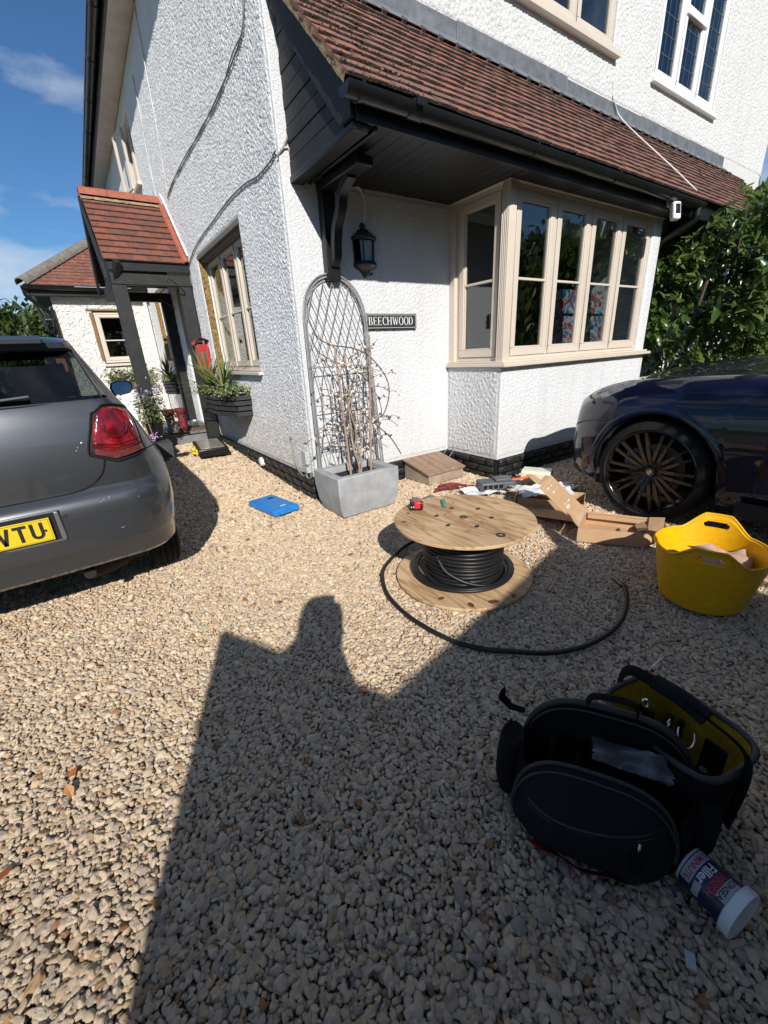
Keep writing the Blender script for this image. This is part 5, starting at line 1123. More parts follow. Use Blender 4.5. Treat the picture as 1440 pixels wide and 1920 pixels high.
b = MB(); b.lathe([(.175,-.012),(.19,0),(.175,.012),(.165,0)], 28, (HX+.37,HY+2.42,.93), Matrix.Rotation(R_(65),3,'X'), closed=True); HB(b.build('steering_wheel', SEATF, smooth=60))
# panel gaps laid on the skin
def hseam(L_, nm='panel_gap', r=.0035, m=SEAM, mir=True, off=.0):
    P = catmull([hatch_pt(z, c, HC_) for c, z in L_], 6); P = [Vector(p) for p in P]
    b = MB(); b.tube(P, r, 6); 
    if mir: b.tube([Vector((2*HX-p.x,p.y,p.z)) for p in P], r, 6)
    return HB(b.build(nm, m, smooth=60))
hseam([(0,.712),(5,.713),(9,.715),(11,.735),(12.4,.78),(13.1,.83),(13.3,.86)], r=.005)
hseam([(17.8,1.105),(17.3,1.115),(17.1,1.135),(17.6,1.20),(18.6,1.30),(19.6,1.375)], r=.004)
hseam([(0,1.133),(7,1.133),(17.1,1.135)], r=.004)
hseam([(0,1.378),(10,1.378),(18.5,1.375)], r=.005)
hseam([(17.6,.855),(19,.86),(21,.86),(23,.85)], r=.003)
b = MB(); HSP = [hatch_pt(1.41, c, HC_) for c in range(0, 15)]      # roof spoiler lip
rr = []
for p in [Vector((2*HX-q[0],q[1],q[2])) for q in HSP[::-1]]+[Vector(q) for q in HSP[1:]]:
    rr.append([p+Vector((0,.06,.034)), p+Vector((0,-.03,.016)), p+Vector((0,-.045,-.004)), p+Vector((0,-.03,-.018)), p+Vector((0,.03,-.03))])
b.grid(rr); HB(b.build('roof_spoiler', PAINTG, smooth=50))
# tail lamps
LENS = bpy.data.materials.new('red_lamp_lens'); LENS.use_nodes = True; nt = LENS.node_tree; pb = nt.nodes['Principled BSDF']; pb.inputs['Roughness'].default_value = .08; pb.inputs['Coat Weight'].default_value = 1.0; pb.inputs['Coat Roughness'].default_value = .02
tcn = nt.nodes.new('ShaderNodeTexCoord'); vv = nt.nodes.new('ShaderNodeTexVoronoi'); vv.inputs['Scale'].default_value = 60; nt.links.new(tcn.outputs['Object'], vv.inputs['Vector'])
nn = nt.nodes.new('ShaderNodeTexNoise'); nn.inputs['Scale'].default_value = 16; nt.links.new(tcn.outputs['Object'], nn.inputs['Vector'])
rpn = ramp(nt, [(.35,(.085,.001,.002)),(.55,(.20,.002,.004)),(.72,(.42,.008,.010))]); nt.links.new(nn.outputs[0], rpn.inputs[0]); nt.links.new(rpn.outputs[0], pb.inputs['Base Color'])
bpn = nt.nodes.new('ShaderNodeBump'); bpn.inputs['Distance'].default_value = .0012; nt.links.new(vv.outputs['Distance'], bpn.inputs['Height']); nt.links.new(bpn.outputs[0], pb.inputs['Normal'])
LENSD = mat('dark_red_lens', (.10,.002,.004), .1, coat=1.0); CLEARL = mat('clear_lamp_band', (.16,.035,.035), .15, coat=1.0, vary=(60,.5))
def lampP(u, v, off):   # u inner..outer, v bottom..top
    cl = 12.1+1.6*max(v,0)**1.3; crr = 18.8+2.6*max(v,0)**1.5; c = cl+(crr-cl)*u
    zb = .885-.045*min(u/.35,1)+.022*max(0,(u-.35)/.65); ztp = 1.070+.030*min(1,max(u,0)*4)-.022*max(0,(u-.5)/.5)
    z = zb+(ztp-zb)*v
    p = Vector(hatch_pt(z, c, HC_)); q = Vector(hatch_pt(z, c+.2, HC_))-p; w_ = Vector(hatch_pt(z+.01, c, HC_))-p; n = q.cross(w_).normalized()
    if n.y > 0: n = -n
    return p+n*off
for s in (0, 1):
    fx = (lambda p: p) if not s else (lambda p: Vector((2*HX-p.x,p.y,p.z)))
    lt = thing('tail_lamp', None, None, fx(Vector(lampP(.5,.5,0)))); HB(lt)
    def rnd(u, v):
        return u, v
    def patch(u0,u1,v0,v1,off,edge,n=18,rc=.16):
        rows_ = []
        for i in range(n+1):
            v = v0+(v1-v0)*i/n; row = []
            for j in range(n+1):
                u = u0+(u1-u0)*j/n; t = min(i, n-i, j, n-j)/n; row.append(fx(lampP(u, v, off if t > 0 else edge)))
            rows_.append(row)
        return rows_
    b = MB(); b.grid(patch(-.03,1.03,-.04,1.04,.006,-.004)); sub(b.build('lamp_surround', SEAM, smooth=60), lt); b = MB(); rim_ = patch(-.02,1.01,-.03,1.03,0,.006); loop_ = [r[0] for r in rim_]+rim_[-1][1:]+[r[-1] for r in rim_[::-1]][1:]+rim_[0][::-1][1:-1]; b.tube(loop_, .0045, 6, closed=True); sub(b.build('lamp_gasket', SEAM, smooth=60), lt)
    b = MB(); b.grid(patch(.02,.985,.16,.98,.014,.004)); sub(b.build('lens', LENS, smooth=50), lt)
    b = MB(); b.grid(patch(.05,.98,.02,.155,.012,.003)); sub(b.build('clear_band', CLEARL, smooth=50), lt)
    b = MB(); b.tube([fx(lampP(.42+.24*math.cos(a), .66+.24*math.sin(a), .017)) for a in np.linspace(R_(175),R_(365),18)], .006, 6); b.tube([fx(lampP(u, .27+.02*u, .016)) for u in np.linspace(.1,.9,9)], .004, 6); b.tube([fx(lampP(u, .22, .016)) for u in np.linspace(.1,.92,9)], .003, 6)
    b.tube([fx(lampP(.86-.04*t, .25+.65*t, .016)) for t in np.linspace(0,1,8)], .004, 6); sub(b.build('lens_ring', LENSD, smooth=60), lt)
# number plate in its recess
PLY = mat('yellow_plate', (.72,.50,.02), .35, vary=(12,.12)); INK = mat('black_print', (.012,.012,.012), .5)
ply = HY-.020
b = MB(); ring(b, (Vector((0,HY+.012,0)), Vector((1,0,0)), Vector((0,-1,0))), HX-.300, HX+.300, .508, .664, .018, 0, .013, wt=.008, wb=.010); HB(b.build('plate_recess', mat('plate_surround', (.22,.22,.22), .35, metal=.6), bevel=.008, seg=3))
b = MB(); b.box(HX-.285,HX+.285,HY+.004,HY+.02,.52,.66); HB(b.build('recess_back', SEAM))
np_ = thing('number_plate', None, None, (HX,HY-.01,.58)); HB(np_)
b = MB(); b.box(HX-.26,HX+.26,ply+.008,ply+.013,.528,.639); sub(b.build('plate', PLY, bevel=.002), np_)
def blockchar(b, ch, x, z, y, w=.050, h=.079, t=.014):
    def seg(x0,z0,x1,z1):
        d = Vector((x1-x0,0,z1-z0)).normalized()*t*.5; nrm_ = Vector((-d.z,0,d.x)); A = [Vector((x+x0,y,z+z0))-nrm_, Vector((x+x1,y,z+z1))-nrm_, Vector((x+x1,y,z+z1))+nrm_, Vector((x+x0,y,z+z0))+nrm_]
        b.add(A+[p+Vector((0,-.0012,0)) for p in A], [(0,1,2,3),(7,6,5,4),(0,4,5,1),(1,5,6,2),(2,6,7,3),(3,7,4,0)])
    if ch == 'V': seg(t*.5,h,w*.5,0); seg(w*.5,0,w-t*.5,h)
    if ch == 'T': seg(0,h-t/2,w,h-t/2); seg(w*.5,0,w*.5,h-t)
    if ch == 'U':
        seg(t/2,h,t/2,w*.45); seg(w-t/2,h,w-t/2,w*.45); P = [(w/2-(w/2-t/2)*math.cos(a), w*.45-(w*.45-t/2)*math.sin(a)) for a in np.linspace(0,math.pi,9)]
        for p, q in zip(P, P[1:]): seg(*p, *q)
b = MB(); x = HX+.058
for ch in 'VTU': blockchar(b, ch, x, .545, ply+.0078); x += .061
sub(b.build('plate_characters', INK, fix=False), np_)
b = MB(); ring(b, (Vector((0,ply+.008,0)), Vector((1,0,0)), Vector((0,-1,0))), HX-.254, HX+.254, .533, .634, .0012, 0, .0006); sub(b.build('plate_border', INK), np_)
b = MB(); b.lathe([(.006,0),(.005,.003),(0,.0035)], 10, (HX+.235,ply+.008,.58), Matrix.Rotation(R_(90),3,'X')); sub(b.build('plate_screw', INK), np_)
for c, z in ((7.6,.622),(15.5,.635)):
    p = Vector(hatch_pt(z, c, HC_)); q = Vector(hatch_pt(z, c+.3, HC_))-p; n = Vector((q.y,-q.x,0)).normalized()
    for s in (0, 1):
        pp = p if not s else Vector((2*HX-p.x,p.y,p.z)); n2 = n if not s else Vector((-n.x,n.y,n.z)); rq = n2.to_track_quat('Z','Y').to_matrix()
        b = MB(); b.lathe([(.013,-.004),(.0135,.001),(.0115,.0015),(.011,.0005),(.009,.0025),(0,.003)], 20, pp, rq); HB(b.build('parking_sensor', PAINTG, smooth=30))
b = MB(); a = Vector(hatch_pt(1.148, 0, HC_)); b.lathe([(.022,0),(.020,.02),(0,.022)], 14, a+Vector((0,.01,0)), Matrix.Rotation(R_(75),3,'X')); b.beam(a+Vector((0,-.018,.005)), a+Vector((.33,.004,.028)), .020, .010); HB(b.build('rear_wiper', TRIMP, bevel=.003))
for s in (-1, 1):
    mr_ = thing('wing_mirror', None, None, (HX+s*.93,HY+2.35,1.06)); HB(mr_)
    cx_ = HX+s*.845; cy_ = HY+2.38
    sh = [(-.085,-.055),(-.10,.0),(-.085,.045),(-.03,.062),(.055,.058),(.092,.030),(.085,-.02),(.055,-.055),(-.02,-.068)]
    def sec(k, y, dz=0): return [(cx_+s*a*k, y, 1.10+c*k+dz) for a, c in sh]
    b = MB(); b.grid([sec(.97,cy_-.005),sec(1.0,cy_),sec(1.02,cy_+.03),sec(.9,cy_+.07),sec(.55,cy_+.10),sec(.05,cy_+.11)], closed=True); b.beam((cx_-s*.07,cy_+.03,1.045),(cx_-s*.16,cy_+.06,1.02),.06,.04); sub(b.build('mirror_housing', PAINTG if s < 0 else BLACKP, smooth=50), mr_)
    b = MB(); b.add([(p[0],p[1]+(p[2]-1.10)*.35,p[2]) for p in sec(.86,cy_-.018)], [tuple(range(9))]); sub(b.build('mirror_glass', mat('mirror_silver',(.28,.28,.28),.02,metal=1.0) if 'mirror_silver' not in bpy.data.materials else bpy.data.materials['mirror_silver']), mr_)
BIRD = mat('white_droppings', (.7,.7,.68), .8)
b = MB(); r_ = random.Random(5)
for c, z, s in ((11.6,.945,.0045),(11.1,.925,.002),(10.9,.912,.0022),(11.8,.66,.002),(11.5,.655,.0018),(12.4,.668,.0025),(12.9,.50,.0018),(13.1,.502,.002)):
    p = Vector(hatch_pt(z, c, HC_))+Vector((0,-.002,0)); b.lathe([(s,0),(s*.6,.0012),(0,.0014)], 7, p, Matrix.Rotation(R_(90),3,'X'))
o = HB(b.build('droppings', BIRD)); o['kind'] = 'stuff'

# ---------------- navy suv
sv = thing('parked_car', 'navy blue luxury SUV with black multi-spoke wheels parked nose in to the bay window', 'car', (SX, SY-2.3, 0))
def SV(o): return sub(o, sv)
ds = [0,.01,.02,.04,.06,.09,.12,.16,.20,.26,.32,.38,.44]+[.48+i*.03 for i in range(28)]+[1.35+i*.1 for i in range(31)]+[4.4,4.5,4.6,4.68]
WY, WZ = 1.305, .368
NJ = 26
def suv_cols():     # finer parameter across the section
    L_ = []
    for k in range(len(SP)-1):
        n_ = 5 if k < 5 else 2
        L_ += [k+i/n_ for i in range(n_)]
    return L_+[len(SP)-1]
SC = suv_cols()
def suv_pf(d, u):
    j = min(int(u), len(SP)-2); t = u-j; p0 = Vector(suv_pt(d, max(j-1,0))); p1 = Vector(suv_pt(d, j)); p2 = Vector(suv_pt(d, j+1)); p3 = Vector(suv_pt(d, min(j+2, len(SP)-1)))
    return 0.5*((2*p1)+(p2-p0)*t+(2*p0-5*p1+4*p2-p3)*t*t+(3*p1-p0-3*p2+p3)*t**3)
AR = .425
axles = (SY-WY, SY-WY+2.807)
GR = [[suv_pf(d, u) for u in SC] for d in ds]
def arch_lift(p):
    for a in axles:
        y0 = SY-a; dy = p.y-y0
        if abs(dy) < AR and p.x < SX-.70:
            zz = WZ+math.sqrt(AR*AR-dy*dy)
            if p.z < zz: return Vector((p.x, p.y, zz))
    return p
G2 = [[arch_lift(p) if j < 22 else p for j, p in enumerate(row)] for row in GR]
# redistribute the column of points between the arch lip and the shoulder so that nothing folds
b = MB(); rowsL = []
for row in G2:
    n_ = 22; z0 = row[0].z; lifted = sum(1 for p in row[:n_] if abs(p.z-z0) < 1e-6)
    if lifted > 1:
        src = GR[G2.index(row)] if False else None
    rowsL.append(row)
SHL = []
for row, raw in zip(G2, GR):
    lip = row[0].z
    if lip > raw[0].z+.004:
        top_z = raw[22].z; new = []
        for j in range(23):
            zt_ = lip+(top_z-lip)*(j/22)
            k = 0
            while k < 22 and raw[k+1].z < zt_: k += 1
            k = min(k, 22); t = (zt_-raw[k].z)/max(raw[k+1].z-raw[k].z, 1e-6); p = raw[k].lerp(raw[k+1], min(max(t,0),1)); new.append(Vector((p.x, raw[0].y, zt_)))
        SHL.append(new+row[23:])
    else: SHL.append(row)
mir = lambda p: Vector((2*SX-p.x, p.y, p.z))
b = MB(); b.grid(SHL); b.grid([[mir(p) for p in r] for r in SHL]); b.add([tuple(p) for p in SHL[0]]+[tuple(mir(p)) for p in SHL[0][::-1]][1:], [tuple(range(2*len(SC)-1))]); b.add([tuple(p) for p in SHL[-1]]+[tuple(mir(p)) for p in SHL[-1][::-1]][1:], [tuple(range(2*len(SC)-1))])
SV(b.build('body', PAINTN, smooth=38))
# arch lips, liners
for ai, a in enumerate(axles):
    y0 = SY-a
    for s in (-1, 1):
        P = [Vector(suv_pf(a+AR*math.cos(t), 3.4)) for t in np.linspace(0,math.pi,25)]
        Q = []
        for t, p in zip(np.linspace(-.12,math.pi+.12,29), [None]*29):
            yy = y0-AR*math.cos(t); zz = WZ+AR*math.sin(t); hw = SX-suv_pf(SY-yy, 3.0 if zz > .5 else 1.2).x
            for u in np.linspace(0, 8, 60):
                q = suv_pf(SY-yy, u)
                if q.z >= zz: hw = SX-q.x; break
            Q.append((hw, yy, zz))
        b = MB(); rr = []
        for hw, yy, zz in Q:
            dy, dz = (yy-y0)/AR, (zz-WZ)/AR
            rr.append([(SX+s*(hw-.001), yy+dy*.045, zz+dz*.045), (SX+s*(hw+.007), yy+dy*.030, zz+dz*.030), (SX+s*(hw+.008), yy+dy*.002, zz+dz*.002), (SX+s*(hw-.015), yy-dy*.012, zz-dz*.012), (SX+s*(hw-.30), yy-dy*.0, zz-dz*.0)])
        b.grid([r[:4] for r in rr]); SV(b.build('wheel_arch', PAINTN, smooth=50))
        b = MB(); b.grid([r[3:] for r in rr]); SV(b.build('wheel_arch_liner', UNDER, smooth=50))
GLB = mat('gloss_black_alloy', (.010,.009,.009), .25, spec=.25, coat=.5)
for a in axles:
    for s in (-1, 1):
        w = wheel(sv, (SX+s*(.945-.135), SY-a, WZ), .368, .27, 5, .302, 10, GLB, out=s)
        if s < 0 and a < 2:
            cx = SX-.945+.027; EM = mat('silver_crest', (.45,.43,.40), .35, metal=.7)
            hx_ = SX-(.945-.135)-.135*.705
            b = MB(); b.prism([(-.016,.014),(-.006,.018),(0,.0165),(.006,.018),(.016,.014),(.017,-.004),(.010,-.014),(0,-.020),(-.010,-.014),(-.017,-.004)], (hx_,SY-a,WZ), (0,-1,0), (0,0,1), (-.003,0,0)); sub(b.build('wheel_crest', EM, bevel=.0008), w)
            b = MB()
            for (u0,v0,u1,v1) in ((-.012,.002,-.002,.011),(.002,-.011,.011,-.001)): b.prism([(u0,v0),(u1,v0),(u1,v1),(u0,v1)], (hx_-.0031,SY-a,WZ), (0,-1,0), (0,0,1), (-.0008,0,0))
            sub(b.build('crest_quarters', mat('dark_red_enamel',(.10,.01,.012),.3)), w)
            b = MB(); yy = SY-a; b.beam((hx_+.06,yy+.10,WZ+.13),(hx_+.06,yy+.17,WZ+.02),.06,.10); sub(b.build('brake_caliper', mat('caliper_grey',(.16,.13,.13),.4), bevel=.01), w)
def sseam(L_, r=.003, m=SEAM, nm='panel_gap', both=True, off=.0006):
    P = [Vector(suv_pf(d, u)) for d, u in L_]; P = catmull(P, 6); P = [p+Vector((-off,0,0)) for p in P]
    b = MB(); b.tube(P, r, 6)
    if both: b.tube([mir(p) for p in P], r, 6)
    return SV(b.build(nm, m, smooth=60))
sseam([(1.43,.5),(1.41,1.5),(1.42,3),(1.44,4.4),(1.47,5.6),(1.50,6.9)])
sseam([(2.55,.5),(2.55,3),(2.6,5.6),(2.6,6.9)])
sseam([(.045,3.6),(.12,3.75),(.22,3.85),(.36,3.85),(.43,3.75)])
sseam([(1.14,4.0),(1.25,4.1),(1.42,4.15),(2.0,4.2)])
sseam([(.42,9.0),(.8,8.6),(1.2,8.4),(1.42,8.3)], r=.0025)
sseam([(.10,9.3),(.16,9.2),(.30,9.1),(.42,9.0)], r=.0025)
def spatch(dl, ul, m, nm, off, parent=None, both=True):
    for s in ((0, 1) if both else (0,)):
        rr = []
        for k, (d0, d1, u) in enumerate(ul):
            row = []
            for j in range(13):
                d = d0+(d1-d0)*j/12; p = suv_pf(d, u); t1 = suv_pf(d+.01, u)-p; t2 = suv_pf(d, min(u+.05, 10.9))-p; n = t1.cross(t2).normalized()
                if n.x > 0 and u < 9: n = -n
                if u >= 7 and n.z < 0: n = -n
                e = off if 0 < j < 12 and 0 < k < len(ul)-1 else -.001
                p = p+n*e; row.append(p if not s else mir(p))
            rr.append(row)
        b = MB(); b.grid(rr); SV(b.build(nm, m, smooth=60)) 
spatch(None, [(.10,.40,5.35),(.085,.50,5.8),(.08,.58,6.3),(.085,.62,6.9),(.10,.60,7.4),(.13,.50,7.9),(.15,.42,8.3)], mat('headlamp_lens', (.20,.21,.23), .06, coat=1.0, vary=(30,.5)), 'headlamp', .006)
spatch(None, [(.02,.10,1.6),(.02,.13,2.2),(.025,.16,2.9),(.03,.12,3.4)], mat('bumper_intake_black', (.008,.008,.008), .5), 'bumper_intake', .004)
b = MB()
for s in (-1, 1): b.grid([[(SX+s*(.96 if d > .5 else lerp_tab(ST,d,1)-.015), SY-d, z) for d in (1.35,1.6,2.2,3.15)] for z in (.19,.235,.30)])
SV(b.build('sill', UNDER)); b = MB(); b.box(SX-.78, SX+.78, SY-4.5, SY-.35, .17, .24); b.box(SX-.60,SX+.60,SY-4.4,SY-.5,.241,.8); SV(b.build('underbody', UNDER))
# cabin
cab0 = [(1.28,.62,1.135),(1.40,.82,1.085),(1.75,.875,1.06),(2.6,.885,1.06),(3.6,.87,1.07),(4.25,.78,1.06),(4.45,.60,1.04)]; cab1 = [(2.10,.48,1.555),(2.16,.60,1.575),(2.4,.655,1.59),(2.9,.665,1.60),(3.5,.65,1.585),(3.95,.58,1.54),(4.02,.45,1.53)]
rr = []
for t in (0,.5,1): rr.append([Vector((SX-(a[1]+(c[1]-a[1])*t+.03*math.sin(t*math.pi)), SY-(a[0]+(c[0]-a[0])*t), a[2]+(c[2]-a[2])*t)) for a, c in zip(cab0, cab1)])
b = MB(); full = [[*r, *[mir(p) for p in r[::-1]]] for r in rr]; b.grid(full, closed=True); SV(b.build('cabin_glass', DARKGL, smooth=45))
b = MB(); L1 = full[-1]; b.grid([L1, [Vector((SX+(p.x-SX)*.8, p.y+(SY-3.0-p.y)*.12, p.z+.05)) for p in L1], [Vector((SX+(p.x-SX)*.2, p.y+(SY-3.0-p.y)*.5, 1.665)) for p in L1]], closed=True); SV(b.build('roof', PAINTN, smooth=50))
for d0, d1 in ((2.02,2.62),):
    pass
for s in (-1, 1):
    b = MB(); b.beam((SX+s*.80,SY-1.42,1.10),(SX+s*.60,SY-2.15,1.575),.05,.05); b.beam((SX+s*.90,SY-2.68,1.06),(SX+s*.67,SY-2.75,1.58),.06,.03); b.beam((SX+s*.86,SY-3.9,1.07),(SX+s*.62,SY-3.75,1.55),.14,.05); SV(b.build('pillar', PAINTN, bevel=.01))
    b = MB(); b.obox((SX+s*1.03,SY-1.72,1.12), (.11,.05,.075), None); SV(b.build('wing_mirror', PAINTN, bevel=.04, seg=4))
b = MB(); b.box(SX-.66,SX+.66,SY-1.42,SY-1.24,1.118,1.150); SV(b.build('scuttle', BLACKP, bevel=.01))
b = MB(); b.box(SX-.42,SX+.42,SY+.002-.01,SY+.012,.42,.62); SV(b.build('grille', mat('grille_black',(.01,.01,.01),.4), bevel=.01))
# ------------------------------------------------------------------ cable drum
PLY_ = bpy.data.materials.new('plywood'); PLY_.use_nodes = True; nt = PLY_.node_tree; pb = nt.nodes['Principled BSDF']; pb.inputs['Roughness'].default_value = .65; N = nt.nodes.new; K = nt.links.new
tc = N('ShaderNodeTexCoord'); mpn = N('ShaderNodeMapping'); mpn.inputs['Rotation'].default_value = (0,0,R_(62)); mpn.inputs['Scale'].default_value = (1.0,.16,1); K(tc.outputs['Object'], mpn.inputs[0])
wv = N('ShaderNodeTexNoise'); wv.inputs['Scale'].default_value = 9; wv.inputs['Detail'].default_value = 3; wv.inputs['Distortion'].default_value = 1.2; K(mpn.outputs[0], wv.inputs['Vector'])
mm = N('ShaderNodeMath'); mm.operation = 'MULTIPLY'; mm.inputs[1].default_value = 9; K(wv.outputs[0], mm.inputs[0]); fr = N('ShaderNodeMath'); fr.operation = 'PINGPONG'; fr.inputs[1].default_value = 1; K(mm.outputs[0], fr.inputs[0])
rp = ramp(nt, [(0,(.60,.42,.235)),(.55,(.53,.355,.19)),(.82,(.45,.28,.14)),(.93,(.33,.185,.085)),(1,(.40,.24,.12))]); K(fr.outputs[0], rp.inputs[0])
n2 = N('ShaderNodeTexNoise'); n2.inputs['Scale'].default_value = 3; n2.inputs['Detail'].default_value = 6; K(tc.outputs['Object'], n2.inputs['Vector']); mr = N('ShaderNodeMapRange'); mr.inputs[1].default_value = .3; mr.inputs[2].default_value = .7; mr.inputs[3].default_value = .78; mr.inputs[4].default_value = 1.08; K(n2.outputs[0], mr.inputs[0])
mx = N('ShaderNodeMixRGB'); mx.blend_type = 'MULTIPLY'; mx.inputs[0].default_value = 1; K(rp.outputs[0], mx.inputs[1]); K(mr.outputs[0], mx.inputs[2]); K(mx.outputs[0], pb.inputs['Base Color'])
n3 = N('ShaderNodeTexNoise'); n3.inputs['Scale'].default_value = 160; K(mpn.outputs[0], n3.inputs['Vector']); bp = N('ShaderNodeBump'); bp.inputs['Distance'].default_value = .0015; K(n3.outputs[0], bp.inputs['Height']); K(bp.outputs[0], pb.inputs['Normal'])
KNOT = mat('wood_knot', (.16,.055,.03), .6, vary=(60,.4)); PLYE = mat('plywood_edge', (.40,.25,.13), .8, bump=[(60,.002,4)])
DC = Vector((1.605,1.575,0)); DR = .400
dr = thing('cable_drum', 'plywood cable drum wound with thick black cable standing on the gravel', 'cable drum', DC)
def DS(o): return sub(o, dr)
def disc(z0, z1, hole, nm):
    b = MB(); b.lathe([(hole,z0),(hole,z1),(DR-.003,z1),(DR,z1-.003),(DR,z0+.003),(DR-.003,z0)], 96, (0,0,0), closed=True); o = b.build(nm, PLY_, smooth=30); o.parent = dr; return o
disc(.004,.022,.022,'bottom_flange'); disc(.358,.376,.024,'top_flange')
b = MB(); b.lathe([(.17,.022),(.17,.358)], 48, DC); b.lathe([(.026,.34),(.026,.376)], 24, DC); DS(b.build('drum_core', mat('card_core',(.10,.07,.05),.9)))
r_ = random.Random(3)
for k, (a, rr_, rx, ry_) in enumerate(((205,.33,.020,.013),(232,.36,.024,.014),(252,.355,.030,.016),(272,.37,.020,.011))):
    p = Vector((rr_*math.cos(R_(a)), rr_*math.sin(R_(a)), .0222)); b = MB(); b.lathe([(rx,0),(rx*.9,.0010),(0,.0012)], 18, DC+p, rotz(k*1.3) @ Matrix.Rotation(0,3,'X'), sx=1, sy=.62); DS(b.build('knot', KNOT))
for k, (x, y, rx) in enumerate(((-.30,.17,.018),(-.20,.26,.015),(-.05,.10,.010),(.12,.21,.010),(.02,-.12,.008))):
    b = MB(); b.lathe([(rx,0),(rx*.9,.0010),(0,.0012)], 16, DC+Vector((x,y,.3762)), rotz(k*1.7), sy=.55); DS(b.build('knot', KNOT))
for k in range(6):
    a = R_(60*k+12); p = DC+Vector((math.cos(a)*.155, math.sin(a)*.155, .376)); b = MB(); 
    b.lathe([(.013,.0002),(.013,.0020),(.0,.0022)], 12, p); b.beam(p+Vector((-.016,-.004,.0022)), p+Vector((.016,.005,.0022)), .007, .003); DS(b.build('bolt_recess', BLACKI))
b = MB(); b.lathe([(.0245,.3755),(.0250,.3770),(.021,.3772),(.019,.37)], 24, DC); DS(b.build('centre_hole_rim', BLACKI))
b = MB(); b.lathe([(.024,0),(.024,.003),(.013,.003),(.013,0)], 24, (DC.x-.04, DC.y-.305, .3765), closed=True); tag(b.build('rubber_washer', BLACKP, smooth=40), 'black ring washer lying on the top of the cable drum', 'washer')
CR = .0108
b = MB(); turns = 14; P = []
for i in range(turns*40+1):
    t = i/40; z = .345-t*(.325/turns)-.002; rad = .222+.003*math.sin(t*2.3)+.0025*math.sin(i*.31); a = 2*math.pi*t+.6; P.append(DC+Vector((rad*math.cos(a), rad*math.sin(a), z+.002*math.sin(a*2+t))))
b.tube(P, CR, 10); DS(b.build('cable_winding', CABLE, smooth=60))
b = MB(); P = []
for i in range(13*24):
    t = i/24; z = .338-t*(.305/13); a = 2*math.pi*t+2.0; P.append(DC+Vector((.200*math.cos(a), .200*math.sin(a), z)))
b.tube(P, CR, 8); DS(b.build('inner_cable_layer', CABLE, smooth=60))
# slack turns at the foot and the tail running out over the gravel
P = []
for i in range(0, 150):
    t = i/40; a = R_(-200)+2*math.pi*t; rad = .262+.022*math.sin(a*1+.5)+.010*t; z = .033+.012*(t % 1)+.010*max(0,math.sin(a*.5+t)); P.append(DC+Vector((rad*math.cos(a)-.0, rad*math.sin(a), max(z,.034)+.004*t)))
b = MB(); b.tube(P, CR, 10)
P2 = [DC+Vector((.252*math.cos(a), .252*math.sin(a), .05+.12*max(0,math.sin(a-R_(20)))**2)) for a in np.linspace(R_(150),R_(420),60)]; b.tube(P2, CR, 10)
P3 = [DC+Vector((-.222,-.02,.20)), DC+Vector((-.215,-.09,.13)), DC+Vector((-.14,-.19,.075)), DC+Vector((-.02,-.255,.052)), DC+Vector((.12,-.245,.05)), DC+Vector((.235,-.15,.052)), DC+Vector((.29,0,.055)), DC+Vector((.27,.12,.06)), DC+Vector((.17,.20,.075))]
b.tube(catmull(P3, 8), CR, 10); DS(b.build('slack_turns', CABLE, smooth=60))
tail = [(1.70,1.99,.06),(1.62,2.06,.04),(1.50,2.055,.022),(1.386,2.004,.016),(1.265,1.92,.016),(1.185,1.82,.016),(1.115,1.68,.016),(1.083,1.53,.016),(1.072,1.38,.016),(1.088,1.24,.016),(1.126,1.12,.016),(1.19,1.01,.016),(1.264,.928,.016),(1.355,.845,.016),(1.453,.791,.016),(1.57,.750,.016),(1.699,.734,.018),(1.83,.745,.025),(1.942,.779,.045),(2.02,.82,.062),(2.075,.865,.068),(2.105,.90,.060)]
b = MB(); P = catmull(tail, 8); P = [p+Vector((0,0,.003*math.sin(i*.21))) for i, p in enumerate(P)]; b.tube(P, CR*1.05, 10); tl = b.build('cable_tail', CABLE, smooth=60); DS(tl)
b = MB(); e = Vector(tail[-1]); b.tube([e+Vector((-.03,-.03,.004)), e+Vector((.015,.02,-.004)), e+Vector((.035,.05,-.012))], [.0125,.013,.0105], 10); DS(b.build('taped_end', BLACKP, smooth=50))
# things on the drum
ZT2 = .377
tm = thing('tape_measure', 'black and red tape measure standing on the cable drum top', 'tape measure', (DC.x-.07, DC.y+.33, ZT2)); Rm = rotz(R_(-38)); c0 = Vector((DC.x-.125, DC.y+.275, ZT2+.026))
b = MB(); b.obox(c0, (.040,.024,.026), Rm); sub(b.build('tape_case', BLACKP, bevel=.009, seg=3), tm)
REDPL = mat('red_plastic', (.50,.02,.03), .4)
b = MB(); b.obox(c0+Rm @ Vector((.006,0,.006)), (.020,.0255,.022), Rm); sub(b.build('red_grip', REDPL, bevel=.006), tm)
b = MB(); b.obox(c0+Rm @ Vector((.038,0,.004)), (.006,.020,.018), Rm); sub(b.build('red_lock', REDPL, bevel=.003), tm)
b = MB(); 
for k in range(2): b.lathe([(.004,0),(.004,.001)], 8, c0+Rm @ Vector((-.030+.014*k,-.0245,-.002)), Rm @ Matrix.Rotation(R_(90),3,'X'))
sub(b.build('case_screw', WPL), tm)
kn = thing('folding_ruler_knife', 'green and blue handled craft knife lying on the drum top', 'knife', (DC.x+.12, DC.y+.21, ZT2)); Rk = rotz(R_(52)); c1 = Vector((DC.x+.065, DC.y+.235, ZT2+.008))
b = MB(); b.obox(c1, (.058,.011,.007), Rk); sub(b.build('knife_handle', mat('green_plastic',(.02,.22,.16),.35), bevel=.004), kn)
b = MB(); b.obox(c1+Rk @ Vector((.0,.013,-.003)), (.052,.003,.004), Rk); sub(b.build('knife_edge_strip', mat('teal_plastic',(.03,.16,.20),.4), bevel=.001), kn)

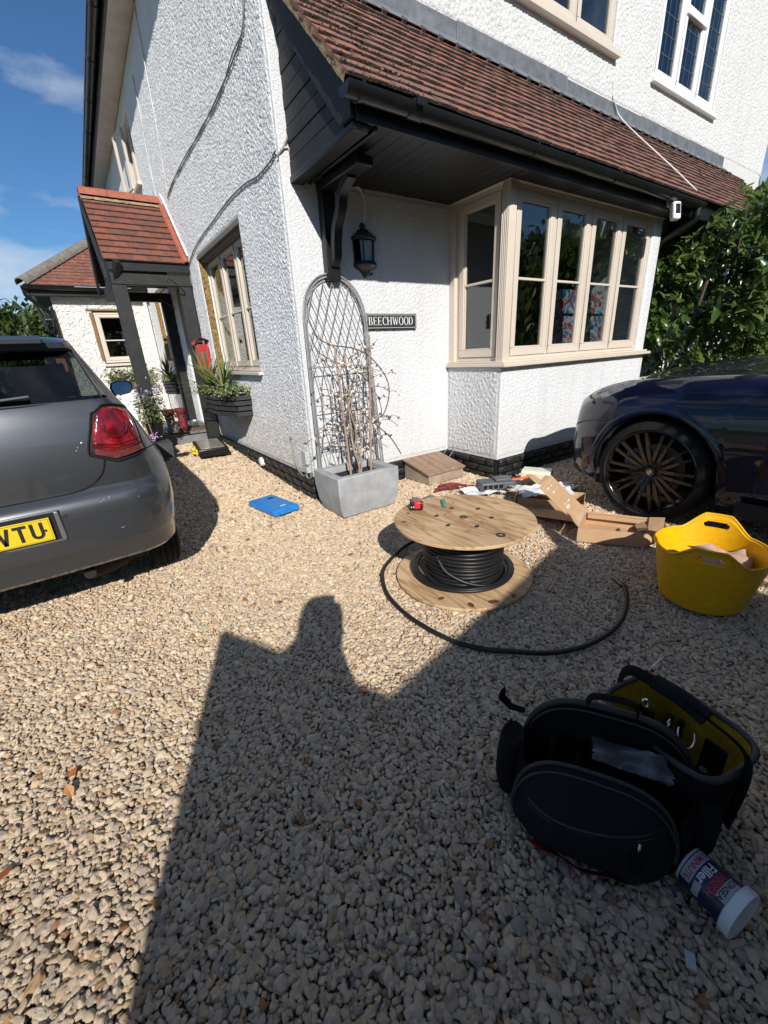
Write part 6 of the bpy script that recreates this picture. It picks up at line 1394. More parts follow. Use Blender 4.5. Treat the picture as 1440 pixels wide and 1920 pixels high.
# ------------------------------------------------------------------ yellow tub
YEL = bpy.data.materials.new('yellow_flexible_plastic'); YEL.use_nodes = True; nt = YEL.node_tree; pb = nt.nodes['Principled BSDF']; pb.inputs['Base Color'].default_value = (.80,.43,.003,1); pb.inputs['Roughness'].default_value = .38; pb.inputs['Subsurface Weight'].default_value = .15; pb.inputs['Subsurface Radius'].default_value = (.02,.012,.002)
nn = nt.nodes.new('ShaderNodeTexNoise'); nn.inputs['Scale'].default_value = 14; nn.inputs['Detail'].default_value = 6; rpn = ramp(nt, [(.35,(.72,.375,.003)),(.6,(.80,.43,.003))]); nt.links.new(nn.outputs[0], rpn.inputs[0]); nt.links.new(rpn.outputs[0], pb.inputs['Base Color'])
n7 = nt.nodes.new('ShaderNodeTexNoise'); n7.inputs['Scale'].default_value = 9; n7.inputs['Detail'].default_value = 9; n7.inputs['Roughness'].default_value = .75; r7 = ramp(nt, [(.60,(0,0,0)),(.72,(.55,.55,.55))]); nt.links.new(n7.outputs[0], r7.inputs[0]); m7 = nt.nodes.new('ShaderNodeMixRGB'); m7.inputs[2].default_value = (.50,.42,.28,1); nt.links.new(r7.outputs[0], m7.inputs[0]); nt.links.new(rpn.outputs[0], m7.inputs[1]); nt.links.new(m7.outputs[0], pb.inputs['Base Color'])
tb = thing('flexible_tub', 'bright yellow two handled flexible tub with scrap card inside', 'tub', (2.36,.61,0))
TC = Vector((2.365,.615,0)); HA = R_(15)     # handles sit on the axis pointing away from the camera
def rim_z(a):
    d = abs(((a-HA+math.pi/2) % math.pi)-math.pi/2); k = (math.cos(math.pi*min(1, d/R_(37)))+1)/2 ; return .300+.078*min(1, 1.25*k**.85)
n_ = 144; rows_o = []; lev = np.linspace(0,1,40)
def tub_pt(a, t, off=0):
    zr = rim_z(a); z = t*zr if t < .86 else .86*zr+(t-.86)*zr; z = .004+t*.286 if t <= .9 else .004+.9*.286+(t-.9)/.1*(zr-.004-.9*.286)
    r = .178+.062*(z/.30)**.85+off; 
    if t < .06: r -= .02*(1-t/.06)**2
    r += .0012*math.sin(z*2*math.pi/.018)*(1 if z < .24 else 0)+(.006 if .985 < t else 0)
    sx = 1.0; p = Vector((r*math.cos(a), r*math.sin(a)*1.02, z)); sq = 1+.03*math.cos(2*(a-HA)); return TC+Vector((p.x*sq, p.y*sq, p.z))
def in_hole(a, t):
    p = tub_pt(a, t); d = ((a-HA+math.pi/2) % math.pi)-math.pi/2; u = d*.235; w = (p.z-.322)
    return (abs(u) < .038 and abs(w) < .019) or ((abs(u)-.038)**2+w*w < .019**2)
lev = list(np.linspace(0,.86,34))+list(np.linspace(.865,1,26)); n_ = 300
b = MB(); A = [2*math.pi*j/n_ for j in range(n_)]
O_ = [[tub_pt(a, t) for a in A] for t in lev]; I_ = [[tub_pt(a, max(t,.02), -.006)+Vector((0,0,.004 if t < .02 else 0)) for a in A] for t in lev]
base = len(b.v)
for G_ in (O_, I_):
    for r in G_: b.v += [tuple(p) for p in r]
nl = len(lev); hole = [[in_hole(A[j], lev[i]) for j in range(n_)] for i in range(nl)]
fo = lambda s, i, j: base+s*nl*n_+i*n_+(j % n_)
def isopen(i, j): return all(hole[ii][jj % n_] for ii in (i, i+1) for jj in (j, j+1))
for i in range(nl-1):
    for j in range(n_):
        if isopen(i, j): continue
        b.f += [(fo(0,i,j),fo(0,i,j+1),fo(0,i+1,j+1),fo(0,i+1,j)), (fo(1,i+1,j),fo(1,i+1,j+1),fo(1,i,j+1),fo(1,i,j))]; b.fm += [0,0]
        if isopen(i-1, j): b.f.append((fo(0,i,j),fo(1,i,j),fo(1,i,j+1),fo(0,i,j+1))); b.fm.append(0)
        if isopen(i+1, j): b.f.append((fo(0,i+1,j),fo(0,i+1,j+1),fo(1,i+1,j+1),fo(1,i+1,j))); b.fm.append(0)
        if isopen(i, j-1): b.f.append((fo(0,i,j),fo(0,i+1,j),fo(1,i+1,j),fo(1,i,j))); b.fm.append(0)
        if isopen(i, j+1): b.f.append((fo(0,i,j+1),fo(1,i,j+1),fo(1,i+1,j+1),fo(0,i+1,j+1))); b.fm.append(0)
for j in range(n_): b.f.append((fo(0,nl-1,j),fo(0,nl-1,j+1),fo(1,nl-1,j+1),fo(1,nl-1,j))); b.fm.append(0)
b.f.append(tuple(fo(0,0,j) for j in range(n_))[::-1]); b.f.append(tuple(fo(1,0,j) for j in range(n_))); b.fm += [0,0]
sub(b.build('tub_shell', YEL, smooth=50, fix=False), tb)
b = MB(); b.tube([tub_pt(a, 1.0, -.002) for a in A], .0052, 8, closed=True); sub(b.build('rolled_rim', YEL, smooth=60), tb)
CARD = mat('brown_cardboard', (.50,.315,.175), .8, bump=[(70,.0006,4)], vary=(9,.10)); CARDD = mat('cardboard_edge', (.32,.20,.12), .9); PRW = mat('white_card_print', (.62,.56,.50), .8)
def crumple(name, label, cat, c, w, h, rot, seed, amp=.02, m=None, t=.002):
    r = random.Random(seed); b = MB(); n = 16; off = Vector((seed*3.1,seed*1.7,0)); T = []
    for s in (1, -1):
        rows_ = []
        for i in range(n+1):
            row = []
            for j in range(n+1):
                u, v = (i/n-.5)*w, (j/n-.5)*h; e = 1-.10*mnoise.noise(Vector((i*.9,j*.9,seed)))*(1 if i in (0,n) or j in (0,n) else 0)
                p = Vector((u*e, v*e, amp*mnoise.noise(Vector((u*9,v*9,0))+off)+amp*.5*mnoise.noise(Vector((u*22,v*22,4))+off)+s*t/2)); row.append(Vector(c)+rot @ p)
            rows_.append(row)
        T.append(rows_)
    b.grid(T[0]); b.grid(T[1]); b.grid([T[0][0],T[1][0]]); b.grid([T[0][-1],T[1][-1]]); b.grid([[r[0] for r in T[0]],[r[0] for r in T[1]]]); b.grid([[r[-1] for r in T[0]],[r[-1] for r in T[1]]])
    return tag(b.build(name, m or CARD, smooth=60), label, cat)
KRAFT = mat('kraft_paper', (.42,.27,.20), .8, bump=[(50,.002,4)])
crumple('crumpled_card', 'torn brown packing card in the yellow tub', 'cardboard', TC+Vector((.03,-.06,.235)), .32, .15, Matrix.Rotation(R_(-35),3,'Z') @ Matrix.Rotation(R_(28),3,'X') @ Matrix.Rotation(R_(12),3,'Y'), 4, .05, KRAFT)
crumple('crumpled_card', 'rolled brown card at the bottom of the yellow tub', 'cardboard', TC+Vector((-.02,.02,.10)), .24, .22, Matrix.Rotation(R_(30),3,'Z') @ Matrix.Rotation(R_(10),3,'X'), 9, .07, KRAFT)

# ------------------------------------------------------------------ cardboard boxes
bx = thing('cardboard_box', 'long open brown cardboard box with its lid folded back beside the navy car wheel', 'box', (2.74,1.28,0))
A_, B_, C_, D_ = Vector((2.505,1.39,0)), Vector((2.735,1.055,0)), Vector((3.02,1.17,0)), Vector((2.83,1.52,0)); up = Vector((0,0,.105)); th = .005
def wallp(a, c, z0, z1, t=th, n_in=None):
    b = MB(); d = (c-a).normalized(); nn_ = Vector((-d.y,d.x,0))*t; b.hexa([a+Vector((0,0,z0)), c+Vector((0,0,z0)), c+nn_+Vector((0,0,z0)), a+nn_+Vector((0,0,z0)), a+Vector((0,0,z1)), c+Vector((0,0,z1)), c+nn_+Vector((0,0,z1)), a+nn_+Vector((0,0,z1))]); return b
b = MB(); b.hexa([A_+Vector((.006,0,.003)),B_+Vector((0,.006,.003)),C_+Vector((0,0,.003)),D_+Vector((0,0,.003)),A_+Vector((.006,0,.007)),B_+Vector((0,.006,.007)),C_+Vector((0,0,.007)),D_+Vector((0,0,.007))]); sub(b.build('box_floor', CARD), bx)
for p, q in ((A_,B_),(B_,C_),(C_,D_),(D_,A_)): sub(wallp(p, q, .0075, .105).build('box_side', CARD, bevel=.001), bx)
dAB = (B_-A_).normalized(); inn = Vector((-dAB.y,dAB.x,0))
b = MB(); o1 = D_+inn*-.055; o2 = C_+inn*-.055; b.hexa([o1+Vector((.01,0,.07)), o2+Vector((0,.01,.07)), o2+Vector((0,.01,.07))+inn*.05, o1+Vector((.01,0,.07))+inn*.05, o1+Vector((.01,0,.098)), o2+Vector((0,.01,.098)), o2+Vector((0,.01,.098))+inn*.05, o1+Vector((.01,0,.098))+inn*.05]); sub(b.build('inner_rim_fold', CARD, bevel=.002), bx)
ld = Vector((math.cos(R_(108))*math.cos(R_(40)), math.sin(R_(108))*math.cos(R_(40)), math.sin(R_(40)))); h0 = A_.lerp(D_, .03)+Vector((0,0,.108)); h1 = D_+Vector((0,0,.108)); wd_ = (h1-h0); ln = wd_.cross(ld).normalized()
b = MB(); b.hexa([h0,h1,h1+ld*.37,h0+ld*.37,h0+ln*.005,h1+ln*.005,h1+ld*.37+ln*.005,h0+ld*.37+ln*.005]); sub(b.build('box_lid', CARD, bevel=.0015), bx)
b = MB(); q0, q1 = h0+ld*.372+wd_*.2, h0+ld*.372+wd_*.9; tk = (ld*.8+ln*-.6).normalized(); b.hexa([q0,q1,q1+tk*.03,q0+tk*.03,q0+ln*.004,q1+ln*.004,q1+tk*.03+ln*.004,q0+tk*.03+ln*.004]); sub(b.build('lid_tuck', CARD), bx)
b = MB(); sg = -1 if ln.dot(Vector((0,0,HC))-h0) < 0 else 1; base_n = ln*(.0052 if sg > 0 else -.0004); W_ = wd_.normalized(); WL = wd_.length
def prt(u0, u1, v0, v1):
    p = [h0+W_*WL*u0+ld*.37*v0, h0+W_*WL*u1+ld*.37*v0, h0+W_*WL*u1+ld*.37*v1, h0+W_*WL*u0+ld*.37*v1]; b.add([x+base_n for x in p], [(0,1,2,3)])
for u0,u1,v0,v1 in ((.06,.94,.030,.034),(.06,.94,.93,.935),(.06,.068,.03,.935),(.932,.94,.03,.935),(.16,.80,.05,.054),(.2,.6,.06,.063),(.2,.7,.075,.078),(.2,.66,.09,.093),(.2,.5,.105,.108),(.25,.5,.33,.39),(.3,.42,.42,.44),(.55,.75,.40,.43),(.2,.36,.84,.88),(.5,.6,.84,.87),(.3,.45,.72,.76),(.55,.75,.74,.75)): prt(u0,u1,v0,v1)
sub(b.build('lid_printing', PRW, fix=False), bx)
b = MB(); e0, e1 = B_+Vector((0,0,.106)), C_+Vector((0,0,.106)); out = dAB; 
b.hexa([e0,e1,e1+out*.10+Vector((-.02,0,.012)),e0+out*.085+Vector((.05,.02,.006)),e0+Vector((0,0,.004)),e1+Vector((0,0,.004)),e1+out*.10+Vector((-.02,0,.016)),e0+out*.085+Vector((.05,.02,.010))]); sub(b.build('end_flap', CARD), bx)
b = MB(); g0 = B_+Vector((0,0,.02)); b.hexa([B_+Vector((0,0,.01)),B_+out*.10+Vector((.10,.03,.03)),B_+out*.10+Vector((.105,.035,.03)),B_+Vector((.005,.005,.01)),B_+Vector((0,0,.104)),B_+out*.09+Vector((.07,.03,.112)),B_+out*.09+Vector((.075,.035,.112)),B_+Vector((.005,.005,.104))]); sub(b.build('side_flap', CARD), bx)
b = MB(); ip = B_.lerp(A_,.12)+inn*.02; b.hexa([ip+Vector((0,0,.106)),ip+inn*.12+Vector((0,0,.106)),ip+inn*.13+Vector((.02,-.05,.135)),ip+Vector((.02,-.05,.135)),ip+Vector((0,0,.108)),ip+inn*.12+Vector((0,0,.108)),ip+inn*.13+Vector((.02,-.05,.137)),ip+Vector((.02,-.05,.137))]); sub(b.build('inner_flap', CARD), bx)
b2 = thing('cardboard_tray', 'open brown cardboard tray with a long front flap, under the white packing bag', 'box', (2.9,1.85,0)); b = MB()
a_, c_, e_, g_ = Vector((2.78,2.10,0)), Vector((2.99,1.63,0)), Vector((3.26,1.78,0)), Vector((3.02,2.24,0))
for p, q in ((a_,c_),(c_,e_),(e_,g_),(g_,a_)): sub(wallp(p, q, .004, .085).build('tray_side', CARD, bevel=.001), b2)
b = MB(); b.hexa([a_+Vector((0,0,.001)),c_+Vector((0,0,.001)),e_+Vector((0,0,.001)),g_+Vector((0,0,.001)),a_+Vector((0,0,.0035)),c_+Vector((0,0,.0035)),e_+Vector((0,0,.0035)),g_+Vector((0,0,.0035))]); sub(b.build('tray_floor', CARD), b2)
b = MB(); f0, f1 = a_+Vector((.0,-.01,.012)), c_+Vector((-.01,-.01,.012)); ff = Vector((-.24,-.115,.028)); b.hexa([f0,f1,f1+ff,f0+ff,f0+Vector((0,0,.004)),f1+Vector((0,0,.004)),f1+ff+Vector((0,0,.004)),f0+ff+Vector((0,0,.004))]); sub(b.build('front_flap', CARD, bevel=.001), b2)
b = MB(); dd_ = (g_-a_).normalized(); b.prism([(0,0)]+[(.055+.055*math.cos(R_(180-k*18)), .075+.055*math.sin(R_(180-k*18))) for k in range(11)]+[(.11,0)], a_+Vector((-.03,.0,.01)), dd_, (0,0,1), Vector((dd_.y,-dd_.x,0))*.004); sub(b.build('tray_ear', CARD), b2)
crumple('brown_packing_card', 'folded brown packing card between the pale plastic cover and the box lid', 'cardboard', (3.26,2.27,.10), .20, .14, Matrix.Rotation(R_(40),3,'Z') @ Matrix.Rotation(R_(22),3,'X'), 13, .02)
BAG = mat('white_plastic_bag', (.72,.73,.75), .35, bump=[(30,.004,4)]); 
crumple('white_bag', 'crumpled white plastic bag lying over the cardboard tray', 'bag', (3.03,2.04,.105), .46, .34, Matrix.Rotation(R_(-35),3,'Z'), 21, .055, BAG)
crumple('white_bag', 'flat white plastic bag under the dark grey moulded case', 'bag', (2.79,2.50,.045), .36, .22, Matrix.Rotation(R_(-20),3,'Z'), 22, .03, BAG)
crumple('clear_film', 'sheet of clear packing film lying on the gravel behind the box lid', 'packing film', (3.38,2.12,.05), .34, .20, Matrix.Rotation(R_(-40),3,'Z'), 23, .04, mat('packing_film', (.40,.42,.46), .15, trans=.5))
gc = thing('grey_case', 'dark grey moulded plastic case on the white bag behind the drum', 'case', (2.9,2.5,.05)); Rg = rotz(R_(-28)); cg = Vector((2.93,2.47,.085)); GP = mat('dark_grey_plastic', (.09,.10,.115), .5, vary=(12,.15))
b = MB(); b.obox(cg, (.165,.085,.035), Rg); sub(b.build('case_shell', GP, bevel=.014, seg=3), gc)
b = MB(); b.obox(cg+Rg @ Vector((.06,0,.045)), (.08,.06,.014), Rg); sub(b.build('raised_lid', GP, bevel=.008), gc)
for k in range(4):
    b = MB(); b.obox(cg+Rg @ Vector((-.13+.05*k,-.087,.0)), (.017,.005,.018), Rg); sub(b.build('front_rib', BLACKP, bevel=.003), gc)
cv = thing('cable_cover', 'pale cream arched plastic cover standing among the packaging', 'cover', (3.35,2.55,.05)); CRP = mat('pale_cream_plastic', (.62,.62,.50), .4, vary=(10,.1)); Rc = rotz(R_(-30)); cc = Vector((3.36,2.50,.045))
pr_ = [(-.10,0),(-.095,.075),(-.07,.10),(.07,.10),(.095,.075),(.10,0),(.085,0),(.08,.065),(.06,.085),(-.06,.085),(-.08,.065),(-.085,0)]
b = MB(); b.prism(pr_, cc, Rc @ Vector((.55,.83,0)), (0,0,1), Rc @ Vector((.83,-.55,0))*.27); sub(b.build('cover_shell', CRP, bevel=.005), cv)
b = MB(); b.tube(catmull([(2.93,2.42,.115),(3.0,2.39,.13),(3.10,2.34,.125),(3.20,2.30,.14)],6), .011, 6, flat=.45); tag(b.build('orange_strap', mat('orange_strap',(.85,.11,.02),.5), smooth=60), 'orange plastic strip lying on the white bag', 'strap')
ROPE = mat('red_black_cord', (.20,.02,.025), .7, vary=(70,.9))
b = MB()
for k in range(3): b.tube(catmull([(2.50+.06*math.sin(k),2.84,.02),(2.58,2.80+.03*k,.05),(2.66,2.79,.03+.02*k),(2.72,2.72+.02*k,.06),(2.80,2.72,.035),(2.86,2.68,.03)],5), .013, 6)
tag(b.build('coiled_strap', ROPE, smooth=60), 'red and black coiled strap on the gravel in front of the brown cover', 'strap')
crumple('dark_sack', 'flat dark grey sack on the gravel behind the drum', 'sack', (2.32,2.62,.03), .42, .20, Matrix.Rotation(R_(-32),3,'Z'), 31, .035, mat('grey_sacking', (.13,.13,.135), .8, bump=[(40,.003,5)]))
# blue case
BLU = mat('blue_plastic_lid', (.02,.21,.60), .38, bump=[(40,.0008,4)], vary=(18,.18)); bl = thing('blue_case', 'flat bright blue plastic case lying on the sunlit gravel left of the planter', 'case', (1.15,3.5,.0))
Rb = rotz(R_(100)); cb = Vector((1.155,3.53,.032)); b = MB(); b.obox(cb, (.235,.125,.024), Rb); sub(b.build('case_body', BLU, bevel=.008, seg=3), bl)
b = MB(); b.obox(cb+Rb @ Vector((0,0,.026)), (.215,.105,.004), Rb); sub(b.build('lid_panel', BLU, bevel=.004), bl)
b = MB(); b.obox(cb+Rb @ Vector((-.245,.03,0)), (.014,.05,.012), Rb); sub(b.build('case_handle', BLU, bevel=.004), bl)
for k in range(8):
    b = MB(); b.obox(cb+Rb @ Vector((.10+.012*(k % 4),-.03-.03*(k//4),.0305)), (.004,.011,.0012), Rb); sub(b.build('lid_slot', SEAM), bl)
b = MB()
for k in range(3): b.obox(cb+Rb @ Vector((-.15,-.03+.02*k,.0305)), (.010,.006,.0008), Rb)
sub(b.build('lid_print', WHITEP), bl)
# black and yellow case by the step
yc = thing('tool_case', 'black tool case with yellow latches lying on the gravel by the porch step', 'tool case', (1.22,6.2,.11)); YLP = mat('yellow_latch', (.80,.55,.01), .4)
Ry = rotz(R_(-6)); cy = Vector((1.24,6.12,.172)); b = MB(); b.obox(cy, (.19,.40,.050), Ry); sub(b.build('case_body', BLACKP, bevel=.014, seg=3), yc)
b = MB(); b.obox(cy+Vector((0,0,.052)), (.15,.36,.006), Ry); sub(b.build('clear_lid', mat('cloudy_lid',(.30,.27,.22),.25,vary=(14,.5)), bevel=.003), yc)
for s in (-1, 1):
    b = MB(); b.obox(cy+Ry @ Vector((-.195,-.08+.24*s*.6,.005)), (.012,.045,.03), Ry); sub(b.build('latch', YLP, bevel=.006), yc)
b = MB(); b.tube(catmull([cy+Ry @ Vector(p) for p in ((-.20,-.20,-.012),(-.24,-.20,-.014),(-.245,.02,-.014),(-.24,.10,-.014),(-.20,.10,-.012))],4), .014, 8); sub(b.build('carry_handle', YLP, smooth=60), yc)

# ------------------------------------------------------------------ black tool bags
FAB = mat('black_ballistic_fabric', (.007,.007,.008), .8, spec=.12, bump=[(260,.0008,2),(9,.006,5)], vary=(6,.35)); FAB2 = mat('worn_black_fabric', (.012,.0125,.015), .85, spec=.15, bump=[(260,.0008,2),(7,.008,5)], vary=(5,.35)); PIPE = mat('grey_piping', (.022,.022,.024), .6)
REDF = mat('red_fabric', (.28,.008,.012), .6); YELF = mat('yellow_lining', (.50,.30,.004), .75, bump=[(8,.006,4)], vary=(14,.45)); STEEL = mat('bright_steel', (.65,.65,.65), .2, metal=1.0)
bk = thing('tool_backpack', 'black tool backpack gaping open in the foreground shadow, with a grey piped flap', 'backpack', (.86,.33,0))
U = Vector((.50,-.866,0)).normalized(); V = Vector((.866,.50,0))
def dshape(w, h, n=28, k=.62):
    P = []
    for i in range(n+1):
        t = i/n; 
        a = math.pi*(1-t); x = w/2*math.copysign(abs(math.cos(a))**.62, math.cos(a)); z = h*(.30+.70*abs(math.sin(a))**.85); P.append((x, z))
    B2 = [(w/2*.96, h*.12), (w/2*.80, 0.0), (-w/2*.80, 0.0), (-w/2*.96, h*.12)]
    return P+B2
def panel(c, w, h, lean, front, back, seedn, top_tilt=0):
    """closed cushion with a D outline standing on the gravel"""
    out = dshape(w, h); n = len(out); ce = Vector((0, h*.45)); b = MB(); S = []
    for side, puff in ((1, front), (-1, back)):
        for ring_ in (0, .15, .3, .45, .58, .7, .8, .88, .95, 1.0):
            row = []
            for x, z in out:
                q = Vector((x, z)); q = ce+(q-ce)*ring_ if side == 1 else ce+(q-ce)*ring_
                d = puff*(1-ring_**3.2)+.020*mnoise.noise(Vector((q.x*7, q.y*11, seedn+side)))*(1-ring_**2)+.009*mnoise.noise(Vector((q.x*22, q.y*14, seedn-side)))*(1-ring_**3)
                row.append(Vector(c)+U*q.x+Vector((0,0,1))*max(q.y, .0)+lean*(q.y)-V*d*side)
            S.append((side, row))
    F_ = [r for s, r in S if s == 1]; B_2 = [r for s, r in S if s == -1]
    b.grid(F_+B_2[::-1][1:], closed=True); return b, [Vector(p) for p in F_[-1]]
b, e = panel(Vector((.797,.312,.0)), .385, .265, V*.10, .085, .02, 1); sub(b.build('front_pocket', FAB2, smooth=60), bk)
b = MB(); b.tube([p-V*.004 for p in e[:29]], .0055, 7); b.tube([p*1.0-V*.022+Vector((0,0,-.012)) for p in e[2:27]], .003, 6); sub(b.build('pocket_piping', PIPE, smooth=60), bk)
b, e = panel(Vector((.960,.380,.0)), .42, .375, V*-.10, .012, .03, 5); sub(b.build('back_panel', FAB, smooth=60), bk)
b = MB(); b.tube([p for p in e[:29]], .009, 8); b.tube([p-V*.012+Vector((0,0,-.016)) for p in e[1:28]], .003, 6); sub(b.build('opening_piping', PIPE, smooth=60), bk)
b = MB()
for a_, c_ in ((-.11,.03),(-.02,.05)):
    pass
def on_pocket(x, z, off):
    q = Vector((x, z)); ce2 = Vector((0,.265*.45)); v = q-ce2; best = 1.0
    for rr__ in np.linspace(.02,1,50):
        o_s = dshape(.385,.265); mx_ = max(abs(p[0]) for p in o_s); rad_ = math.hypot(v.x/ (mx_), v.y/(.265*.55)); best = min(1, rad_); break
    return Vector((.797,.312,0))+U*x+Vector((0,0,z))+V*.10*z-V*(.085*(1-best**3.2)+off)
b.tube([on_pocket(-.15+.30*t, .175-.018*math.cos(t*3), .003) for t in np.linspace(0,1,26)], .0035, 6); b.tube([on_pocket(-.15+.30*t, .165-.018*math.cos(t*3), .002) for t in np.linspace(0,1,26)], .002, 5); sub(b.build('pocket_zip', PIPE, smooth=60), bk)
b = MB()
for xx in (-.10,.10):
    rr = [[on_pocket(xx-.013, z, .003), on_pocket(xx+.013, z, .003)] for z in np.linspace(.035,.16,14)]; b.grid(rr)
sub(b.build('webbing', FAB, smooth=60, fix=False), bk)
b = MB(); p0 = on_pocket(.10,.178,.006); b.tube([p0, p0+Vector((0,0,-.012))-V*.004, p0+Vector((0,0,-.035))-V*.002], [.003,.0045,.003], 6); sub(b.build('zip_pull', STEEL), bk)
b = MB(); b.tube(catmull([Vector((.960,.380,.36))-U*.06-V*.035, Vector((.960,.380,.41))-U*.045-V*.045, Vector((.960,.380,.415))+U*.045-V*.045, Vector((.960,.380,.36))+U*.06-V*.035],6), .010, 7, flat=.4); sub(b.build('carry_handle', FAB, smooth=60), bk)
for k, (tx_, lz) in enumerate(((-.12,.25),(-.05,.22),(.03,.27),(.10,.20))):
    b = MB(); p0 = Vector((.885,.345,0))+U*tx_; b.tube([p0+Vector((0,0,.06)), p0+V*.02+Vector((0,0,lz))], [.014,.011], 8); sub(b.build('tool_handle', FAB2 if k % 2 else BLACKP, smooth=50), bk)
# gusset joining the two along sides and floor
b = MB(); o1 = dshape(.385,.265); o2 = dshape(.42,.375); rr = []
L1 = [Vector((.810,.303,0))+U*x+Vector((0,0,z))+V*.10*z for x, z in o1]; L2 = [Vector((.960,.380,0))+U*x+Vector((0,0,z))-V*.10*z for x, z in o2]
order = list(range(4,-1,-1))[::-1]; idx = list(range(22,33))+list(range(0,7)); idx = [29,30,31,32]; 
seqn = list(range(23,33))+list(range(0,6))
rr = [[L1[i] for i in seqn], [L1[i].lerp(L2[i],.3)+(U*(.02 if L1[i].dot(U) > Vector((.81,.303,0)).dot(U) else -.02)) for i in seqn], [L1[i].lerp(L2[i],.7)+(U*(.02 if L1[i].dot(U) > Vector((.81,.303,0)).dot(U) else -.02)) for i in seqn], [L2[i] for i in seqn]]
b.grid(rr); sub(b.build('gusset', FAB, smooth=60, fix=False), bk)
for s, c_ in ((-1, Vector((.90,.36,0))-U*.225), (1, Vector((.93,.34,0))+U*.215)):
    b = MB(); 
    b.lathe([(.0,.02),(.055,.025),(.068,.07),(.066,.14),(.058,.20),(.045,.215),(0,.20)], 18, c_, rotz(R_(30)), sx=1.0, sy=.62); sub(b.build('side_pouch', FAB, smooth=60), bk)
out_ = dshape(.385,.265); ce_ = Vector((0,.265*.45)); rr = []
for ring_ in (.60,.72,.84,.92):
    row = []
    for k in range(13):
        t = k/12; q0 = Vector((-.17+.31*t, 0.0+.012*math.sin(t*9))); q = ce_+(q0-ce_)*ring_*(1-.10*abs(t-.5)); d = .085*(1-(ring_*(.92+.10*abs(t-.5)))**3.2)+.012
        row.append(Vector((.797,.312,0))+U*q.x+Vector((0,0,1))*q.y+V*.10*q.y-V*d)
    rr.append(row)
b = MB(); b.grid(rr); sub(b.build('red_patch', REDF, smooth=60, fix=False), bk)
b = MB(); b.tube([Vector((.80,.60,.30)), Vector((.785,.60,.345)), Vector((.80,.615,.30)), Vector((.83,.60,.25)), Vector((.86,.57,.24))], [.004,.012,.013,.010,.008], 6, flat=.4); b.tube(catmull([(.77,.53,.2),(.76,.56,.17),(.77,.56,.12)],4), .006, 6, flat=.4); sub(b.build('strap_end', FAB, smooth=60), bk)
FILM = mat('cloudy_polythene', (.22,.24,.27), .25, trans=.6, bump=[(20,.006,4)])
crumple('polythene_bag', 'clear polythene bag poking out of the black tool backpack', 'bag', Vector((.930,.295,.255)), .19, .06, Matrix.Rotation(R_(-60),3,'Z') @ Matrix.Rotation(R_(38),3,'X'), 41, .09, FILM, .001)
tt = thing('tool_tote', 'black open tool tote with yellow lining and a webbing handle behind the backpack', 'tool bag', (1.16,.25,0))
def sup(c, ax, ay, rx, ry, p, z, n=40):
    o = []
    for k in range(n):
        a = 2*math.pi*k/n; ca, sa = math.cos(a), math.sin(a); x = rx*math.copysign(abs(ca)**(2/p), ca); y = ry*math.copysign(abs(sa)**(2/p), sa); o.append(Vector(c)+ax*x+ay*y+Vector((0,0,z)))
    return o
tc_ = Vector((1.112,.270,0)); tx = Vector((.20,.98,0)).normalized(); ty = Vector((-.98,.20,0)).normalized()
b = MB(); R1 = [sup(tc_, tx, ty, .143+.016*z/.3, .108+.016*z/.3, 4.0, z) for z in (.004,.02,.08,.15,.22,.285)]; b.grid(R1, closed=True); b.add(R1[0], [tuple(range(40))[::-1]]); sub(b.build('tote_shell', FAB, smooth=60), tt)
b = MB(); R2 = [sup(tc_, tx, ty, .149, .114, 4.0, .288), sup(tc_, tx, ty, .151, .116, 4.0, .27), sup(tc_, tx, ty, .142, .106, 4.0, .15), sup(tc_, tx, ty, .133, .098, 4.0, .04)]; b.grid(R2, closed=True); b.add(R2[-1], [tuple(range(40))]); sub(b.build('tote_lining', YELF, smooth=60), tt)
b = MB(); b.tube(sup(tc_, tx, ty, .157, .122, 4.0, .288), .0085, 8, closed=True); sub(b.build('rim_binding', PIPE, smooth=60), tt)
for s in (-1, 1):
    b = MB(); b.tube(catmull([tc_+tx*.165*s+Vector((0,0,.10)), tc_+tx*.172*s+Vector((0,0,.28)), tc_+tx*.150*s+Vector((0,0,.345)), tc_+tx*.07*s+ty*.01+Vector((0,0,.372)), tc_+ty*.01+Vector((0,0,.376))],6), .016, 8, flat=.22); sub(b.build('handle_webbing', FAB, smooth=60), tt)
b = MB(); b.tube(catmull([tc_+tx*-.07+ty*.01+Vector((0,0,.370)), tc_+ty*.01+Vector((0,0,.380)), tc_+tx*.07+ty*.01+Vector((0,0,.374))],5), .022, 10, flat=.45); sub(b.build('handle_grip', FAB2, smooth=60), tt)
for k, (u_, v_, w_, hh) in enumerate(((-.05,.05,.09,.10),(.02,.06,.10,.12),(.09,-.02,.05,.09),(-.09,-.03,.06,.13))):
    b = MB(); c_ = tc_+tx*u_+ty*v_; b.hexa([c_-tx*w_/2-ty*.004+Vector((0,0,.05)), c_+tx*w_/2-ty*.004+Vector((0,0,.05)), c_+tx*w_/2+ty*.006+Vector((0,0,.05)), c_-tx*w_/2+ty*.006+Vector((0,0,.05)), c_-tx*w_/2*.9-ty*.004+Vector((0,0,.15+hh)), c_+tx*w_/2*.9-ty*.004+Vector((0,0,.15+hh)), c_+tx*w_/2*.9+ty*.006+Vector((0,0,.15+hh)), c_-tx*w_/2*.9+ty*.006+Vector((0,0,.15+hh))]); sub(b.build('divider_pocket', FAB, bevel=.004), tt)
b = MB()
for k in range(12): a = r_.random()*6; b.tube([tc_+Vector((.07*math.cos(a),.08*math.sin(a),.06)), tc_+Vector((.09*math.cos(a),.10*math.sin(a),.19+.04*r_.random()))], .008+.006*r_.random(), 8)
sub(b.build('hand_tools', BLACKP, smooth=50), tt)['kind'] = 'stuff'
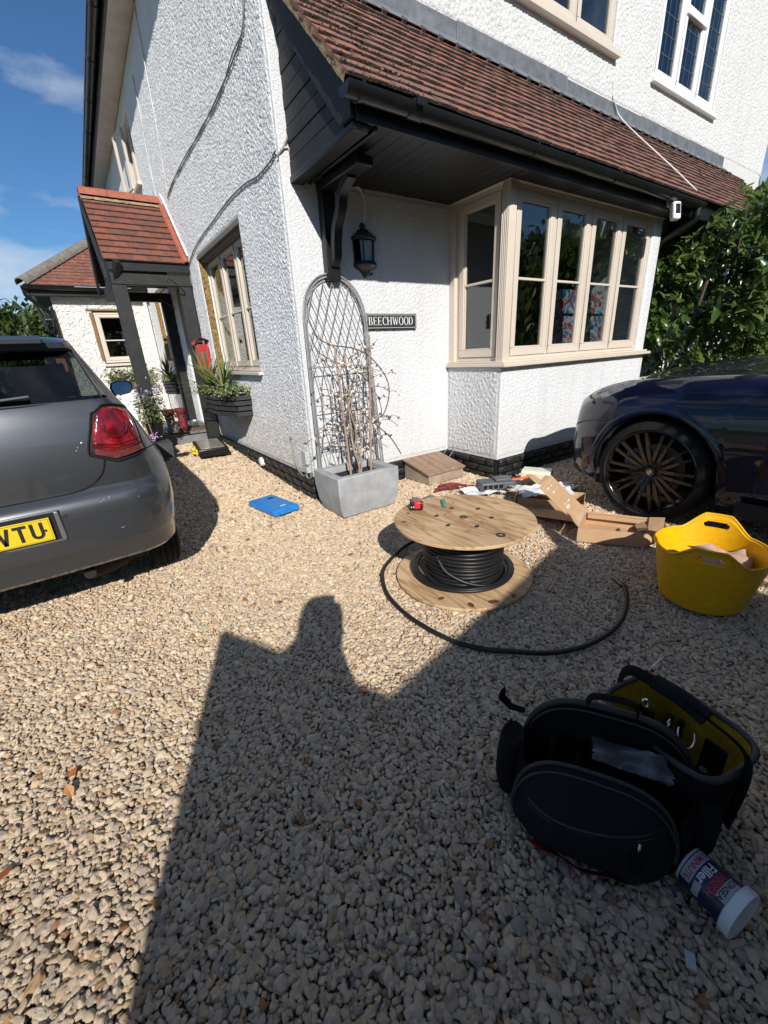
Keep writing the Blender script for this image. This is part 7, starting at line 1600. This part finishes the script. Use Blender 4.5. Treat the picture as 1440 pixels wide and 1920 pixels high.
b = MB(); b.tube([Vector((1.045,.235,.325))+Vector((.026*math.cos(a), .018*math.sin(a)-.01, .018*math.sin(a)+.01*math.cos(a))) for a in np.linspace(R_(100),R_(330),24)], .0022, 7); b.tube([Vector((1.035,.262,.34))+Vector((.011*math.cos(a), .002, .011*math.sin(a))) for a in np.linspace(0,R_(360),16)], .0016, 6); sub(b.build('steel_ring', STEEL, smooth=60), tt)
b = MB(); b.lathe([(.010,-.002),(.014,0),(.010,.002),(.007,0)], 16, (1.10,.345,.30), Matrix.Rotation(R_(50),3,'X'), closed=True); b.lathe([(.004,0),(.004,.02)], 8, (1.10,.345,.295)); sub(b.build('steel_eyelet', STEEL, smooth=60), tt)
b = MB(); b.tube([Vector((1.207,.387,.33)), Vector((1.227,.372,.375)), Vector((1.242,.342,.34))], .002, 6); b.tube([tc_+tx*-.12-ty*.140+Vector((0,0,.16)), tc_+tx*-.115-ty*.146+Vector((0,0,.11))], .003, 6); sub(b.build('karabiner', STEEL, smooth=60), tt)
b = MB(); c_ = tc_-ty*.150-tx*.05; b.lathe([(0,.03),(.06,.03),(.07,.08),(.068,.18),(.05,.20),(0,.19)], 18, c_, rotz(R_(80)), sx=1.2, sy=.5); sub(b.build('side_pocket', FAB, smooth=60), tt)
# filler tub
ft = thing('filler_tub', 'white lidded tub of filler lying on its side beside the backpack', 'tub', (.93,.07,.05)); NAVY = mat('navy_label', (.012,.014,.05), .35, vary=(20,.3)); LBW = mat('white_tub_plastic', (.60,.62,.64), .35, vary=(12,.1)); LBP = mat('label_grey', (.32,.33,.36), .4); LBR = mat('label_red', (.35,.03,.05), .4)
fa = Vector((.943,.132,.053)); fb = Vector((.921,.012,.056)); fd = (fb-fa).normalized(); Lf = (fb-fa).length; Q = fd.to_track_quat('Z','Y').to_matrix()
b = MB(); b.lathe([(0,0),(.044,0),(.0465,.004),(.0515,Lf*.86)], 40, fa, Q); sub(b.build('tub_body', LBW, smooth=40), ft)
b = MB(); b.lathe([(.050,Lf*.80),(.0585,Lf*.81),(.0595,Lf*.99),(.056,Lf),(.050,Lf*.985),(0,Lf*.98)], 40, fa, Q); sub(b.build('tub_lid', LBW, smooth=40), ft)
def rad(h): return .0465+(.0515-.0465)*h/(Lf*.86)
b = MB(); b.lathe([(rad(Lf*.05)+.0004,Lf*.05),(rad(Lf*.79)+.0004,Lf*.79)], 40, fa, Q); sub(b.build('tub_label', NAVY, smooth=40), ft)
def on_tub(h, ang, off=.0008): return fa+Q @ Vector(((rad(h)+off)*math.cos(ang), (rad(h)+off)*math.sin(ang), h))
toC = (Vector((0,0,HC))-(fa+fb)/2); lc = Q.transposed() @ toC; ang0 = math.atan2(lc.y, lc.x)
def band(a0, a1, h0_, h1_, m, nm, off=.0008):
    b = MB(); b.grid([[on_tub(Lf*h0_+(Lf*(h1_-h0_))*i/3, ang0+a0+(a1-a0)*j/14, off) for j in range(15)] for i in range(4)]); sub(b.build(nm, m, smooth=60, fix=False), ft)
band(-1.15,.75,.07,.25,LBP,'label_panel'); band(-1.0,.2,.62,.80,LBP,'label_panel'); band(.35,1.1,.30,.42,LBP,'label_panel')
def text_on(word, size, h, a_mid, m, nm, shear=0, off=.0013):
    cu = bpy.data.curves.new(nm, 'FONT'); cu.body = word; cu.size = size; cu.align_x = 'CENTER'; cu.shear = shear; cu.offset = size*.02; cu.resolution_u = 2
    to = bpy.data.objects.new(nm, cu); scene.collection.objects.link(to); dg = bpy.context.evaluated_depsgraph_get(); me = bpy.data.meshes.new_from_object(to.evaluated_get(dg)); bpy.data.objects.remove(to)
    for v in me.vertices:
        x, y = v.co.x, v.co.y; p = on_tub(Lf*h+y, ang0+a_mid+x/rad(Lf*h), off); v.co = p      # text reads around the tub, tops towards the lid
    me.materials.clear(); me.materials.append(m); o = link(bpy.data.objects.new(nm, me)); sub(o, ft); return o
text_on('RONSEAL', .017, .64, -.35, INK, 'brand_lettering'); text_on('FINISH', .021, .47, -.15, LBR, 'label_lettering', off=.0012); text_on('smooth', .013, .575, -.2, LBR, 'label_lettering', .2); text_on('Filler', .027, .29, -.25, LBW, 'label_lettering'); text_on('5 MINUTE', .018, .12, -.2, LBR, 'label_lettering')
crumple('plastic_scrap', 'small scrap of clear plastic on the shaded pebbles below the filler tub', 'litter', (.775,.055,.012), .030, .020, rotz(.5), 51, .01, mat('grey_film', (.35,.36,.38), .4))
# ------------------------------------------------------------------ on and beside the porch step
bt_ = thing('walking_boots', 'pair of dark red and grey walking boots on the porch step', 'boots', (1.02,7.1,.30)); BR_ = mat('dark_red_suede', (.16,.02,.025), .8, vary=(30,.3)); BG_ = mat('grey_suede', (.15,.13,.115), .85, vary=(30,.3))
for k, (x, y, a) in enumerate(((.94,7.06,25),(1.12,7.10,-10))):
    Rt = rotz(R_(a))*1.35; b = MB(); P = [((0,-.02,.0),.045),((0,-.02,.03),.052),((0,-.05,.06),.050),((0,-.01,.12),.048),((0,.0,.19),.050),((0,.005,.24),.056)]
    b.grid([[Vector((x,y,.302))+Rt @ (Vector(c)+Vector((r*.9*math.cos(t), (r*1.9 if c[2] < .07 else r*1.15)*math.sin(t), 0))) for t in np.linspace(0,2*math.pi,14,endpoint=False)] for c, r in P], closed=True); sub(b.build('boot_upper', BG_ if k == 0 else BR_, smooth=60), bt_)
    b = MB(); b.obox(Vector((x,y,.310))+Rt @ Vector((0,-.02,0)), (.045,.115,.010), Rt); sub(b.build('boot_sole', BLACKP, bevel=.006), bt_)
    b = MB(); b.grid([[Vector((x,y,.302))+Rt @ Vector((r*math.cos(t), r*1.25*math.sin(t), z)) for t in np.linspace(0,2*math.pi,14,endpoint=False)] for r, z in ((.050,.20),(.062,.225),(.060,.26))], closed=True); sub(b.build('boot_collar', BR_, smooth=60), bt_)
CLR = glass('clear_glass_jar', (.75,.80,.78)); GRN = mat('green_bottle_cap', (.05,.18,.12), .4)
for k, (x, y, h, r, lab) in enumerate(((1.23,7.25,.22,.04,'tall glass jar with a green top beside the boots'),(1.31,7.2,.12,.045,'squat glass jar nearest the porch post on the step'),(1.17,7.12,.10,.05,'low clear dish beside the walking boots'))):
    t = thing('glass_jar', lab, 'jar', (x,y,.302)); b = MB(); b.lathe([(0,.302),(r,.304),(r,.302+h*.7),(r*.6,.302+h*.85),(r*.55,.302+h)], 18, (x,y,0)); sub(b.build('jar_body', CLR, smooth=50), t)
    b = MB(); b.lathe([(r*.6,.302+h),(r*.6,.302+h+.025),(0,.302+h+.026)], 16, (x,y,0)); sub(b.build('jar_lid', GRN if k == 0 else WPL, smooth=40), t)
SLATEP = mat('dark_slate_planter', (.055,.06,.065), .7, bump=[(10,.004,6)], vary=(5,.3))
pp = thing('slate_trough', 'low dark slate block planter by the tail of the grey car', 'planter', (.72,6.75,.1)); b = MB(); b.box(.50,.80,6.25,6.95,.08,.30); sub(b.build('trough_block', SLATEP, bevel=.01), pp)
b = MB(); b.box(.46,.84,6.20,6.97,.04,.10); sub(b.build('trough_base', SLATEP, bevel=.01), pp)
pc = thing('flower_pot', 'dark square pot of small lilac flowers in front of the porch post', 'plant pot', (.66,6.62,.3)); b = MB(); b.hexa([(.58,6.52,.302),(.74,6.52,.302),(.74,6.68,.302),(.58,6.68,.302),(.55,6.49,.56),(.77,6.49,.56),(.77,6.71,.56),(.55,6.71,.56)]); sub(b.build('pot', BLACKP, bevel=.006), pc)
fl = thing('lilac_flowers', 'bushy plant with small lilac flowers growing in the dark pot', 'plant', (.66,6.6,.56)); FLG = mat('grey_green_leaf', (.10,.14,.05), .6, obj_vary=[(.08,.12,.04),(.14,.17,.07),(.06,.09,.03)]); LIL = mat('lilac_petal', (.30,.24,.48), .6)
leaf_clump([(.66+.10*math.cos(a),6.6+.10*math.sin(a),z) for a in np.linspace(0,6,8) for z in (.60,.72,.84)], 900, .022, FLG, 'foliage', fl, 81, (.05,.05,.06))
leaf_clump([(.66+.12*math.cos(a),6.56+.12*math.sin(a),z) for a in np.linspace(0,6,8) for z in (.82,.92,1.0)], 130, .018, LIL, 'flowers', fl, 82, (.06,.06,.05))
b = MB(); b.tube([(.62,6.5,.30),(.56,6.48,.95)], .006, 6); tag(b.build('plant_stake', CANE), 'thin cane leaning in the lilac flower pot', 'garden cane')
b = MB(); rr_ = random.Random(9)
for k in range(40): 
    p = Vector((.60+rr_.gauss(0,.03),6.40+rr_.gauss(0,.03),.36+rr_.gauss(0,.03))); b.add([p, p+Vector((.02,0,.01)), p+Vector((0,.02,.012))], [(0,1,2)])
tag(b.build('heather', mat('pink_heather', (.55,.30,.55), .6), fix=False), 'small clump of pink purple heather on the slate trough', 'plant')
b = MB(); b.hexa([(.36,6.7,.08),(.52,6.7,.08),(.52,6.73,.08),(.36,6.73,.08),(.40,6.9,.98),(.56,6.9,.98),(.56,6.93,.98),(.40,6.93,.98)]); tag(b.build('white_board', WPL, bevel=.004), 'white board leaning in front of the outer porch post behind the car mirror', 'board')
# bracket lantern on the rear wing
wl = thing('corner_lantern', 'black bracket lantern on the corner of the rear wing', 'wall light', (-.2,11,2.3)); b = MB(); b.lathe([(0,2.30),(.03,2.29),(.10,2.22),(.105,2.20)], 6, (-.24,10.95,0)); b.lathe([(.085,2.02),(.04,1.98),(0,1.96)], 6, (-.24,10.95,0))
for k in range(6): a = k*math.pi/3; b.beam((-.24+.085*math.cos(a),10.95+.085*math.sin(a),2.02),(-.24+.10*math.cos(a),10.95+.10*math.sin(a),2.20),.014,.014)
b.tube([(-.11,10.98,2.30),(-.18,10.96,2.38),(-.24,10.95,2.33)], .012, 6); sub(b.build('lantern_frame', BLACKI), wl)
b = MB(); b.lathe([(.080,2.02),(.095,2.20)], 6, (-.24,10.95,0)); sub(b.build('lantern_glass', LG), wl)
# painting and frame seen through the bay glass
ART = bpy.data.materials.new('abstract_canvas'); ART.use_nodes = True; nt = ART.node_tree; pb = nt.nodes['Principled BSDF']; tcn = nt.nodes.new('ShaderNodeTexCoord'); nn = nt.nodes.new('ShaderNodeTexNoise'); nn.inputs['Scale'].default_value = 4.5; nn.inputs['Detail'].default_value = 5; nn.inputs['Distortion'].default_value = 2.5; nt.links.new(tcn.outputs['Object'], nn.inputs['Vector'])
rpn = ramp(nt, [(.32,(.02,.03,.06)),(.42,(.03,.16,.28)),(.48,(.30,.42,.48)),(.53,(.42,.03,.03)),(.58,(.03,.03,.08)),(.70,(.40,.20,.03))]); nt.links.new(nn.outputs[0], rpn.inputs[0]); nt.links.new(rpn.outputs[0], pb.inputs['Base Color'])
pa = thing('abstract_painting', 'colourful abstract canvas standing inside the bay behind the two right hand lights', 'painting', (4.9,3.2,1.2)); b = MB(); b.hexa([(4.55,3.12,1.12),(5.7,3.12,1.12),(5.7,3.14,1.12),(4.55,3.14,1.12),(4.55,3.22,1.86),(5.7,3.22,1.86),(5.7,3.24,1.86),(4.55,3.24,1.86)]); sub(b.build('canvas', ART), pa)
pf = thing('picture_frame', 'small white framed picture leaning on the bay sill inside the first light', 'picture frame', (3.62,3.0,1.15)); FP = (Vector((3.52,2.99,0)), Vector((1,.35,0)).normalized(), Vector((.33,-.94,0)).normalized()); b = MB(); ring(b, FP, 0, .24, 1.105, 1.42, .022, 0, .02); sub(b.build('frame', WPL, bevel=.003), pf); b = MB(); b.fbox(FP, .022, .218, .004, .008, 1.127, 1.398); sub(b.build('picture', KRAFT), pf)

# ------------------------------------------------------------------ foliage
LEAF = mat('laurel_leaf', (.045,.085,.018), .28, obj_vary=[(.042,.09,.018),(.07,.13,.027),(.10,.16,.035),(.035,.07,.017),(.06,.11,.024),(.12,.17,.045)])
LEAFB = mat('tree_leaf', (.05,.08,.02), .5, obj_vary=[(.035,.06,.015),(.06,.095,.022),(.085,.12,.03),(.04,.07,.018)]); BARK = mat('bark', (.09,.07,.05), .9, bump=[(20,.01,6)], vary=(12,.3))
for m_ in (LEAF, LEAFB):        # light glows through the blades
    nt = m_.node_tree; pb = nt.nodes['Principled BSDF']; out_n = nt.nodes['Material Output']; tl_ = nt.nodes.new('ShaderNodeBsdfTranslucent'); mxs = nt.nodes.new('ShaderNodeMixShader'); mxs.inputs[0].default_value = .28
    src = pb.inputs['Base Color'].links[0].from_socket; hs = nt.nodes.new('ShaderNodeHueSaturation'); hs.inputs['Value'].default_value = 2.2; hs.inputs['Hue'].default_value = .48; nt.links.new(src, hs.inputs['Color']); nt.links.new(hs.outputs[0], tl_.inputs[0]); nt.links.new(pb.outputs[0], mxs.inputs[1]); nt.links.new(tl_.outputs[0], mxs.inputs[2]); nt.links.new(mxs.outputs[0], out_n.inputs[0])
def leaf_mesh(i):
    r = random.Random(i); b = MB(); n = 6; rows_ = []; L_ = .12; droop = r.uniform(.05,.4)
    for k in range(n+1):
        t = k/n; w = .026*math.sin(math.pi*min(t*1.02,1))**.75*(1-.15*t)+.0006; z = -droop*t*t*L_+.004*math.sin(t*9+i); rows_.append([(-w, t*L_, z+w*.35), (0, t*L_, z), (w, t*L_, z+w*.35)])
    b.grid(rows_); me = b.mesh('leaf', LEAF); smooth_me(me); return me
LM = [leaf_mesh(i) for i in range(6)]
hd = thing('laurel_hedge', 'tall glossy green laurel bush at the right end of the house behind the navy car', 'hedge', (7.1,2.6,0))
r_ = random.Random(77); C_list = []
def hedge_env(x, y, z):
    cx, cy = 7.6, 2.55; top = 2.55+.40*min(1,max(0,(x-6.3)/1.2))+.25*math.sin(x*2.3)+.1*math.sin(y*5)
    if z > top: return False
    left = 6.34+.20*math.sin(z*3.1)+.12*math.sin(z*7+y*3)-(.05 if z < 1.2 else 0)
    return x > left and x < 9.6 and y > 1.75+.12*math.sin(x*3+z*2) and y < 3.40
tw = MB(); leaves = []
tries = 0
while len(leaves) < 14000 and tries < 90000:
    tries += 1
    x, y, z = r_.uniform(6.1,9.5), r_.uniform(1.7,3.4), r_.uniform(.0,3.3)
    if not hedge_env(x,y,z): continue
    dep_ = min(x-6.1, y-1.7, 3.1-z)
    if r_.random() > math.exp(-max(dep_,0)*2.6)+.05: continue
    if mnoise.noise(Vector((x*1.6,y*1.6,z*1.6))) < -.26: continue
    # a twig with a whorl of leaves
    d = Vector((r_.gauss(-.5,.7), r_.gauss(-.6,.6), r_.gauss(.5,.5))).normalized(); p = Vector((x,y,z)); 
    if r_.random() < .25: tw.tube([p-d*.25, p+d*.05], [.006,.003], 4, caps=False)
    for k in range(r_.randint(4,8)):
        a = k*2.4+r_.random(); s = d.orthogonal().normalized(); s = Matrix.Rotation(a,3,d) @ s; ld_ = (d*.55+s*.85+Vector((0,0,-.15))).normalized(); q = p-d*.02*k
        leaves.append((q, ld_, r_.choice((.5,.7,.9,1.0,1.15,1.3))*r_.uniform(.85,1.1)*(.72 if z < 1.3 else 1.0)))
def leaf_rot(ld_):
    y_ = ld_; up_ = Vector((r_.gauss(-.2,.5), r_.gauss(-.3,.5), 1)).normalized(); x_ = y_.cross(up_).normalized(); z_ = x_.cross(y_); return Matrix((x_,y_,z_)).transposed()
leaves.sort(key=lambda l: (l[0]-Vector((0,0,HC))).length+(0 if l[0].x < 8.2 else 3)-.8*(l[0].z > 1.1))
rest = MB()
for i, (p, d, s) in enumerate(leaves):
    R3 = leaf_rot(d)
    if i < 280: inst('leaf', r_.choice(LM), hd, p-Vector(hd.location), (R3.to_4x4() @ Matrix.Diagonal((s*1.22,s*1.22,s*1.22,1))))
    else:
        me = LM[i % 6]; rest.add([tuple(p+R3 @ (v.co*s*1.22)) for v in me.vertices], [tuple(f.vertices) for f in me.polygons])
o = sub(rest.build('foliage', LEAF, smooth=60, fix=False), hd); o['kind'] = 'stuff'
for k in range(7):
    x = 6.7+k*.38; tw.tube(catmull([(x,2.6+r_.uniform(-.3,.3),0),(x+.1,2.6,1.0),(x+r_.uniform(-.3,.2),2.4,2.0),(x+r_.uniform(-.3,.3),2.3,2.7)],4), [.04*(1-.8*i/12) for i in range(13)], 7)
sub(tw.build('branches', BARK, smooth=60, fix=False), hd)
def tree(name, label, cat, c, h, rad, trunk_r, nleaf, seed, m=LEAFB, ls=.16, low=.25):
    t = thing(name, label, cat, c); r = random.Random(seed); b = MB(); c = Vector(c); tips = []
    b.tube(catmull([c, c+Vector((r.uniform(-.1,.1),0,h*.3)), c+Vector((r.uniform(-.2,.2),r.uniform(-.2,.2),h*.6)), c+Vector((0,0,h*.9))],4), [trunk_r*(1-.85*i/12) for i in range(13)], 8)
    for k in range(16):
        z = h*(low+.6*r.random()); a = r.random()*6.28; q = c+Vector((math.cos(a)*rad*.75, math.sin(a)*rad*.75, z+h*.12)); b.tube(catmull([c+Vector((0,0,z-h*.05)), (c+Vector((0,0,z))).lerp(q,.5), q],3), [trunk_r*.4,trunk_r*.35,trunk_r*.3,trunk_r*.25,trunk_r*.2,trunk_r*.12,trunk_r*.06], 5); tips.append(q)
    sub(b.build('trunk', BARK, smooth=60, fix=False), t)
    clumps = []
    for k in range(46):
        u = r.random()*6.28; v = r.random(); zz = low+ (1-low)*v; rr2 = rad*math.sin(math.pi*min(1,(v*.85+.15)))**.6*r.uniform(.35,1); clumps.append((c+Vector((math.cos(u)*rr2, math.sin(u)*rr2, h*zz)), rad*r.uniform(.22,.42)))
    b = MB()
    for i in range(nleaf):
        q, s = r.choice(clumps); d = Vector((r.gauss(0,1),r.gauss(0,1),r.gauss(0,.8))).normalized()*s*r.random()**.4; p = q+d; R3 = Matrix.Rotation(r.random()*6.28,3,'Z') @ Matrix.Rotation(r.random()*3,3,'X'); k_ = ls*r.uniform(.6,1.3)
        b.add([p+R3 @ Vector(v)*k_ for v in ((0,-.5,0),(.3,0,.06),(0,.5,0),(-.3,0,.06))], [(0,1,2,3)])
    o = sub(b.build('crown', m, fix=False), t); o['kind'] = 'stuff'; return t
tree('garden_tree', 'dense green garden tree far behind the grey car at the left edge', 'tree', (-3.2,25,0), 3.75, 3.2, .18, 9000, 1, ls=.30, low=.12)
tree('garden_tree', 'smaller green shrub like tree beside the rear wing at the far left', 'tree', (-.6,21,0), 3.3, 1.6, .12, 5000, 2, ls=.24, low=.1)
b = MB(); b.box(-.42,-.16,14.0,14.3,-.1,1.80); b.box(-.45,-.13,13.97,14.33,1.801,1.86); tag(b.build('brick_pier', mat('orange_brick', (.42,.17,.08), .85, bump=[(30,.004,5)], vary=(20,.3)), bevel=.01), 'orange brick gate pier beyond the corner of the rear wing', 'pier')
tree('street_tree', 'broad dark tree across the road, mirrored in the bay window', 'tree', (12.5,-3.5,0), 3.9, 3.2, .22, 7000, 3, ls=.34, low=.15)
tree('street_tree', 'round leafy tree on the right of the drive, mirrored in the bay window', 'tree', (10.2,-.6,0), 3.2, 1.9, .16, 6000, 4, ls=.26, low=.1)
tree('street_tree', 'tall tree behind the car bonnet side of the drive, mirrored in the glass', 'tree', (16,-9,0), 4.6, 3.8, .25, 6000, 5, ls=.42, low=.15)
tree('street_tree', 'green tree across the road behind the drive on the left', 'tree', (-9,-10,0), 6.0, 3.0, .2, 5000, 6, ls=.4, low=.15)
def leaf_bank(name, label, cat, x0,x1,y0,y1,h,n,ls,seed):
    t = thing(name, label, cat, ((x0+x1)/2,(y0+y1)/2,0)); r = random.Random(seed); b = MB(); 
    for i in range(n):
        p = Vector((r.uniform(x0,x1), r.uniform(y0,y1), 0)); top = h*(1+.10*mnoise.noise(Vector((p.x*.7,p.y*.7,seed)))); p.z = top*r.random()**.8; R3 = Matrix.Rotation(r.random()*6.28,3,'Z') @ Matrix.Rotation(r.random()*3,3,'X'); k_ = ls*r.uniform(.6,1.3)
        b.add([p+R3 @ Vector(v)*k_ for v in ((0,-.5,0),(.3,0,.06),(0,.5,0),(-.3,0,.06))], [(0,1,2,3)])
    sub(b.build('foliage', LEAFB, fix=False), t)['kind'] = 'stuff'
    b = MB()
    for k in range(int((x1-x0)/.8)): x = x0+.4+k*.8; b.tube([(x,(y0+y1)/2,0),(x+.1,(y0+y1)/2,h*.5),(x-.1,(y0+y1)/2,h*.85)],[.05,.035,.015],6)
    sub(b.build('stems', BARK, smooth=60), t); return t
leaf_bank('shade_hedge', 'tall unseen evergreen hedge added behind the drive to shade the navy car wheel', 'hedge', 1.45,6.0,-3.6,-2.5,3.5,5200,.20,91)  # out-of-view foliage, added to throw shade on the car wheel
leaf_bank('street_hedge', 'long hedge across the road, mirrored in the windows', 'hedge', -16,22,-19,-17.5,5.0,6000,.55,92)
b = MB(); b.grid([[(x,y,-.10) for x in (-40,-3.4)] for y in (-4,9,40)]); tag(b.build('lawn', mat('lawn_grass', (.07,.11,.025), .9, bump=[(30,.03,5)], vary=(3,.3))), kind='structure')
b = MB(); rr_ = random.Random(19); OL = mat('fallen_leaf_orange', (.42,.10,.03), .7, obj_vary=[(.45,.11,.03),(.30,.09,.04),(.40,.20,.07)])
for k, (x, y) in enumerate([(.02,2.22),(-.02,2.16),(-.62,1.9),(-.35,1.45),(-.36,1.38),(.70,2.75),(1.0,3.2),(.55,2.95),(.62,1.15),(1.35,2.35),(-.50,1.20),(.45,2.15),(.4,.9),(1.9,1.0)]+[(1.62+rr_.gauss(0,.06)-.15, 3.6+rr_.random()*3) for _ in range(26)]+[(3.0+rr_.gauss(0,.25),2.75+rr_.gauss(0,.1)) for _ in range(14)]):
    s = rr_.uniform(.012,.026); R3 = Matrix.Rotation(rr_.random()*6,3,'Z') @ Matrix.Rotation(rr_.gauss(0,.35),3,'X'); p = Vector((x,y,gz(x,y)+.012)); b.add([p+R3 @ Vector(v)*s for v in ((0,-1,0),(.6,-.2,.15),(.3,.6,.2),(0,1,0),(-.35,.6,.15),(-.6,-.1,.2),(0,0,.02))], [(0,1,6),(1,2,6),(2,3,6),(3,4,6),(4,5,6),(5,0,6)])
tag(b.build('fallen_leaves', OL, fix=False), 'scattered orange fallen leaves on the gravel', 'leaves', kind='stuff')

# ------------------------------------------------------------------ behind the camera: the van and the photographer who cast the shadows
VW = mat('white_van_paint', (.55,.55,.54), .35, coat=.5); van = thing('parked_van', 'van parked behind the photographer whose open rear doors shade the foreground', 'van', (.40,-1.65,0))
vr = Vector((1,.225,0)).normalized(); vb = Vector((.225,-1,0)).normalized(); vo = Vector((-.50,-1.78,0)); VWID = 1.78
def vbox(b, u0,u1,v0,v1,z0,z1): b.hexa([vo+vr*u+vb*v+Vector((0,0,z)) for z in (z0,z1) for u, v in ((u0,v0),(u1,v0),(u1,v1),(u0,v1))])
b = MB(); vbox(b,0,.05,0,3.2,.35,1.95); vbox(b,VWID-.05,VWID,0,3.2,.35,1.95); vbox(b,.05,VWID-.05,0,3.2,.35,.42); vbox(b,.05,VWID-.05,0,3.2,1.90,1.95); vbox(b,0,VWID,3.2,4.3,.35,1.15); b.hexa([vo+vr*u+vb*v+Vector((0,0,z)) for z, vs in ((1.15,(3.2,4.0)),(1.93,(3.2,3.5))) for u, v in ((.08,vs[0]),(VWID-.08,vs[0]),(VWID-.08,vs[1]),(.08,vs[1]))]); sub(b.build('body', VW, bevel=.02), van)
b = MB(); vbox(b,.06,VWID-.06,3.15,3.19,.42,1.9); sub(b.build('bulkhead', UNDER), van)
for s, vv_ in ((0,.55),(1,.55),(0,3.5),(1,3.5)):
    c_ = vo+vr*(.12 if not s else VWID-.12)+vb*vv_+Vector((0,0,.32)); b = MB(); b.lathe([(.20,-.1),(.31,-.1),(.32,0),(.31,.1),(.20,.1)], 28, c_, Matrix.Rotation(math.atan2(vr.y,vr.x),3,'Z') @ Matrix.Rotation(R_(90),3,'Y')); sub(b.build('wheel', RUBBER, smooth=40), van)
def vdoor(h, e, nm, z1=1.95):
    h = Vector(h); e = Vector(e); d = (e-h); n_2 = Vector((-d.y,d.x,0)).normalized()*.04; b = MB(); b.hexa([h+Vector((0,0,.40)),e+Vector((0,0,.40)),e+n_2+Vector((0,0,.40)),h+n_2+Vector((0,0,.40)),h+Vector((0,0,z1)),e+Vector((0,0,z1)),e+n_2+Vector((0,0,z1)),h+n_2+Vector((0,0,z1))]); return sub(b.build(nm, VW, bevel=.015), van)
vdoor((-.47,-1.80,0), (-.90,-.89,0), 'rear_door'); vdoor((1.24,-1.36,0), (1.46,-1.10,0), 'rear_door', 1.95)
# photographer: one continuous skinned body
pe_ = thing('person', 'photographer holding a phone up in both hands, casting the shadow across the gravel', 'person', (-.33,-.50,0))
def skin_body():
    f = Vector((.557,.830,0)); s = Vector((.830,-.557,0)); o = Vector((-.385,-.60,0)); Z = Vector((0,0,1))
    def P(a, c, z): return o+s*a+f*c+Z*z
    V_ = [P(0,0,.95), P(0,.01,1.10), P(0,.02,1.25), P(0,.03,1.38), P(.04,.07,1.43), P(.06,.11,1.51), P(.085,.14,1.58), P(.085,.14,1.64),
          P(.14,.03,1.36), P(.15,.22,1.15), P(.07,.40,1.22), P(.085,.60,1.24),
          P(-.15,.03,1.36), P(-.16,.20,1.15), P(.0,.38,1.22), P(.005,.60,1.24),
          P(.10,0,.90), P(.12,.02,.50), P(.13,-.01,.08), P(.14,.14,.04), P(-.10,0,.90), P(-.12,.02,.50), P(-.14,-.01,.08), P(-.15,.14,.04)]
    R2 = [.15,.14,.14,.11,.075,.09,.095,.06, .055,.055,.056,.050, .055,.055,.055,.050, .10,.068,.048,.036, .10,.068,.048,.036]
    E = [(0,1),(1,2),(2,3),(3,4),(4,5),(5,6),(6,7),(3,8),(8,9),(9,10),(10,11),(3,12),(12,13),(13,14),(14,15),(0,16),(16,17),(17,18),(18,19),(0,20),(20,21),(21,22),(22,23)]
    me = bpy.data.meshes.new('body'); me.from_pydata([tuple(v) for v in V_], E, []); ob = link(bpy.data.objects.new('body', me)); m = ob.modifiers.new('skin','SKIN'); ob.modifiers.new('sub','SUBSURF').levels = 2
    for i, v in enumerate(me.skin_vertices[0].data): v.radius = (R2[i], R2[i]*(.8 if i in (0,1,2,3) else 1)); v.use_root = (i == 0)
    dg = bpy.context.evaluated_depsgraph_get(); m2 = bpy.data.meshes.new_from_object(ob.evaluated_get(dg)); bpy.data.objects.remove(ob); m2.materials.clear(); m2.materials.append(mat('dark_work_clothes', (.03,.035,.05), .85)); o2 = link(bpy.data.objects.new('body', m2)); smooth_me(m2); sub(o2, pe_)
    b = MB(); hc = P(.085,.14,1.53)
    rr = [[hc+s*.082*r2*math.cos(t)+f*(.098*r2*math.sin(t)-.01)+Z*z for t in np.linspace(0,2*math.pi,20,endpoint=False)] for r2, z in ((.9,-.02),(1.06,.03),(1.0,.08),(.7,.12),(.2,.138))]; b.grid(rr, closed=True); sub(b.build('hair', mat('brown_hair',(.04,.025,.015),.7), smooth=60), pe_)
    for sd in (-1, 1):
        hp = P(.045+.055*sd,.63,1.255); b = MB(); b.obox(hp+Vector((0,0,0)), (.014,.036,.042), rotz(math.atan2(f.y,f.x)-math.pi/2)); SK = bpy.data.materials.get('skin') or mat('skin', (.45,.26,.18), .5)
        for k in range(4):
            a = hp+Z*(.03-.018*k)+f*.02; b.tube([a, a+f*.024-s*sd*.008, a+f*.026-s*sd*.030], [.009,.0085,.007], 7)
        b.tube([hp+Z*.01-f*.02, hp+Z*.03-f*.026-s*sd*.02, hp+Z*.03-f*.022-s*sd*.036], [.011,.010,.008], 7); sub(b.build('hand', SK, bevel=.006), pe_)
    ph = thing('phone', 'dark phone held up in both hands by the photographer', 'phone', P(.045,.62,1.25)); b = MB(); Rp = rotz(math.atan2(s.y,s.x)) @ Matrix.Rotation(R_(-21),3,'X'); b.obox(P(.045,.665,1.262), (.038,.004,.078), Rp); sub(b.build('phone_body', BLACKP, bevel=.003), ph)
skin_body()
dep = bpy.context.view_layer; dep.update()
